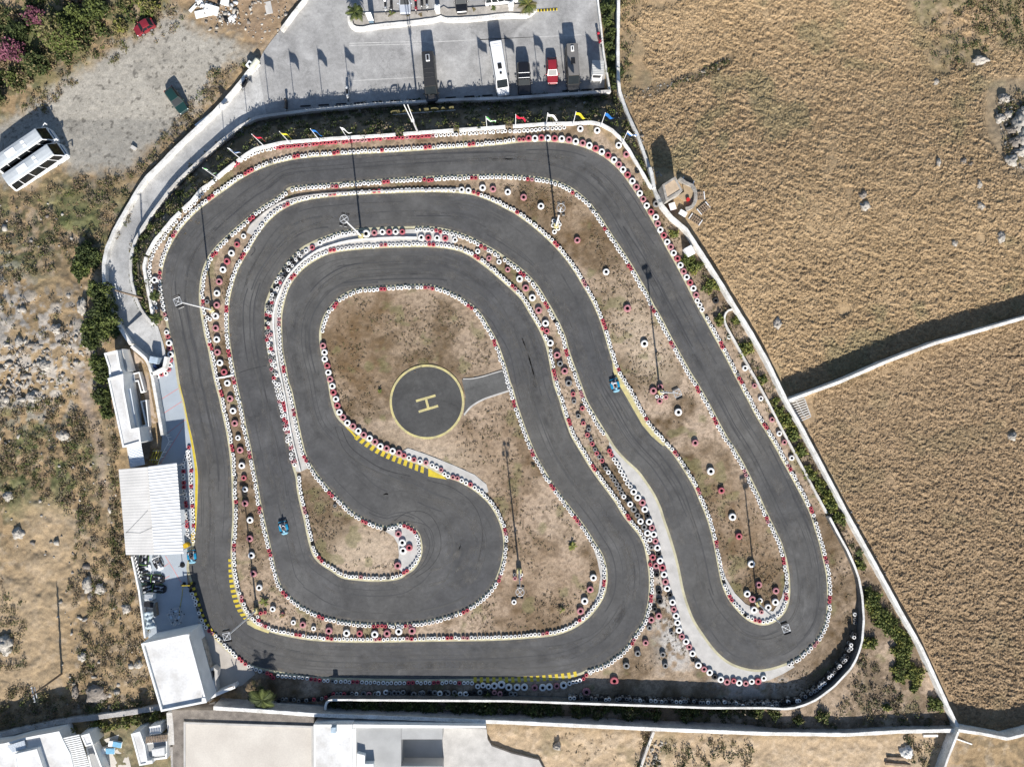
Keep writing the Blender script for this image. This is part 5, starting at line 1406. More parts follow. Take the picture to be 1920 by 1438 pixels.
# kiosk
M_kio = mat('kiosk_roof', (.50, .50, .48), .6, .05, 1)
x, y, z = G(1119, 137, LOTZ + 1.2)
root = empty('kiosk', (x, y, LOTZ + .02), -.05, 'small white kiosk with ribbed roof and open counter', 'kiosk')
q = MB(); q.bbox((0, .25, 1.1), (1.45, 1.75, 2.2), .03); q.build('wall', M_white, root)
q = MB(); q.box((0, .25, 2.28), (1.62, 1.95, .08), 0)
for i in range(9): q.box((0, -.65 + i * .225, 2.335), (1.6, .06, .03))
q.build('roof', M_kio, root)
q = MB(); q.box((0, -.63, 1.45), (1.1, .03, .8)); q.build('counter_window', M_black, root)
q = MB(); q.box((0, -.80, 1.02), (1.45, .42, .06)); q.box((-.68, -.8, .5), (.06, .4, 1.0)); q.box((.68, -.8, .5), (.06, .4, 1.0)); q.build('counter', M_white, root)
# yellow sign letters standing on the bank; they face the car park
M_let = mat('sign_letter_paint', (.18, .16, .07), .7, .15, 2)
letters = 'RACELAND'
sroot = empty('letter_sign', G(795, 207, -2.3), 0, 'yellow standing letters spelling RACELAND on the dark bank', 'sign')
bx0 = sroot.location
for i, ch in enumerate(letters):
    px_ = 846 - i * 15.2; py_ = 203.5 + i * 1.1
    cu = bpy.data.curves.new('letter', 'FONT'); cu.body = ch; cu.size = 1.65; cu.extrude = .05; cu.align_x = 'CENTER'
    t_ = bpy.data.objects.new('letter_tmp', cu); COL.objects.link(t_)
    dg = bpy.context.evaluated_depsgraph_get(); me = bpy.data.meshes.new_from_object(t_.evaluated_get(dg)); bpy.data.objects.remove(t_)
    me.materials.clear(); me.materials.append(M_let)
    o = link_mesh('letter', me, sroot)
    w = G(px_, py_, -1.8)
    o.location = (w[0] - bx0[0], w[1] - bx0[1], .05); o.rotation_euler = (math.pi / 2, 0, math.pi + .07); o.scale = (1.0, .95, 1)
q = MB(); q.tube([(-4.3, -.62, -.02), (4.3, .02, -.02)], .05, 6)
for i in range(5): q.cyl((-4.1 + 2.05 * i, -.6 + .155 * i, -2.0), (-4.1 + 2.05 * i, -.6 + .155 * i, 0), .04, .04, 6)
q.build('support_rail', M_steel, sroot)
# railing above the car park wall
rr_ = MB(); rp = resample(P("574,206 620,202 705,193.5 780,189.5"), 7.0)
for i, (x_, y_) in enumerate(rp):
    g0 = G(x_, y_, LOTZ + 1.0); rr_.cyl(g0, (g0[0], g0[1], LOTZ + 1.55), .02, .02, 5)
for zz_ in (1.3, 1.55): rr_.tube([G(a, b_, LOTZ + zz_) for a, b_ in rp], .022, 5)
tag(rr_.build('railing', M_steel), 'thin metal railing on the car park wall', 'railing')
# ------------------------------------------------------------------ karts and drivers
M_kblue = mat('kart_blue', (.010, .20, .36), .3, .05, 2, coat=.4); M_kwhite = mat('kart_white', (.78, .79, .80), .35, .05, 2)
M_kgreen = mat('kart_green', (.14, .30, .06), .4, .05, 2); M_kblack = mat('kart_black', (.018, .018, .02), .35, .1, 3)
def kart_proto(pod, nose, trim):
    root = empty('go_kart', (0, 0, 0), 0); root.scale = (.86,) * 3
    q = MB(); q.bbox((.05, 0, .09), (1.5, .62, .05), .02); q.tube([(-.8, -.34, .10), (.75, -.30, .10), (.75, .30, .10), (-.8, .34, .10), (-.8, -.34, .10)], .022, 6); q.build('frame', M_steel, root)
    for s in (1, -1):
        q = MB(); q.loft([[(x, s * a, .06), (x, s * b, .06), (x, s * b, h), (x, s * a, h * 1.05)] for x, a, b, h in ((.48, .40, .58, .16), (.38, .36, .68, .25), (0, .36, .70, .30), (-.42, .36, .70, .30), (-.55, .40, .64, .22))][::(1 if s > 0 else -1)]); q.build('side_pod', pod, root)
        q = MB(); q.box((-.05, s * .705, .17), (.95, .03, .16)); q.build('bumper_strip', trim, root)
    q = MB(); q.loft([[(x, -w, .07), (x, w, .07), (x, w * .9, h), (x, -w * .9, h)] for x, w, h in ((.62, .50, .20), (.82, .56, .30), (1.0, .46, .26), (1.08, .30, .18))][::-1]); q.build('nose', nose, root)
    q = MB(); q.loft([[(x, -w, .10), (x, w, .10), (x, w * .8, h), (x, -w * .8, h)] for x, w, h in ((.36, .12, .50), (.52, .16, .48), (.70, .15, .36))][::-1]); q.build('front_panel', nose, root)
    q = MB(); q.tube([(-.92, -.62, .2), (-1.0, -.5, .2), (-1.0, .5, .2), (-.92, .62, .2)], .06, 8); q.tube([(-.92, -.62, .32), (-1.0, -.5, .32), (-1.0, .5, .32), (-.92, .62, .32)], .04, 8); q.build('rear_bumper', trim, root)
    q = MB(); q.loft([[(x, -w, z), (x, w, z), (x, w, z + .05), (x, -w, z + .05)] for x, w, z in ((.02, .17, .14), (-.25, .20, .13), (-.42, .20, .22), (-.55, .18, .55))][::-1]); q.build('seat', M_kblack, root)
    q = MB(); q.bbox((-.50, -.36, .28), (.36, .26, .30), .04); q.cyl((-.75, -.40, .30), (-.45, -.40, .34), .05, .05, 8); q.build('engine', M_steel, root)
    q = MB(); n = 14; cen = Vector((.20, 0, .50)); u = Vector((0, 1, 0)); v = Vector((-.5, 0, .86)).normalized()
    q.tube([tuple(cen + u * (.15 * math.cos(2 * math.pi * i / n)) + v * (.15 * math.sin(2 * math.pi * i / n))) for i in range(n + 1)], .018, 6); q.tube([tuple(cen), (.55, 0, .22)], .018, 6); q.tube([tuple(cen - u * .15), tuple(cen + u * .15)], .015, 6); q.build('steering_wheel', M_kblack, root)
    for x, yv, r, w in ((.62, .56, .13, .13), (.62, -.56, .13, .13), (-.66, .58, .145, .20), (-.66, -.58, .145, .20)):
        q = MB(); q.cyl((x, yv - w / 2, r), (x, yv + w / 2, r), r, r, 14); k_ = q.build('wheel', M_rubber, root)
        q = MB(); q.cyl((x, yv - w / 2 - .006, r), (x, yv + w / 2 + .006, r), r * .5, r * .5, 10); q.build('rim', M_steel, k_)
    return root
M_suit = mat('driver_suit_dark', (.03, .035, .05), .9, .2, 4); M_skin = mat('skin', (.48, .30, .21), .6, .05, 5); M_shirt = mat('pale_shirt', (.60, .58, .60), .9, .1, 5); M_helm = mat('helmet_white', (.75, .75, .78), .25, .03, 3, coat=.5); M_helmk = mat('helmet_dark', (.03, .035, .06), .25, .03, 3, coat=.5); M_visor = mat('visor', (.01, .01, .012), .1)
KS = .86
def driver(loc, rz, label, torso, helm):
    V = []; E = []; Rr = []; tagm = []
    def node(p, r, par=None, t=0):
        V.append(p); Rr.append(r); tagm.append(t)
        if par is not None: E.append((par, len(V) - 1))
        return len(V) - 1
    pel = node((-.30, 0, .26), .13, None, 0); sp = node((-.36, 0, .45), .125, pel, 1); ch = node((-.42, 0, .66), .13, sp, 1); nk = node((-.41, 0, .78), .055, ch, 2)
    hd = node((-.38, 0, .90), .095, nk, 2); node((-.37, 0, .99), .085, hd, 2)
    for s in (1, -1):
        sh = node((-.42, s * .19, .70), .062, ch, 1); el = node((-.20, s * .30, .50), .046, sh, 1); wr = node((.06, s * .20, .53), .032, el, 3)
        pm = node((.13, s * .17, .55), .030, wr, 3)
        for k_ in range(4):
            a = node((.195, s * (.175 - .012 * k_), .565 - .024 * k_), .0095, pm, 3); b = node((.225, s * (.150 - .012 * k_), .560 - .024 * k_), .009, a, 3); node((.215, s * (.128 - .010 * k_), .552 - .022 * k_), .008, b, 3)
        a = node((.155, s * .135, .585), .011, pm, 3); node((.185, s * .118, .590), .009, a, 3)
        hp = node((-.26, s * .10, .24), .10, pel, 0); kn = node((.12, s * .19, .40), .065, hp, 0); an = node((.48, s * .15, .16), .045, kn, 0); node((.60, s * .15, .22), .042, an, 4)
    me = bpy.data.meshes.new('person'); me.from_pydata(V, E, []); me.update()
    o = bpy.data.objects.new('person', me); COL.objects.link(o)
    sk_ = o.modifiers.new('skin', 'SKIN'); sb_ = o.modifiers.new('sub', 'SUBSURF'); sb_.levels = 1; sb_.render_levels = 1
    lay = me.skin_vertices[0].data
    for i, r in enumerate(Rr): lay[i].radius = (r, r)
    lay[0].use_root = True
    dg = bpy.context.evaluated_depsgraph_get(); m2 = bpy.data.meshes.new_from_object(o.evaluated_get(dg)); bpy.data.objects.remove(o)
    for m in (M_suit, torso, M_skin, M_skin, M_kblack): m2.materials.append(m)
    VV = np.array(V)
    for p in m2.polygons:
        c = np.array(p.center); p.material_index = tagm[int(np.argmin(((VV - c) ** 2).sum(1)))]; p.use_smooth = True
    o = link_mesh('person', m2); o.location = loc; o.scale = (KS,) * 3; o.rotation_euler = (0, 0, rz); tag(o, label, 'person')
    q = MB(); n = 14; rings = []
    for i in range(9):
        t = -1.15 + (math.pi / 2 + 1.15 - .02) * i / 8
        rings.append([(-.375 + .15 * math.cos(t) * math.cos(2 * math.pi * j / n), .128 * math.cos(t) * math.sin(2 * math.pi * j / n), .93 + .15 * math.sin(t)) for j in range(n)])
    q.loft(rings, 0, True, True, True); h = q.build('helmet', helm, o)
    q = MB(); q.loft([[(-.375 + .155 * math.cos(t) * math.cos(a), .133 * math.cos(t) * math.sin(a), .93 + .155 * math.sin(t)) for a in np.linspace(-1.1, 1.1, 9)] for t in (-.25, .0, .28)], 0, False, False, True); q.build('visor', M_visor, h)
    return o
kb_ = kart_proto(M_kblue, mat('kart_nose_pale_blue', (.22, .42, .52), .3, .1, 3, coat=.4), M_kblue); kk_ = kart_proto(M_kblack, M_kblack, M_kgreen)
kb_.location = G(1153, 722.5, .1)[:2] + (.004,); kb_.rotation_euler = (0, 0, yaw_px(6, 20)); tag(kb_, 'blue go kart driving down the lane beside the long island', 'go-kart', 'blue karts out on the track')
kb2 = dup(kb_, G(532, 989, .1)[:2] + (.004,), yaw_px(5, 22), 'blue go kart driving down the lane left of the teardrop island', 'blue karts out on the track')
kb3 = dup(kb_, G(360, 1043, .1)[:2] + (.004,), yaw_px(2, 20), 'blue go kart waiting at the pit exit beside the tyre rows', 'blue karts out on the track')
driver(kb_.location, kb_.rotation_euler.z, 'person in pale top and white helmet driving beside the long island', M_shirt, M_helm)
driver(kb2.location, kb2.rotation_euler.z, 'person in white top and dark helmet driving left of the teardrop island', M_shirt, M_helmk)
driver(kb3.location, kb3.rotation_euler.z, 'person in dark suit sitting in the waiting kart at the pit exit', M_suit, M_helmk)
ks = [(270.5, 1046.5, 2, -20, 'green and black kart parked closest to the shed roof corner'), (297, 1056, 8, 18, 'white and black kart parked apart under the shed eaves'), (271, 1066, 20, -4, 'white edged kart against the chequered wall end'),
      (275, 1085, 20, 4, 'black kart parked below the chequered wall'), (296, 1085, 20, 2, 'green edged kart at the end of the sunlit pit floor'), (277, 1103, 18, -6, 'black kart in the shade next to the white cabinet'), (299, 1103, 20, 3, 'all black kart on the edge of the pit shade')]
kw = kart_proto(M_kblack, M_kwhite, M_kwhite)
first = {0: True, 1: True}
for i, (x_, y_, dx, dy, lb) in enumerate(ks):
    src = kw if i in (1, 2) else kk_
    loc = G(x_, y_, .1)[:2] + (-.008,)
    if first.get(src is kw and 1 or 0): src.location = loc; src.rotation_euler = (0, 0, yaw_px(dx, dy)); tag(src, lb, 'go-kart', 'karts parked in the pit'); first[src is kw and 1 or 0] = False
    else: dup(src, loc, yaw_px(dx, dy), lb, 'karts parked in the pit', 'go-kart')['category'] = 'go-kart'

# ------------------------------------------------------------------ buildings
M_corr = mat('corrugated_sheet', (.72, .72, .71), .5, .06, .8, .04, 8); M_fibre = mat('fibre_cement_sheet', (.60, .585, .56), .85, .07, .5, .06, 9)
M_corrb = mat('shade_blue_sheet', (.62, .66, .70), .5, .06, .8)  # blue of the shaded lean-to roof put into the sheet colour
M_tanf = mat('tan_paving', (.46, .36, .27), .9, .15, 1.2, .2, 14); M_brownf = mat('brown_courtyard_floor', (.24, .21, .18), .9, .2, 1.2, .25, 10)
M_grey = mat('grey_screed', (.40, .40, .39), .9, .08, .5, .05, 10)
def GW(s, z): return [G(x, y, z)[:2] for x, y in P(s)]
def block(root, nm_r, s, z0, z1, roofm=M_roofw, wallm=M_white, par=.22, parw=.22):
    pl = GW(s, z1); q = MB(); q.prism(pl, z0, z1 - .003); q.build('wall', wallm, root)
    cx = sum(p[0] for p in pl) / len(pl); cy = sum(p[1] for p in pl) / len(pl)
    q = MB(); q.prism([(cx + (x - cx) * .985, cy + (y - cy) * .985) for x, y in pl], z1 - .05, z1 + .012); q.build(nm_r, roofm, root)
    if par:
        q = MB(); q.ring(pl, parw, z1 - .06, z1 + par); q.build('parapet', wallm, root)
def bld(label, name='building', cat='building', group=None):
    return empty(name, (0, 0, 0), 0, label, cat, group)
def opening(root, nm, a, b, zl, zh, m, out=.03):
    """door or window panel standing proud of a wall between two world points"""
    ax, ay = a; bx, by = b; l = math.hypot(bx - ax, by - ay)
    q = MB(); q.box(((ax + bx) / 2, (ay + by) / 2, (zl + zh) / 2), (l, out * 2, zh - zl), math.atan2(by - ay, bx - ax)); return q.build(nm, m, root)
# pit building
R1 = bld('long white flat roofed pit building on the hillside edge', 'pit_building')
block(R1, 'roof', "196,662.5 221,656.5 227,690 231,697 233,703 206.5,712 205,690", -.2, 2.7, par=.16)
block(R1, 'roof', "203,709.5 232,701 233.5,730 247,804 262,801 265.5,829 231,839 226,815", -.2, 3.0, par=.16)
block(R1, 'low_roof', "223,656 229.5,654 241,695 231.5,696.5", -.2, 1.9, M_concl, par=0)
q = MB(); q.prism(GW("233,731 245,728 252,772 257,800 247,803", 2.0), 1.8, 2.0); q.build('awning', M_corrb, R1)
for x_ in (236, 243): pass
# lean-to roof, ribbed
def ribbed(root, nm, A, B, C_, D, z, zd, n, m, thick=.05, amp=.05):
    """ribbed sheet roof A-B-C-D (photo px, ribs run A->B), z at A/B side .. zd at C/D side"""
    a, b, c, d = (Vector(G(*p, zz)) for p, zz in ((A, z), (B, z), (C_, zd), (D, zd)))
    vs = []; fs = []
    k = n * 4 + 1
    prof = [0, 1, 1, 0]
    for i in range(k):
        t = i / (k - 1); h = amp * prof[i % 4]
        p = a.lerp(d, t); q_ = b.lerp(c, t)
        vs += [(p.x, p.y, p.z + h), (q_.x, q_.y, q_.z + h)]
    for i in range(k - 1): fs.append((2 * i, 2 * i + 1, 2 * i + 3, 2 * i + 2))
    q = MB(); q.add(vs, fs); q.add([(x, y, zz - thick) for x, y, zz in vs], [f[::-1] for f in fs])
    o = q.build(nm, m, root); return o
ribbed(R1, 'lean_to_roof', (240, 837), (264.5, 830), (272, 871), (245, 877), 2.35, 2.25, 14, M_corrb)
q = MB(); q.prism(GW("240,838 246,876 243,877 237,839", 2.2), -.2, 2.15); q.build('wall', M_walld, R1)
w0 = GW("240,748 246,783", 1.5); opening(R1, 'door', w0[0], w0[1], 0.0, 2.0, M_wood)
sheet('courtyard_floor', [P("229,655 246,650 262,672 268,700 262,735 276,800 282,840 276,872 262,874 262,834 250,800 236,735")], -.008, M_brownf)
sheet('courtyard_path', [P("247,656 256,664 268,676 276,690 287,760 296,792 282,796 272,748 264,700 252,674")], .004, M_tanf)
t_ = empty('planter', (0, 0, 0), 0, 'white raised planter by the two roof steps of the pit building', 'planter', 'white courtyard planters')
q = MB(); q.ring(GW("249,700 261.5,697 271.5,734 264,737 258,715 251,716", .8), .16, -.05, .8); q.build('rim', M_white, t_)
q = MB(); q.prism(GW("250,701 261,698.5 270,733 265,735.5 259,714 252,715", .7), -.05, .66); q.build('soil', M_brownf, t_)
t_ = empty('planter', (0, 0, 0), 0, 'narrow white planter in the middle of the courtyard', 'planter', 'white courtyard planters')
q = MB(); q.ring(GW("263,752 275,749.5 279.5,799 264,803 263,799 273,796", .8), .16, -.05, .8); q.build('rim', M_white, t_)
q = MB(); q.prism(GW("264,752.5 274,750.5 277.5,797 274,797.5", .7), -.05, .62); q.build('soil', M_brownf, t_)
for i, (x_, y_) in enumerate(((278, 809), (281, 823))):
    q = MB(); c = G(x_, y_, .5); q.cyl((c[0], c[1], 0), (c[0], c[1], .5), .26, .34, 12); q.cyl((c[0], c[1], .42), (c[0], c[1], .46), .30, .30, 12); tag(q.build('stone_pot', M_concl), 'round pale stone pot in the courtyard shade', 'pot', 'round stone pots in the courtyard')
# bench with yellow slats, rail fence
bb = empty('bench', (0, 0, 0), 0, 'yellow slatted bench in the deep shade of the shed', 'bench')
for k_ in range(4):
    a = G(290 + k_ * 4.6, 842 + k_ * 1.2, .5); c = G(281 + k_ * 4.6, 866 + k_ * 1.2, .5)
    q = MB(); q.cyl(a, c, .05, .05, 6); q.build('slat', mat('bench_yellow', (.45, .42, .05), .7), bb)
for yy in (0, 1):
    q = MB(); a = G(289 - yy * 7, 845 + yy * 17, .25); q.box((a[0] + .5, a[1], .22), (1.2, .08, .44)); q.build('leg', M_steel, bb)
fb = MB(); fp = [(311, 816), (314.5, 820), (317, 828), (313.5, 834), (306, 848), (301, 858), (296, 871)]
for zz_ in (.5, 1.0): fb.tube([G(a, b_, zz_) for a, b_ in fp], .035, 6)
for a, b_ in fp: g0 = G(a, b_, 1.0); fb.cyl((g0[0], g0[1], 0), (g0[0], g0[1], 1.0), .04, .04, 6)
tag(fb.build('rail_fence', M_polew), 'white rail fence bending from the pit wall to the shed', 'fence')
# shed
R2 = bld('pit shed with flat grey and ribbed white roof halves', 'pit_shed', 'shed')
ribbed(R2, 'grey_roof', (222.5, 880), (277, 875.5), (290.5, 1040), (236, 1040), 3.15, 3.15, 30, M_fibre, amp=.008)
ribbed(R2, 'white_roof', (277.5, 874.5), (331.5, 867.5), (344, 1038), (289.5, 1040), 3.45, 3.3, 28, M_corr, amp=.04)
for cp in ("236,1000 262,973 277,957", "236,998 262,1000 277,993 289,987"):
    q = MB(); q.tube([G(x_, y_, 3.2) for x_, y_ in P(cp)], .012, 5); q.build('roof_cable', M_black, R2)
q = MB(); q.prism(GW("224,882 277,878 289,1038 237,1038", 3.1), -.4, 3.08); q.build('wall', M_walld, R2)
for x_, y_ in ((326, 874), (331, 930), (335, 985), (339, 1033)):
    g0 = G(x_, y_, 3.2); q = MB(); q.cyl((g0[0], g0[1], 0), (g0[0], g0[1], 3.3), .06, .06, 8); q.build('post', M_steel, R2)
# chequered pit wall
M_chk = [M_white, M_kerbk]
q = MB(); q.prism([G(x_, y_, .9)[:2] for x_, y_ in P("245,1043 248,1043 262,1108 273,1196 270,1196 259,1110")], -.3, .9); o = q.build('pit_wall', M_white); tag(o, 'white pit wall with black and white chequered board', 'wall')
q = MB()
for i in range(14):
    for j in range(2):
        a0 = G(249.0 + i * .78 + j * 2.1, 1044 + i * 3.2, .9)
        q.box((a0[0], a0[1], .55), (.15, .23, .06), -.24, (i + j) % 2)
tag(q.build('chequered_board', M_chk), 'black and white chequered board beside parked karts', 'board')
# pit clutter
def thing_box(name, label, cat, px, py, s, rz, m, z=.0, lid=None):
    x, y, _ = G(px, py, s[2]); t = empty(name, (x, y, z - .01), rz, label, cat)
    q = MB(); q.bbox((0, 0, s[2] / 2), s, min(.05, s[2] * .2)); q.build('body', m, t)
    if lid: q = MB(); q.bbox((0, 0, s[2] + .03), (s[0] * 1.04, s[1] * 1.04, .06), .02); q.build('lid', lid, t)
    return t
c = thing_box('cabinet', 'white ribbed cabinet against the pit wall', 'cabinet', 278, 1119.5, (1.05, .8, 1.1), -.08, M_white)
q = MB()
for i in range(5): q.box((0, -.3 + i * .15, 1.12), (1.0, .05, .05))
q.build('louvre', M_steel, c)
thing_box('workbench', 'grey workbench with tools beside the cabinet', 'workbench', 279, 1133, (1.2, .7, .9), -.1, M_steel, lid=M_black)
thing_box('storage_chest', 'long brown trunk beside the crumpled tarpaulin', 'chest', 290, 1143, (.42, 1.7, .6), .12, M_wood, lid=mat('trunk_lid', (.22, .19, .15), .8))
q = MB(); vs = []; nn_ = 12
for j in range(17):
    for i in range(nn_):
        u = i / (nn_ - 1); v = j / 16; wv = (.55 + .22 * math.sin(v * 9)) * (u - .5) * 2
        vs.append((wv, -2.3 * v, .25 + .55 * math.sin(math.pi * u) + .10 * math.sin(u * 17 + v * 13) + .08 * math.sin(v * 23)))
me = np_mesh('tarpaulin', np.array(vs), np.array([(j * nn_ + i, (j + 1) * nn_ + i, (j + 1) * nn_ + i + 1, j * nn_ + i + 1) for j in range(16) for i in range(nn_ - 1)]), [mat('tarpaulin_blue', (.42, .50, .55), .6, .15, 3)], None, True)
o = link_mesh('tarpaulin', me); g0 = G(276, 1146, .5); o.location = (g0[0], g0[1], -.02); o.rotation_euler = (0, 0, .13); tag(o, 'crumpled pale blue tarpaulin over a heap by the pit wall', 'tarpaulin')
for x_, y_, rz, lb in ((331, 1144, .3, 'tubular trolley frame leaning at the shaded pit floor'), (338, 1157, 1.2, 'tubular trolley frame with blue tray near the white roof building'), (325, 1157, 2.0, 'tubular kart stand next to the corner of the white roof building')):
    t = empty('kart_trolley', G(x_, y_, 0)[:2] + (-.01,), rz, lb, 'trolley', 'kart trolleys in the pit shade')
    q = MB(); q.tube([(-.7, -.35, .5), (.7, -.35, .5), (.7, .35, .5), (-.7, .35, .5), (-.7, -.35, .5)], .025, 6); q.tube([(-.7, 0, .5), (-1.0, 0, .95)], .02, 6)
    for a in (-.6, .6):
        for b_ in (-.35, .35): q.cyl((a, b_, .1), (a, b_, .5), .02, .02, 6)
    q.build('frame', M_steel, t)
    q = MB(); q.bbox((.15, 0, .54), (.45, .3, .05), .02); q.build('tray', mat('pale_blue_tray', (.45, .55, .65), .5), t)
    for a in (-.6, .6):
        for b_ in (-.35, .35): q = MB(); q.cyl((a, b_ - .04, .08), (a, b_ + .04, .08), .08, .08, 10); q.build('wheel', M_rubber, t)
t = empty('barrier', G(354, 1094, 0)[:2] + (0,), 0, 'yellow barrier arm on black posts at the pit exit', 'barrier')
q = MB(); q.cyl((-.62, 0, .9), (.75, .02, .92), .06, .06, 8); q.build('arm', M_yel, t)
for xx in (-.6, .72): q = MB(); q.cyl((xx, 0, 0), (xx, 0, 1.5 if xx > 0 else 1.0), .10, .08, 10); q.bbox((xx, 0, .08), (.4, .4, .16), .03); q.build('post', M_black, t)
q = MB(); a = [G(x_, y_, .02) for x_, y_ in ((353, 1096), (343, 1100), (341, 1120), (337, 1140), (336, 1160))]; q.tube(a, .03, 6); tag(q.build('hose', M_yel), 'yellow hose trailing across the blue pit floor', 'hose')
t = thing_box('water_drum', 'yellow drum at the lower end of the pit tyre rows', 'drum', 351.5, 1021.5, (.1, .1, .1), 0, M_yel)
q = MB(); q.cyl((0, 0, 0), (0, 0, .7), .38, .38, 18); q.cyl((0, 0, .70), (0, 0, .73), .34, .30, 18); q.cyl((0, 0, .3), (0, 0, .36), .40, .40, 18); q.build('drum_shell', mat('drum_yellow', (.62, .40, .02), .5), t)
t = empty('stand', G(342, 1059, 0)[:2] + (-.01,), 0, 'round black stand with short post under the shed edge', 'stand')
q = MB(); q.cyl((0, 0, 0), (0, 0, .12), .36, .30, 16); q.build('base', M_black, t); q = MB(); q.cyl((0, 0, .1), (.05, .1, 1.3), .05, .04, 8); q.build('post', M_black, t)
# bags behind the pit entry wall
for x_, y_, c_, lb in ((291, 687, (.05, .09, .22), 'dark blue bag piled behind the short pit entry wall'), (297, 684, (.02, .025, .03), 'black bag squeezed behind the short pit entry wall'), (302, 685.5, (.02, .03, .05), 'black bag at the corner of the short pit entry wall')):
    q = MB(); rr = []
    for i in range(6):
        u = i / 5; r = .42 * math.sin(math.pi * (.12 + .8 * u)) + .03
        rr.append([(r * (1 + .15 * math.sin(3 * j + i)) * math.cos(j * math.pi / 5), r * .8 * (1 + .12 * math.cos(2 * j + i)) * math.sin(j * math.pi / 5), .6 * u) for j in range(10)])
    q.loft(rr, 0, True, True, True); o = q.build('bag', mat('bag_%d' % x_, c_, .5)); o.location = G(x_, y_, .3)[:2] + (.01,); tag(o, lb, 'bag')
q = MB(); q.bbox((0, 0, .7), (1.1, .9, 1.4), .05); o = q.build('storage_box', mat('pale_blue_box', (.40, .48, .56), .6)); o.location = G(290, 675, 1.0)[:2] + (.0,); o.rotation_euler = (0, 0, -.2); tag(o, 'pale blue storage box against the pit wall', 'box')

# white roof building by the pit exit
R3 = bld('white building with bare flat roof and parapet by the pit exit', 'pit_office')
block(R3, 'roof', "266.5,1205 354.5,1186.5 389.5,1315 304,1332", -.3, 3.9, par=.30, parw=.24)
q = MB(); q.prism(GW("355,1183 372,1180 387,1225 399,1275 400,1310 392,1317", 1.2), -.2, 1.2); q.build('stone_bench', M_stone, R3)
for zz_, (x_, y_) in enumerate(((352, 1191), (383, 1310))):
    c_ = G(x_, y_, 4.05); q = MB(); q.bbox((c_[0], c_[1], 4.1), (.5, .5, .35), .04); q.build('roof_outlet', M_white, R3)
wl = GW("267,1195 352,1180", 2.0); opening(R3, 'door', (wl[0][0] + 3.2, wl[0][1] - .35), (wl[0][0] + 4.3, wl[0][1] - .15), 0, 2.1, M_wood)
t_ = tag(wall('curved_wall', 'pale curved wall end like a big hook outside the flat roof', 'wall', P("391,1257 400,1253 405,1257 405,1266 401,1276 404,1296"), .42, 1.1, M_concl, sub=2), 'pale curved wall end like a big hook outside the flat roof', 'wall')
wall('terrace_wall', 'white wall running from the flat roof corner to the palm', 'wall', P("388,1309 400,1304 424,1294 440,1287"), .42, 1.4, M_white, sub=2)
thing_box('air_conditioner', 'grey box unit on the stone bench of the flat roof building', 'unit', 376, 1211, (1.0, .8, .8), .3, M_steel, 1.2)
q = MB(); q.cyl((0, 0, 0), (0, 0, 1.3), .10, .08, 8); q.cyl((0, 0, 1.2), (-.35, .1, 1.9), .07, .05, 8); q.cyl((0, 0, 1.2), (.35, .12, 1.9), .07, .05, 8); o = q.build('forked_post', M_wood); o.location = G(443, 1279, 0)[:2] + (-.01,); tag(o, 'pale forked wooden post standing on the concrete by the flat roof building', 'post')
thing_box('step_block', 'beige stone step at the corner of the flat roof building', 'step', 398, 1321, (1.0, .5, .35), .35, M_concb)

# villas at the bottom
R4 = bld('white villa with broad cracked roof in the bottom corner', 'villa', 'villa')
block(R4, 'roof', "-20,1396 10,1392 45,1382 112,1369.5 120,1387 133,1412 142,1450 150,1500 -20,1500", -1.0, 2.6, par=.14, parw=.3)
block(R4, 'upper_roof', "27,1413 70,1403 92,1470 60,1520 40,1500", 2.6, 3.3, par=.10, parw=.2)
ribbed(R4, 'canopy', (14, 1397), (46, 1387), (49, 1402), (24, 1411), 3.0, 2.9, 8, M_corrb)
for i in range(0):
    pass
t = empty('pergola', (0, 0, 0), 0, 'white slatted pergola beside the villa roof', 'pergola')
for i in range(19):
    u = i / 18
    a = (119 + (143 - 119) * u, 1384 + (1450 - 1384) * u); b_ = (149 + (172 - 149) * u, 1377.5 + (1445 - 1377.5) * u)
    g0, g1 = G(*a, 2.6), G(*b_, 2.6); q = MB(); l = math.hypot(g1[0] - g0[0], g1[1] - g0[1])
    q.box(((g0[0] + g1[0]) / 2, (g0[1] + g1[1]) / 2, 2.6), (l, .17, .08), math.atan2(g1[1] - g0[1], g1[0] - g0[0])); q.build('slat', M_white, t)
for a, b_ in (((120, 1386), (144, 1452)), ((148, 1380), (171, 1446))):
    g0, g1 = G(*a, 2.5), G(*b_, 2.5); q = MB(); q.cyl(g0[:2] + (2.5,), g1[:2] + (2.5,), .07, .07, 6); q.build('beam', M_white, t)
    q = MB(); q.cyl((g0[0], g0[1], 0), (g0[0], g0[1], 2.5), .08, .08, 8); q.build('post', M_white, t)
R5 = bld('small white roof block between pergola and pool terrace', 'outhouse')
block(R5, 'roof', "152,1378 168,1373.5 176,1395 161,1399", -.5, 2.4, par=.08)
block(R5, 'low_roof', "161,1401 176,1396 197,1450 178,1470", -.5, 1.4, M_grey, par=.08)
sheet('pool_terrace', [P("176,1392 224,1376 236,1400 262,1500 205,1500")], .03, M_concb)
M_bed = mat('sunbed_blue', (.20, .44, .62), .8, .08, 4)
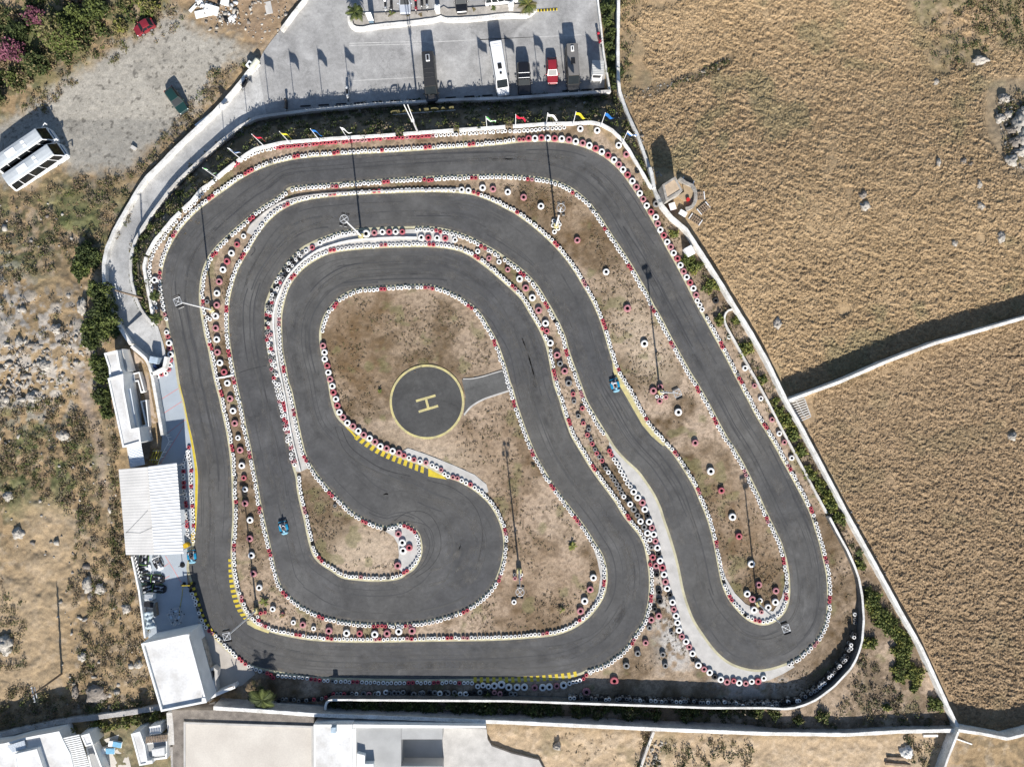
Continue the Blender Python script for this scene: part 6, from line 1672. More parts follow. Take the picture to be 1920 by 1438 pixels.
for x_, y_, rz, lb in ((216.5, 1394, -.18, 'blue cushioned sunbed higher up the villa terrace'), (203.5, 1407, -.02, 'blue cushioned sunbed lower on the villa terrace')):
    t = empty('sunbed', G(x_, y_, .3)[:2] + (.03,), rz, lb, 'sunbed', 'sunbeds on the villa terrace')
    q = MB(); q.bbox((0, 0, .26), (1.75, .85, .08), .03); q.build('frame', M_white, t)
    for a in (-.75, .75):
        for b_ in (-.34, .34): q = MB(); q.cyl((a, b_, 0), (a, b_, .24), .03, .03, 6); q.build('leg', M_white, t)
    q = MB(); q.bbox((.25, 0, .36), (1.15, .76, .12), .05); q.build('cushion', M_bed, t); q = MB(); q.box((-.58, 0, .44), (.5, .72, .10), 0, 0, 1, 0, .35); q.build('head_rest', M_white, t)
R6 = bld('white villa with L shaped roof and grey shaded terrace', 'villa', 'villa')
block(R6, 'roof', "246,1375 263,1370 272,1395 277,1425 286,1424 287,1430 262,1434.5", -.6, 2.8, par=.10)
block(R6, 'terrace_roof', "272,1392 314,1385 314,1421 288,1424 278,1421", -.6, 2.3, M_grey, par=.10)
block(R6, 'roof_block', "284,1405 308,1401 309,1415 286,1417", 2.25, 2.95, par=0)
block(R6, 'roof', "280,1362 301,1358 303,1374 281,1377", -.6, 2.2, par=.06)
t = empty('pergola', (0, 0, 0), 0, 'grey wooden slatted pergola against the tall pale wall', 'pergola')
for i in range(13):
    u = i / 12; a = (274 + 38 * u, 1380.5 - 4 * u); b_ = (275.5 + 38 * u, 1393 - 4 * u); g0, g1 = G(*a, 2.75), G(*b_, 2.75)
    q = MB(); l = math.hypot(g1[0] - g0[0], g1[1] - g0[1]); q.box(((g0[0] + g1[0]) / 2, (g0[1] + g1[1]) / 2, 2.75), (.13, l, .09), -.1); q.build('slat', M_wood, t)
g0, g1 = G(274, 1387, 2.65), G(313, 1383, 2.65); q = MB(); q.cyl(g0, g1, .06, .06, 6); q.build('beam', M_wood, t)
R7 = bld('broad beige roof terrace south of the track', 'terrace_building')
sheet('terrace_bed', [P("322,1331 400,1331 480,1336 588,1344 588,1360 470,1356 345,1352.5 345,1450 325,1450")], 2.1, M_brownf, 'structure', 3.0)
block(R7, 'roof', "345,1352.5 588,1360 588,1520 345,1520", -1, 2.2, M_concb, M_concl, .12, .25)
R8 = bld('white and grey flat roofed villa with sunken courtyard below the bottom straight', 'villa', 'villa')
block(R8, 'roof', "588.5,1357 661,1357 661,1520 588.5,1520", -1, 3.0, M_roofw, M_white, .12, .25)
block(R8, 'roof', "830,1364 912,1366 914,1385 922,1398 960,1412 1010,1424 1030,1460 1030,1520 830,1520", -1, .35, M_concl, M_concl, .04, .25)
for s_ in ("668,1365 752,1365 752,1520 668,1520", "752.5,1365 829.5,1365 829.5,1385.5 752.5,1385.5", "752.5,1436 829.5,1436 829.5,1520 752.5,1520"):
    q = MB(); q.prism(GW(s_, 2.6), -1, 2.6); q.build('grey_roof', M_grey, R8)
q = MB(); q.prism(GW("662,1357.5 911,1360.5 911,1364.5 662,1364.5", 2.8), -1, 2.8); q.build('parapet', M_white, R8)
q = MB(); q.prism(GW("661,1365.5 667.5,1365.5 667.5,1520 661,1520", 2.8), -1, 2.8); q.build('parapet', M_white, R8)
q = MB(); q.prism(GW("752.5,1386 829.5,1386 829.5,1435.5 752.5,1435.5", .4), -1, .4); q.build('courtyard_floor', M_grey, R8)
q = MB(); q.prism(GW("669,1412 684,1416 684,1440 669,1440", 3.3), 2.55, 3.3); q.build('stair_head', M_white, R8)
q = MB(); q.prism(GW("684,1432 700,1432 700,1500 684,1500", 3.5), 2.55, 3.5); q.build('stair_head', M_white, R8)
c_ = G(626, 1366.5, 3.5); q = MB(); q.bbox((c_[0], c_[1], 3.5), (.62, .8, .6), .05); tag(q.build('roof_unit', mat('unit_blue', (.40, .50, .58), .5)), 'pale blue box standing on the white villa roof', 'unit')
# bottom plot statue, kiosk bits by the top bed
t = empty('signboard', G(699, 48, LOTZ)[:2] + (LOTZ,), .05, 'white signboard on two feet at the planting bed', 'sign')
for xx in (-.28, .28): q = MB(); q.cyl((xx, 0, 0), (xx, 0, 1.2), .07, .07, 8); q.build('leg', M_black, t)
q = MB(); q.bbox((0, .05, 2.3), (.75, .16, 2.2), .04); q.build('panel', M_white, t); q = MB(); q.bbox((0, -.06, 1.1), (.62, .10, .6), .03); q.build('lower_panel', mat('sign_blue', (.12, .18, .24), .6), t)
for x_, y_, lb in ((821, 20, 'white pillar at the notch of the planting bed'), (958, 14, 'white pillar at the right hand end of the planting bed')):
    t = empty('pillar', G(x_, y_, LOTZ + .6)[:2] + (LOTZ,), 0, lb, 'pillar', 'white pillars of the planting bed')
    q = MB(); q.bbox((0, 0, .7), (.62, .62, 1.4), .05); q.build('shaft', M_white, t); q = MB(); q.bbox((0, 0, 1.44), (.78, .78, .12), .04); q.cyl((0, 0, 1.5), (0, 0, 1.8), .22, .12, 12); q.build('cap', M_white, t)
bed = sheet('planting_bed', [P("661,28 664,46 680,49 700,45 760,39 812,33 826,28 838,33 890,31 950,25 984,24 992,20 990,8 960,9 890,14 840,17 832,12 822,18 800,21 700,25 670,24")], LOTZ + .22, mat('pale_bed_soil', (.40, .37, .33), .95, .15, 1.5, .2, 10), 'structure', .3)
# ------------------------------------------------------------------ vegetation
def leafm(name, c, c2):
    m = mat(name, c, 0.75, 0.2, 1.2, 0.25, 6, col2=c2, spec=.25)
    return m
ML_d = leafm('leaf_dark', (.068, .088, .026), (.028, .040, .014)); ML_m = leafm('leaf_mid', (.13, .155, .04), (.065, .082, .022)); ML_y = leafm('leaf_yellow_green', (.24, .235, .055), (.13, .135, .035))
ML_o = leafm('leaf_olive', (.19, .165, .075), (.105, .09, .042)); ML_b = leafm('leaf_dry', (.28, .205, .12), (.16, .115, .068)); ML_g = leafm('leaf_grey', (.23, .185, .13), (.12, .095, .068)); ML_p = leafm('oleander_flower', (.24, .09, .13), (.13, .045, .065))
M_bark = mat('bark', (.11, .085, .06), .95, .2, 3, .25, 20)
def leaf_arrays(cl, per, size, seed=0, flat=.35):
    """cl rows: x,y,z(ground),rx,ry,rz -> leaf quads spread through the upper part of each mound"""
    g = np.random.default_rng(seed); cl = np.array(cl, float); n = len(cl)
    cnt = np.maximum(6, (per * np.sqrt(cl[:, 3] * cl[:, 4]) ** 1.7).astype(int)); idx_ = np.repeat(np.arange(n), cnt); N = len(idx_)
    th = g.uniform(0, 6.283, N); u = g.uniform(0, 1, N); rr = (g.uniform(0, 1, N) ** .42)
    lob = 1 + .28 * np.sin(th * 3 + idx_ * 1.7) + .16 * np.sin(th * 7 + idx_ * .9)
    cz = u; sr = np.sqrt(1 - cz * cz * .96)
    c = cl[idx_]
    x = c[:, 0] + np.cos(th) * sr * rr * c[:, 3] * lob; y = c[:, 1] + np.sin(th) * sr * rr * c[:, 4] * lob
    z = c[:, 2] + cz * rr * c[:, 5] * (0.85 + .3 * g.uniform(0, 1, N))
    s = size * g.uniform(.55, 1.35, N)
    a = g.normal(0, 1, (N, 3)); a /= np.linalg.norm(a, axis=1)[:, None]
    nn_ = g.normal(0, 1, (N, 3)); nn_[:, 2] = np.abs(nn_[:, 2]) + flat; nn_ /= np.linalg.norm(nn_, axis=1)[:, None]
    a = np.cross(nn_, a); a /= np.linalg.norm(a, axis=1)[:, None] + 1e-9; b = np.cross(nn_, a)
    p = np.stack([x, y, z], 1); A = a * s[:, None]; B = b * (s * .55)[:, None]
    V = np.stack([p - A, p + B, p + A, p - B], 1).reshape(-1, 3)
    return V, np.arange(4 * N).reshape(-1, 4), idx_
def mound(px, py, rpx, h=.9, zoff=0.0):
    z = hz(px, py) - .05 + zoff; zz_ = z + h * .5
    x, y, _ = G(px, py, zz_); r = rpx / PPM
    return (x, y, z, r, r * random.uniform(.8, 1.1), h)
def leafstuff(name, cl, per, size, mats, label, seed, wts=None):
    V, F, ix = leaf_arrays(cl, per, size, seed); g = np.random.default_rng(seed + 1)
    cm = g.choice(len(mats), len(cl), p=wts); mi = cm[ix]; fl = g.uniform(0, 1, len(ix)) < .22; mi = np.where(fl, g.integers(0, len(mats), len(ix)), mi)
    me = np_mesh(name, V, F, mats, mi); o = link_mesh(name, me, None, 'stuff'); o['label'] = label
    return o
def bush(name, px, py, rpx, h, mats, label, group=None, cat='bush', per=240, size=.165, trunk=False, th=0.0, subs=4):
    """one plant: crown of leaf clumps on short stems"""
    z = hz(px, py); x, y, _ = G(px, py, z + h * .6)
    root = empty(name, (x, y, z - .02), random.uniform(0, 6), label, cat, group)
    r = rpx / PPM; cl = [(0, 0, th, r * .62, r * .62, h - th)]
    for i in range(subs):
        a = i * 6.283 / subs + random.uniform(-.4, .4); d = r * random.uniform(.42, .66)
        cl.append((d * math.cos(a), d * math.sin(a), th * .9 + random.uniform(0, .1) * h, r * random.uniform(.34, .52), r * random.uniform(.34, .52), (h - th) * random.uniform(.55, .95)))
    V, F, ix = leaf_arrays(cl, per, size, random.randrange(9999)); g = np.random.default_rng(int(px * 7 + py))
    cm = g.integers(0, len(mats), len(cl)); mi = np.where(g.uniform(0, 1, len(ix)) < .35, g.integers(0, len(mats), len(ix)), cm[ix])
    link_mesh('crown' if trunk else 'foliage', np_mesh('foliage', V, F, mats, mi), root)
    q = MB()
    if trunk:
        q.cyl((0, 0, -.2), (.05, .03, th + .3), .16, .10, 8)
        for c in cl[1:]: q.cyl((.05, .03, th), (c[0] * .8, c[1] * .8, c[2] + .5 * c[5]), .07, .03, 6)
    else:
        for c in cl: q.cyl((0, 0, -.1), (c[0] * .8, c[1] * .8, c[2] + .45 * c[5]), .035, .015, 5)
    q.build('trunk' if trunk else 'stem', M_bark, root)
    return root
# shrubs of the planted strip by the boundary wall
GR = 'shrubs planted inside the boundary wall'
def where(px, py):
    return ''
shr = P("1265,438,9 1290,486,12 1304,499,18 1330,537,14 1344,533,12 1350,601,12 1381,601,9 1398,653,16 1431,712,10 1455,752,10 1463,775,14 1477,789,16 1490,810,14 1485,823,10 1502,845,15 1514,880,10 1523,891,12 1538,910,14 1552,929,16 1560,950,14 1575,973,16 1615,1060,12 1635,1127,24 1645,1143,20 1660,1166,22 1672,1176,16 1690,1197,18 1702,1212,16 1690,1223,20 1697,1241,18 1686,1259,16 1690,1271,14 1722,1266,20 1757,1320,18 1715,1292,9 1665,1328,8 1631,1207,16")
lm = ['below the stone hut', 'under the white box by the boundary wall', 'beside the white box by the boundary wall', 'upper one of two by the bend in the white wall', 'lower one of two by the bend in the white wall', 'inside the hooked end of the thin wall', 'tight against the thin wall hook', 'alone below the thin wall hook', 'just above the field wall junction', 'at the field wall junction', 'facing the concrete grid across the wall', 'just below the concrete grid', 'between the concrete grid and the lone white tyre', 'small, tucked to the thin wall', 'opposite the white tyre by the thin wall', 'small, halfway along the thin wall', 'halfway along the thin wall', 'upper of the dense group above the wall gap', 'middle of the dense group above the wall gap', 'lowest of the dense group above the wall gap', 'round and dark at the thin wall gap', 'beside the spiky agave', 'largest, at the head of the triangle plot', 'second large one at the head of the triangle plot', 'third large one in the triangle plot', 'dark one next to the boundary wall in the triangle plot', 'upper one in the middle of the triangle plot', 'closest to the wall in the middle of the triangle plot', 'broad one in the middle of the triangle plot', 'yellow tinged one above the bare patch', 'at the edge of the bare patch', 'lowest beside the bare patch', 'broad one by the wall below the bare patch', 'in the acute corner by the wall', 'small one low in the triangle plot', 'tiny one at the bottom of the triangle plot', 'greyish one against the curved inner wall']
for (px_, py_, r_), l_ in zip(shr, lm):
    bush('shrub', px_, py_, r_ * 1.08, .45 + r_ * .025, [ML_m, ML_y, ML_m] if r_ != 16 or py_ < 1250 else [ML_m, ML_y, ML_o], 'green shrub ' + l_, GR)
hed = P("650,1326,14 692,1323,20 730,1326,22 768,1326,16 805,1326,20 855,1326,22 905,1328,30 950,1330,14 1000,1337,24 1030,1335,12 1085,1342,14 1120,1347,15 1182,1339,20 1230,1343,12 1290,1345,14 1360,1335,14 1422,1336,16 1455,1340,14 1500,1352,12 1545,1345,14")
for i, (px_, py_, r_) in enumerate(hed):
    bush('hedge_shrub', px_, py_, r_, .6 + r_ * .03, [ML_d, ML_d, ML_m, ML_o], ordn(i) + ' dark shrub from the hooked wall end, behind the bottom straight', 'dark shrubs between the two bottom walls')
lh = [("160,480,26", 2.0, 'broad shrub left of the ramp wall above the gap'), ("148,507,16", 1.4, 'smaller shrub below the broad one left of the ramp wall'), ("184,548,22", 2.6, 'topmost of the tall green trees outside the ramp bend'), ("192,582,26", 3.0, 'second of the tall green trees outside the ramp bend'), ("200,610,24", 3.0, 'tallest green tree by the pit building corner'), ("170,615,20", 2.4, 'green tree on the hillside flank of the tall group'), ("166,640,17", 2.0, 'lowest green tree of the tall group'), ("182,684,18", 1.8, 'shrub beside the pit building roof end'), ("190,705,17", 1.6, 'dark shrub against the pit building'), ("190,745,18", 1.7, 'shrub halfway along the pit building'), ("198,775,12", 1.2, 'small shrub near the lower pit building')]
for s_, h_, l_ in lh:
    px_, py_, r_ = P(s_)[0]
    bush('tree' if h_ > 2.3 else 'shrub', px_, py_, r_ * 1.18, h_ * .75, [ML_d, ML_d, ML_m], l_, None, 'tree' if h_ > 2.3 else 'bush', 330, .17, h_ > 2.3, .3 if h_ > 2.3 else 0, 6)
rh = P("266,449,9 259,468,11 254,488,12 253,508,13 254,528,12 261,549,12 270,572,10 284,428,13 300,404,12 276,442,9 318,384,11 336,364,11")
for i, (px_, py_, r_) in enumerate(rh):
    bush('hedge_shrub', px_, py_, r_, .9, [ML_d, ML_m, ML_d], ordn(i) + ' shrub of the hedge between ramp road and track wall', 'hedge between ramp road and track wall')
for s_, h_, ms, l_ in (("104,56,38", 4.6, [ML_m, ML_m, ML_o], 'large pale green tree above the gravel yard'), ("140,30,24", 3.4, [ML_d, ML_m], 'dark tree behind the large pale green tree'), ("58,28,20", 3.0, [ML_p, ML_d, ML_p], 'pink flowering oleander next to the large tree'), ("14,92,26", 3.2, [ML_p, ML_p, ML_d], 'pink flowering oleander at the photo edge'), ("18,146,15", 1.6, [ML_m, ML_o], 'round olive shrub below the oleander'), ("175,12,26", 3.0, [ML_d, ML_d, ML_m], 'dark tree at the top edge'), ("30,60,22", 2.6, [ML_d, ML_d], 'very dark tree between two oleanders'), ("275,8,22", 1.8, [ML_m, ML_y, ML_o], 'yellow green bush above the red car'), ("222,48,16", 1.0, [ML_y, ML_o], 'yellow green bush left of the red car'), ("60,118,24", 2.4, [ML_d, ML_d, ML_o], 'dark tree between oleander and gravel yard'), ("-20,180,26", 2.6, [ML_d, ML_o], 'dark tree cut by the photo edge'), ("150,85,14", 1.4, [ML_o, ML_d], 'olive bush right of the large tree')):
    px_, py_, r_ = P(s_)[0]
    bush('tree' if h_ > 2 else 'bush', px_, py_, r_, h_, ms, l_, None, 'tree' if h_ > 2 else 'bush', 240, .19, h_ > 2, h_ * .25 if h_ > 2 else 0, 7)
for i, (px_, py_, r_) in enumerate(P("1133,12,12 1146,10,14 1140,38,14 1148,62,13 1144,84,12 1149,108,12 1147,134,12 1152,160,8 1164,131,11")):
    bush('hedge_shrub', px_, py_, r_, 1.3, [ML_d, ML_d, ML_m], ordn(i) + ' dark green shrub down the strip beside the car park' if i < 8 else 'dark green bush leaning over the boundary wall', 'green strip beside the car park')
yg = P("128,1372,15 178,1362,12 195,1366,12 215,1362,11 234,1356,13 252,1352,13 272,1346,14 292,1344,13 306,1352,9 330,1362,9 332,1390,9 330,1414,9 334,1434,10")
for i, (px_, py_, r_) in enumerate(yg):
    bush('garden_bush', px_, py_, r_, 1.2, [ML_m, ML_y, ML_o], ordn(i) + ' yellow green bush of the villa gardens, from the villa roof', 'yellow green bushes of the villa gardens')

# spiky plants
def palm(px, py, r, h, n, mats, label, cat='palm', group=None):
    z = hz(px, py); x, y, _ = G(px, py, z + h)
    root = empty('palm_tree' if h > .8 else 'agave', (x, y, z), random.uniform(0, 6), label, cat, group)
    if h > .3:
        q = MB(); q.cyl((0, 0, -.1), (0, 0, h * .5), .20, .17, 10); q.cyl((0, 0, h * .5), (0, 0, h), .17, .20, 10); q.build('trunk', M_bark, root)
    q = MB(); q.cyl((0, 0, h - .08), (0, 0, h + .18), .14, .06, 8); q.build('heart', mats[0], root)
    for i in range(n):
        a = i * 2.399 + random.uniform(-.15, .15); up = random.uniform(.15, 1.0); L = r * random.uniform(.75, 1.1); q = MB(); ca, sa = math.cos(a), math.sin(a)
        pts = []
        for k_ in range(7):
            t = k_ / 6; d = L * t * (.95 - .25 * t * (1 - up)); zz_ = h + .1 + L * (up * .75 * t - .75 * t * t * (1.15 - up * .5)); pts.append((d, max(zz_, .03)))
        wid = .055 * r + .05
        vs = []
        for k_, (d, zz_) in enumerate(pts):
            t = k_ / 6; w = wid * (math.sin(math.pi * min(1, t * .82 + .18)) + .08)
            for s, dz in ((-1, -.25 * w), (0, 0), (1, -.25 * w)): vs.append((ca * d - sa * w * s, sa * d + ca * w * s, zz_ + dz))
        fs = []
        for k_ in range(6):
            for j in (0, 1): fs.append((k_ * 3 + j, k_ * 3 + 3 + j, k_ * 3 + 4 + j, k_ * 3 + 1 + j))
        if h > .8:   # split leaflets
            fs = []; vs = []
            q.tube([(ca * d, sa * d, zz_) for d, zz_ in pts], .018, 4)
            for k_ in range(1, 24):
                t = k_ / 24 * 6; j = min(5, int(t)); u = t - j; d = pts[j][0] + (pts[j + 1][0] - pts[j][0]) * u; zz_ = pts[j][1] + (pts[j + 1][1] - pts[j][1]) * u
                ll = .42 * r * math.sin(math.pi * (.12 + .84 * k_ / 24)) * .6
                for s in (-1, 1):
                    b0 = len(vs); ex, ey = ca * .75 - sa * s, sa * .75 + ca * s
                    vs += [(ca * d, sa * d, zz_), (ca * (d + .06), sa * (d + .06), zz_), (ca * d + ex * ll, sa * d + ey * ll, zz_ - .25 * ll)]; fs.append((b0, b0 + 1, b0 + 2))
        q.add(vs, fs); q.build('frond' if h > .8 else 'leaf', random.choice(mats), root)
    return root
palm(492, 1312, 2.0, 2.2, 30, [ML_d, ML_m, ML_d], 'palm tree at the bottom of the pit side behind the tyre row')
palm(478, 1292, 1.7, 1.2, 20, [ML_b, ML_d, ML_o], 'bushy dry palm above the taller palm by the flat roof building')
palm(666, 24, 1.5, 1.4, 22, [ML_m, ML_y, ML_d], 'yellow green palm at the rounded tip of the planting bed'); palm(990, 10, 1.6, 1.6, 22, [ML_m, ML_y, ML_o], 'palm at the right hand end of the planting bed')
palm(290, 555, .9, .9, 16, [ML_m, ML_d], 'upper small palm between wall and first corner tyres'); palm(293, 596, 1.0, .9, 16, [ML_m, ML_d], 'lower small palm between wall and first corner tyres')
AG = 'spiky plants'
for x_, y_, r_, ms, lb in ((1073, 1023, .85, [ML_y, ML_m], 'bright green agave on the dry ground inside the diagonal lane'), (1053, 1143, .7, [ML_y, ML_b], 'yellowish spiky plant on the dry ground near the bottom bend'), (496, 1128, .9, [ML_y, ML_m, ML_b], 'yellow green spiky plant in the tyre strip near the bottom left bend'), (529, 1153, .5, [ML_b, ML_y], 'small dry spiky plant behind the red tyre'), (1611, 1036, .8, [ML_d, ML_m], 'dark spiky agave beside the curved inner wall'), (735, 28, .7, [ML_m, ML_o], 'agave near the middle of the planting bed'), (765, 28, .45, [ML_o, ML_b], 'small dry plant in the planting bed'), (789, 29, .4, [ML_o, ML_b], 'small dry plant near the white pillar'), (864, 20, .75, [ML_d, ML_m], 'dark agave right of the white pillar'), (888, 19, .4, [ML_o, ML_b], 'small plant between two agaves of the planting bed'), (924, 18, .65, [ML_d, ML_m], 'agave before the right hand pillar'), (522, 1364, .8, [ML_m, ML_o], 'spiky plant on the edge of the beige terrace'), (570, 1366, .7, [ML_m, ML_o], 'spiky plant at the corner of the beige terrace'), (487, 1350, .5, [ML_o], 'small plant above the beige terrace'), (1000, 875, .4, [ML_o, ML_b], 'small dry plant beside the bend of the helipad lane'), (712, 733, .4, [ML_y, ML_m], 'small bright green tuft left of the helipad')):
    palm(x_, y_, r_, .12, 15, ms, lb, 'plant', AG)

def pts_in(poly, n, seed):
    g = np.random.default_rng(seed); p = np.array(poly); lo, hi = p.min(0), p.max(0); out = []
    while len(out) < n:
        c = g.uniform(lo, hi, (n * 2, 2)); c = c[inside(c[:, 0], c[:, 1], poly)]; out += [tuple(v) for v in c]
    return out[:n]
# low shrubs of the bank, the hillside and the strip, too many to count
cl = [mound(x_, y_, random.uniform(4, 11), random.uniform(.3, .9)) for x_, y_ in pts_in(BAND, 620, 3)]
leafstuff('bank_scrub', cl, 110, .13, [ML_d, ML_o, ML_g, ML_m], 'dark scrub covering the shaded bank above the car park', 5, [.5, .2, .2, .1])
cl = []
for poly, n, (a, b_), (h0, h1), sd in ((P("0,760 100,745 190,800 195,960 150,980 60,920 -20,960 -20,770"), 420, (4, 10), (.4, 1.0), 1), (P("-20,560 160,560 200,700 180,760 60,770 -20,720"), 130, (3, 8), (.3, .8), 2), (P("120,1080 250,1030 285,1200 300,1330 180,1340 120,1290 150,1180"), 300, (4, 10), (.4, 1.0), 3), (P("-20,1080 40,1130 50,1240 20,1260 -20,1250"), 50, (5, 12), (.5, 1.1), 4),
    (P("-20,370 70,360 150,330 240,330 250,400 200,470 120,500 -20,540"), 300, (4, 11), (.3, .9), 6), (P("30,1290 120,1310 300,1310 250,1334 60,1366 -20,1376 -20,1350"), 150, (5, 12), (.5, 1.2), 7), (P("150,960 230,960 240,1040 200,1100 130,1090"), 90, (4, 9), (.3, .8), 8), (P("205,780 222,840 222,1040 245,1100 215,1100 200,900"), 90, (4, 9), (.4, .9), 9), (P("60,230 160,140 330,60 345,30 300,0 150,110 40,190"), 110, (4, 10), (.3, .8), 10), (P("345,250 440,150 470,120 400,130 350,200 260,310 200,330 180,360 260,330"), 150, (4, 10), (.4, .9), 12)):
    cl += [mound(x_, y_, random.uniform(a, b_), random.uniform(h0, h1) * .8) for x_, y_ in pts_in(poly, int(n * .72), sd)]
leafstuff('hillside_scrub', cl, 170, .105, [ML_o, ML_d, ML_g, ML_b, ML_m], 'olive and brown scrub dotting the hillside', 8, [.30, .08, .26, .30, .06])
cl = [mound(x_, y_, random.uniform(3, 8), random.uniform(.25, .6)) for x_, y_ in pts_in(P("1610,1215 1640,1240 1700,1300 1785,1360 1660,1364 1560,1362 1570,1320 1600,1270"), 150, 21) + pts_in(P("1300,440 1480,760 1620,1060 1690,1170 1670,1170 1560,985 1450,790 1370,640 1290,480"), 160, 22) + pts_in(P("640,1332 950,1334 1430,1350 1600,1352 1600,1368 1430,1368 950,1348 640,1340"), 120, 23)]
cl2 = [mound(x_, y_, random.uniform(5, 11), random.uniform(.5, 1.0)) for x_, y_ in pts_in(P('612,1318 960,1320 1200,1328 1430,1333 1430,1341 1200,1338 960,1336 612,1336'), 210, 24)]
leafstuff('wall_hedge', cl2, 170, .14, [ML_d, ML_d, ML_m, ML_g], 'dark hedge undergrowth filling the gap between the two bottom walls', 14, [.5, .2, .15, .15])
cl2 = [mound(x_, y_, random.uniform(6, 14), random.uniform(.5, 1.4)) for x_, y_ in pts_in(P('-30,20 60,-10 250,-30 330,-30 280,25 215,55 150,100 60,150 -30,205'), 230, 25)]
leafstuff('corner_thicket', cl2, 150, .17, [ML_d, ML_m, ML_o, ML_b], 'dark green thicket round the trees above the gravel yard', 15, [.45, .2, .2, .15])
leafstuff('strip_scrub', cl, 120, .11, [ML_g, ML_o, ML_d, ML_b], 'grey and olive low scrub between the walls', 9, [.4, .25, .2, .15])
cl = [mound(x_, y_, random.uniform(4, 12), random.uniform(.3, .8)) for x_, y_ in pts_in(P("1710,0 1745,60 1760,150 1800,150 1840,110 1900,60 1900,-20 1715,-20"), 90, 31) + pts_in(P("1165,0 1190,0 1195,60 1180,150 1165,160"), 30, 32) + pts_in(P("1868,180 1930,150 1930,300 1890,300"), 60, 33) + pts_in(P("1830,-20 1960,-20 1960,140 1890,90"), 110, 37) + pts_in(P("1235,1385 1320,1385 1420,1400 1400,1438 1230,1440"), 45, 34) + pts_in(P("1210,1374 1222,1380 1200,1440 1190,1440"), 16, 35) + pts_in(P("1700,1380 1770,1385 1740,1440 1690,1420"), 22, 36)]  # far corner scrub thickened, partly to stand in for lens darkening
cl += [mound(1234 + t * 140, 165 - 55 * t ** 1.35 + random.gauss(0, 2.5), random.uniform(3, 7), random.uniform(.3, .7)) for t in np.random.default_rng(9).uniform(0.2, .95, 60)]
leafstuff('field_scrub', cl, 110, .12, [ML_o, ML_d, ML_b], 'olive scrub at the edges of the straw field', 10)
# dead weeds speckling the islands
wl = []
for poly, n, sd in ((P("640,560 800,545 900,610 945,690 870,705 800,685 735,720 720,770 690,800 640,770 612,680"), 1500, 41), (P("830,860 880,780 955,745 1000,870 1070,980 1120,1060 1110,1120 1040,1175 900,1190 870,1160 940,1080 950,990 910,890"), 1500, 42), (P("930,345 1060,350 1150,470 1260,660 1390,900 1470,1060 1440,1130 1380,1110 1340,980 1270,830 1170,690 1090,500 990,390"), 2300, 43), (P("570,900 600,920 700,985 740,1000 745,1060 660,1080 600,1040 575,960"), 420, 44), (P("385,560 400,500 440,450 430,600 470,880 500,1060 560,1150 800,1185 800,1198 560,1190 470,1140 445,960 420,740"), 700, 45), (P("1000,560 1050,650 1100,780 1200,950 1240,1060 1300,1260 1180,1280 1230,1120 1200,1000 1100,840 1050,720"), 520, 46), (P("1160,260 1230,360 1400,640 1550,950 1600,1080 1600,1200 1560,1150 1555,1000 1440,770 1290,520 1190,320"), 600, 47), (P("1440,1290 1550,1220 1590,1150 1600,1200 1540,1290 1460,1310"), 300, 48), (P("310,440 440,320 600,275 600,285 450,345 320,470"), 160, 49), (P("920,1370 1200,1380 1180,1438 1000,1438 930,1400"), 150, 50)):
    wl += pts_in(poly, n, sd)
wl = [q for q in wl if fbm(np.array([q[0]]), np.array([q[1]]), 60, 3, 40)[0] + random.uniform(-.12, .12) > .50]
cl = [mound(x_, y_, random.uniform(1.4, 4.6), random.uniform(.05, .15)) for x_, y_ in wl]
leafstuff('dead_weeds', cl, 40, .085, [ML_b, ML_g, ML_o, leafm('weed_dark', (.085, .062, .038), (.05, .036, .022))], 'dry dead weeds speckling the islands inside the track', 12, [.5, .22, .16, .12])

# ------------------------------------------------------------------ rocks and rubble
M_rock = mat('limestone', (.44, .41, .36), .95, .18, 1.1, .25, 7, .8, 5, col2=(.26, .235, .205)); M_rockd = mat('dark_rock', (.24, .21, .18), .95, .2, 1.3, .25, 8, .7, 5)
def ico():
    t = (1 + 5 ** .5) / 2
    v = np.array([(-1, t, 0), (1, t, 0), (-1, -t, 0), (1, -t, 0), (0, -1, t), (0, 1, t), (0, -1, -t), (0, 1, -t), (t, 0, -1), (t, 0, 1), (-t, 0, -1), (-t, 0, 1)]) / math.sqrt(1 + t * t)
    f = [(0, 11, 5), (0, 5, 1), (0, 1, 7), (0, 7, 10), (0, 10, 11), (1, 5, 9), (5, 11, 4), (11, 10, 2), (10, 7, 6), (7, 1, 8), (3, 9, 4), (3, 4, 2), (3, 2, 6), (3, 6, 8), (3, 8, 9), (4, 9, 5), (2, 4, 11), (6, 2, 10), (8, 6, 7), (9, 8, 1)]
    return v, f
def subd(v, f):
    v = [tuple(p) for p in v]; c = {}; out = []
    def mid(a, b):
        k_ = (min(a, b), max(a, b))
        if k_ not in c:
            m = (np.array(v[a]) + np.array(v[b])) / 2; m /= np.linalg.norm(m); c[k_] = len(v); v.append(tuple(m))
        return c[k_]
    for a, b, d in f:
        x, y, z = mid(a, b), mid(b, d), mid(d, a); out += [(a, x, z), (b, y, x), (d, z, y), (x, y, z)]
    return np.array(v), out
iv2, if2 = subd(*subd(*subd(*ico()))); if2 = np.array(if2)
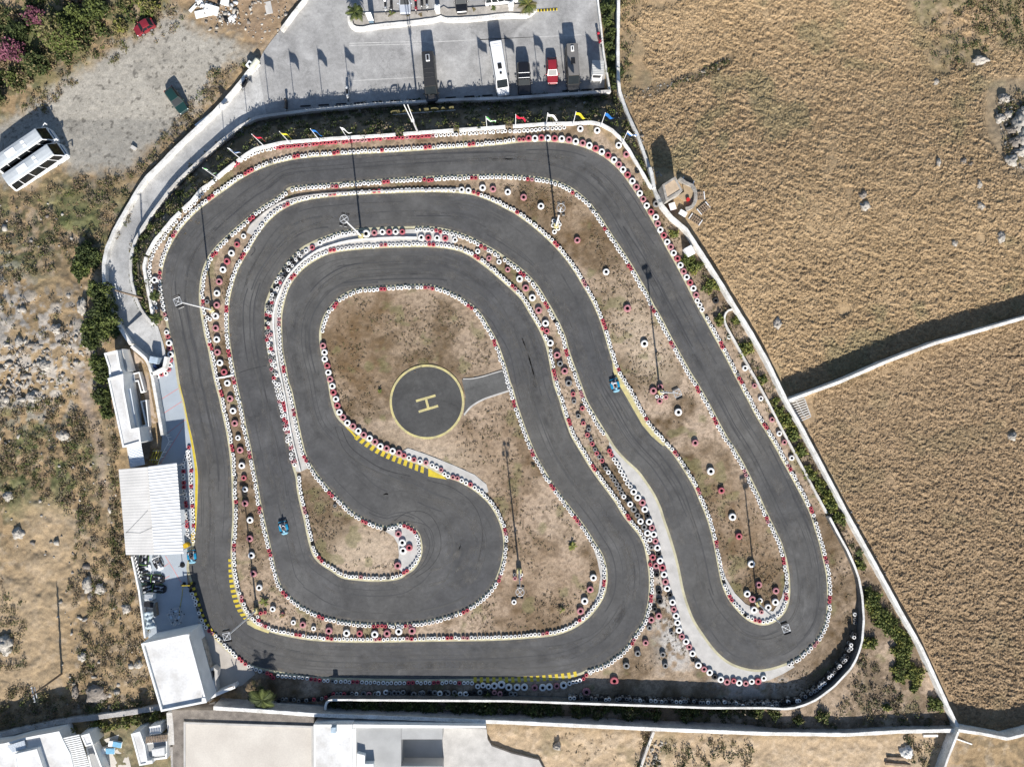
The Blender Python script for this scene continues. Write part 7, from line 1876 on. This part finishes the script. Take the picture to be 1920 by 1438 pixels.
def rockstuff(name, pts, rlo, rhi, mats, label, seed, wts=None):
    g = np.random.default_rng(seed); Vs = []; Fs = []; Ms = []; b = 0; iv, if_ = ico(); if_ = np.array(if_)
    for (x_, y_) in pts:
        r = rlo * (rhi / rlo) ** (g.uniform() ** 2.2); v = iv * (1 + .95 * (g.uniform(-.5, .5, (len(iv), 1)))) * r * np.array([g.uniform(.8, 1.4), g.uniform(.7, 1.1), g.uniform(.5, .8)])
        a = g.uniform(0, 6.28); R = np.array([[math.cos(a), -math.sin(a), 0], [math.sin(a), math.cos(a), 0], [0, 0, 1]]); z = hz(x_, y_)
        Vs.append(v @ R.T + np.array(G(x_, y_, z + r * .15))); Fs.append(if_ + b); Ms.append(np.full(len(if_), g.choice(len(mats), p=wts))); b += len(iv)
    me = np_mesh(name, np.concatenate(Vs), np.concatenate(Fs), mats, np.concatenate(Ms)); o = link_mesh(name, me, None, 'stuff'); o['label'] = label; return o
rp = pts_in(P("-20,640 60,640 115,670 130,720 90,760 -20,765"), 380, 51) + pts_in(P("100,610 150,610 165,650 140,690 110,680"), 70, 52) + pts_in(P("-20,780 200,780 230,1040 280,1180 260,1330 120,1330 100,1060 -20,1000"), 150, 53) + pts_in(P("0,380 150,380 170,560 60,620 -20,600"), 50, 54)
rockstuff('hillside_stones', rp, .09, .46, [M_rock, M_rockd], 'grey stones strewn over the rocky hillside', 3, [.72, .28])
rp = pts_in(P("400,70 440,50 490,80 530,60 560,10 575,0 470,-10 440,20 400,-10 370,10"), 150, 55) + pts_in(P("1862,190 1930,180 1930,320 1890,310 1875,250"), 170, 56) + pts_in(P("1165,180 1235,160 1240,172 1180,195"), 45, 57) + pts_in(P("1195,210 1215,300 1240,330 1232,335 1205,300"), 50, 58) + [(1232 + t * 140 + random.gauss(0, 3), 164 - 54 * t ** 1.35 + random.gauss(0, 3)) for t in np.random.default_rng(2).uniform(0, 1, 70)] + pts_in(P("1228,1385 1250,1390 1235,1438 1205,1438"), 70, 59) + pts_in(P("1478,735 1500,790 1540,870 1660,1080 1665,1075 1560,880"), 60, 60) + pts_in(P("600,150 1700,150 1700,151 600,151"), 0, 61) + pts_in(BAND, 90, 62)
rockstuff('field_stones', rp, .07, .28, [M_rock, M_rockd], 'small stones along walls and field edges', 4, [.7, .3])
def boulder(px, py, r, label, flat=.6, m=M_rock, sx=1.0, sy=1.0, group=None, rz=0):
    g = np.random.default_rng(int(px + py * 3)); k_ = fbm(iv2[:, 0] * 40 + px, iv2[:, 1] * 40 + iv2[:, 2] * 31, 20, 4, 5, .62)[:, None]; k_ = np.floor(k_ * 9) / 9 * .6 + k_ * .4
    v = iv2 * (.40 + 1.25 * k_) * (1 + .05 * g.uniform(-1, 1, (len(iv2), 1))) * r * np.array([sx, sy, flat])
    me = np_mesh('boulder', v, if2, [m]); r *= .85; o = link_mesh('boulder', me); o.scale = (.85,) * 3; z = hz(px, py); o.location = G(px, py, z + r * flat * .25); o.rotation_euler = (0, 0, rz); return tag(o, label, 'rock', group)
for a in ((1908, 236, 1.35, 'largest pale block of the rock outcrop at the field edge', .6, M_rock, .8, 1.2), (1916, 262, 1.2, 'second pale block of the rock outcrop at the field edge', .6, M_rock, .7, 1.3), (1901, 268, .9, 'grey block low on the left flank of the rock outcrop', .7, M_rockd), (1897, 245, .85, 'dark block on the left flank of the rock outcrop', .7, M_rockd, 1.1, .8), (1915, 213, .9, 'pale block at the upper end of the rock outcrop', .7, M_rock), (1890, 215, .7, 'small pale block by the scrub of the rock outcrop', .7, M_rock), (1912, 286, .9, 'pale block at the lower end of the rock outcrop', .6, M_rock, 1.2, .8), (1882, 185, .9, 'upper rock beside the big outcrop', .7), (1895, 302, 1.0, 'pale rock just below the big outcrop', .6), (1875, 222, .8, 'dark edged rock left of the big outcrop', .7), (1838, 114, 1.0, 'pale rock in the scrub near the top of the field', .7, M_rock, 1.3, .7), (1621, 388, .75, 'flat pale rock at the lower end of the double rock in the field', .6), (1617, 367, .62, 'rough dark rock at the upper end of the double rock in the field', .8, M_rockd), (1758, 306, .55, 'small upright rock in the upper field', .9, M_rock, .7, 1.2), (1806, 303, .5, 'small dark rock right of the upright one', .8, M_rockd), (1820, 309, .4, 'smaller rock of the pair right of the upright one', .8, M_rockd), (1836, 347, .6, 'rock alone below the small pair', .7, M_rock, .7, 1.2), (1838, 388, .7, 'rock on the dark strip below the lone rock', .6), (1790, 457, .5, 'small rock in the middle of the field', .7), (1876, 445, .8, 'pale double rock near the right edge of the field', .7, M_rock, .8, 1.3), (1458, 607, .8, 'pale rock in the field close to the boundary wall', .6, M_rock, .8, 1.2), (1896, 818, .7, 'dark rock near the right edge below the field wall', .8), (1754, 155, .5, 'small rock below the scrub in the upper field', .6), (1838, 390, .4, 'little stone touching the rock on the dark strip', .6),
          (34, 1000, .9, 'pale boulder low on the scrub hillside', .6), (155, 575, 1.1, 'smooth beige boulder above the tall trees', .5, M_rock, .7, 1.2), (107, 617, .8, 'angular pale boulder at the top of the rubble slope', .6), (35, 642, .8, 'round pale boulder beside the footpath', .5, M_rock, .7, 1.1), (85, 685, .9, 'boulder in the middle of the rubble slope', .6), (60, 745, .8, 'boulder at the foot of the rubble slope', .6), (165, 1095, 1.0, 'tall boulder below the bare straw patch', .7, M_rock, .8, 1.2), (188, 1103, .8, 'boulder right of the tall one', .6), (237, 1140, .8, 'pale boulder by the pit wall foot', .6), (155, 1230, .7, 'grey boulder beside the utility pole shadow', .6), (8, 1205, 1.3, 'large pale boulder at the left photo edge', .6), (12, 1218, .9, 'second pale boulder at the left photo edge', .5), (180, 1300, 1.5, 'broad grey slab rock above the rubble wall', .4, M_rockd, 1.2, .9), (141, 1296, .8, 'narrow grey slab rock above the rubble wall', .5, M_rockd, .6, 1.3), (260, 1245, .7, 'pale boulder left of the flat roof building', .6), (118, 815, .9, 'pale boulder among dark scrub', .5), (16, 930, .8, 'boulder beside the lowest scrub', .6), (1700, 1408, .9, 'white boulder in the bare plot below the wall', .6, mat('white_rock', (.62, .61, .58), .9, .1, 2, .15, 8), 1.1, 1.0), (1045, 1398, .8, 'pale rock casting a dark shadow on the bare plot', .9, M_rock, .8, .8)):
    boulder(*a)

# ------------------------------------------------------------------ stone hut and yard
M_hroof = mat('clay_roof', (.52, .40, .28), .95, .10, 1.0, .12, 8, .3, 10)
R9 = bld('small stone hut with earth coloured flat roof by the boundary wall', 'stone_hut', 'hut')
block(R9, 'roof', "1241.5,347 1266,331.5 1280,358 1248.5,378", -1.5, 3.0, M_hroof, M_stone, .10, .28)
wl = GW("1248.5,378 1280,358", 2); opening(R9, 'door', (wl[0][0] * .62 + wl[1][0] * .38, wl[0][1] * .62 + wl[1][1] * .38), (wl[0][0] * .30 + wl[1][0] * .70, wl[0][1] * .30 + wl[1][1] * .70), -.3, 1.9, M_wood)
sheet('hut_yard', [P("1280,346 1298,352 1303,372 1298,386 1287,390 1280,376 1270,368 1283,360")], .06, mat('tan_yard', (.40, .30, .19), .95, .1, 1.5, .15, 12), 'structure', .5)
t_ = wall('yard_wall', 'low stone wall around the tan yard of the hut', 'wall', P("1274,334 1284,342 1300,349 1305,362 1304,377 1297,389 1286,392"), .5, .7, M_stone)
def pallet(px, py, rz, label, s=(1.4, 1.1)):
    t = empty('pallet', G(px, py, hz(px, py) + .1)[:2] + (hz(px, py) + .02,), rz, label, 'pallet', 'pallets and planks round the hut')
    for i in range(6): q = MB(); q.box((-s[0] / 2 + .1 + i * (s[0] - .2) / 5, 0, .16), (.12, s[1], .03)); q.build('board', M_wood if i % 5 else M_polew, t)
    for y in (-s[1] / 2 + .08, 0, s[1] / 2 - .08): q = MB(); q.box((0, y, .07), (s[0], .10, .13)); q.build('bearer', M_wood, t)
pallet(1312, 368, .1, 'grey slatted pallet standing by the yard wall of the hut'); pallet(1319, 391, .7, 'pallet of pale planks at the lower right of the hut yard', (1.7, 1.0)); pallet(1304, 412, -.6, 'broken pallet below the hut yard', (1.8, .9)); pallet(1290, 340, -.4, 'narrow pallet on the upper wall of the hut yard', (1.7, .6))
thing_box('crate', 'white crate in the black shadow below the hut', 'crate', 1281, 399, (1.05, .65, .6), -.5, M_white); thing_box('barrel', 'pinkish tank with white lid behind the boundary wall at the hut', 'tank', 1261, 387, (.8, .9, .9), .3, mat('pink_tank', (.38, .22, .19), .7), lid=M_white)
q = MB(); q.cyl((0, 0, 0), (0, 0, .35), .22, .26, 12); o = q.build('bucket', mat('red_bucket', (.55, .03, .03), .5)); o.location = G(1290, 374.5, .3)[:2] + (.06,); tag(o, 'small red bucket in the hut yard', 'bucket')
thing_box('white_tank', 'white box against the boundary wall above the shrubs', 'tank', 1294, 470, (1.05, 1.25, 1.2), .5, M_white)
# slatted concrete grid beside the field wall
R10 = bld('white slatted concrete grid lying beside the field wall corner', 'concrete_grid', 'grid')
ga, gb, gc_, gd = (1479, 756), (1508, 747), (1520, 781), (1502, 789)
for i in range(9):
    u = i / 8; a = (ga[0] + (gd[0] - ga[0]) * u, ga[1] + (gd[1] - ga[1]) * u); b_ = (gb[0] + (gc_[0] - gb[0]) * u, gb[1] + (gc_[1] - gb[1]) * u); g0, g1 = G(*a, .35), G(*b_, .35)
    q = MB(); l = math.hypot(g1[0] - g0[0], g1[1] - g0[1]); q.box(((g0[0] + g1[0]) / 2, (g0[1] + g1[1]) / 2, .33), (l, .16, .10), math.atan2(g1[1] - g0[1], g1[0] - g0[0])); q.build('slat', M_concl, R10)
for a, b_ in ((ga, gd), (gb, gc_), ((1493, 752), (1511, 785))):
    g0, g1 = G(*a, .25), G(*b_, .25); q = MB(); q.cyl(g0, g1, .10, .10, 6); q.build('bearer', M_concl, R10)
# rubbish by the gravel yard
def plank(px, py, dx, dy, l, w, h, m, label, name='board', cat='board', tilt=.06):
    z = hz(px, py); q = MB(); q.bbox((0, 0, h / 2), (l, w, h), min(.02, h * .3)); o = q.build(name, m); o.location = G(px, py, z + h)[:2] + (z + .03,); o.rotation_euler = (tilt, tilt * .7, yaw_px(dx, dy)); tag(o, label, cat, 'rubbish dumped beside the gravel yard')
plank(383, 25, 40, -10, 2.6, 1.0, .12, M_white, 'long white panel at the bottom of the rubbish heap'); plank(396, 18, 30, 8, 1.9, 1.2, .3, M_white, 'white bent sheet on top of the rubbish heap'); plank(366, 11, 20, -22, 2.3, .4, .15, M_white, 'narrow white beam leaning left of the rubbish heap'); plank(380, 9, 8, 16, 1.5, .4, .15, M_white, 'short white beam on the rubbish heap')
plank(434, 37, 10, 12, .9, .7, .1, M_white, 'white broken tile at the right foot of the rubbish heap'); plank(421, 4, 20, 5, 1.1, .8, .3, M_white, 'white block at the top of the rubbish heap'); plank(503.5, 15, 4, 20, 1.7, .95, .08, M_concl, 'pale grey metal sheet lying on the reddish verge', 'metal_sheet', 'sheet'); plank(250, 277, 10, 6, .75, .5, .3, M_concl, 'pale block lying alone on the gravel yard', 'block', 'block')
plank(384, 222, 34, -27, 3.4, .28, .25, M_white, 'long white beam lying outside the ramp wall', 'beam', 'beam'); plank(1806, 1389, 34, 12, 2.6, .16, .15, M_white, 'white plank right of the boundary corner', 'plank', 'plank'); plank(1687, 1421, 48, 2, 3.4, .28, .2, M_wood, 'upper pale timber in the bare plot', 'timber', 'timber'); plank(1684, 1433, 50, 5, 3.5, .30, .2, M_wood, 'lower pale timber in the bare plot', 'timber', 'timber'); plank(1745, 1379, 30, 0, 2.0, .3, .2, M_white, 'white slab under the wall near the boundary corner', 'slab', 'slab')
rk = pts_in(P("365,-5 400,8 445,0 450,45 420,45 400,30 370,25"), 120, 71)
rockstuff('rubbish_heap', rk, .10, .45, [M_rock, mat('plastic_white', (.62, .62, .62), .6), M_black, M_rockd], 'heap of broken white and grey rubbish', 6, [.3, .4, .12, .18])
# tanks at the head of the ramp wall
t = empty('water_tank', G(477, 121, LOTZ + .8)[:2] + (LOTZ,), yaw_px(12, -16), 'long cream tank at the head of the ramp wall', 'tank')
q = MB(); q.cyl((-.75, 0, .8), (.75, 0, .8), .42, .42, 16); q.cyl((.75, 0, .8), (.95, 0, .8), .42, .18, 16); q.cyl((-.95, 0, .8), (-.75, 0, .8), .18, .42, 16); q.build('shell', mat('cream_tank', (.66, .65, .52), .6), t)
for xx in (-.5, .5): q = MB(); q.box((xx, 0, .2), (.14, .7, .44)); q.build('cradle', M_steel, t)
thing = thing_box('bin', 'white bin with dark round opening beside the cream tank', 'bin', 468, 121, (.9, .9, 1.1), yaw_px(12, -16), M_white)
thing.location = G(468, 121, LOTZ + 1.1)[:2] + (LOTZ - .01,)
q = MB(); q.cyl((0, 0, 1.10), (0, 0, 1.13), .2, .2, 14); q.build('hole', M_black, thing)
print('objects', len(bpy.data.objects))
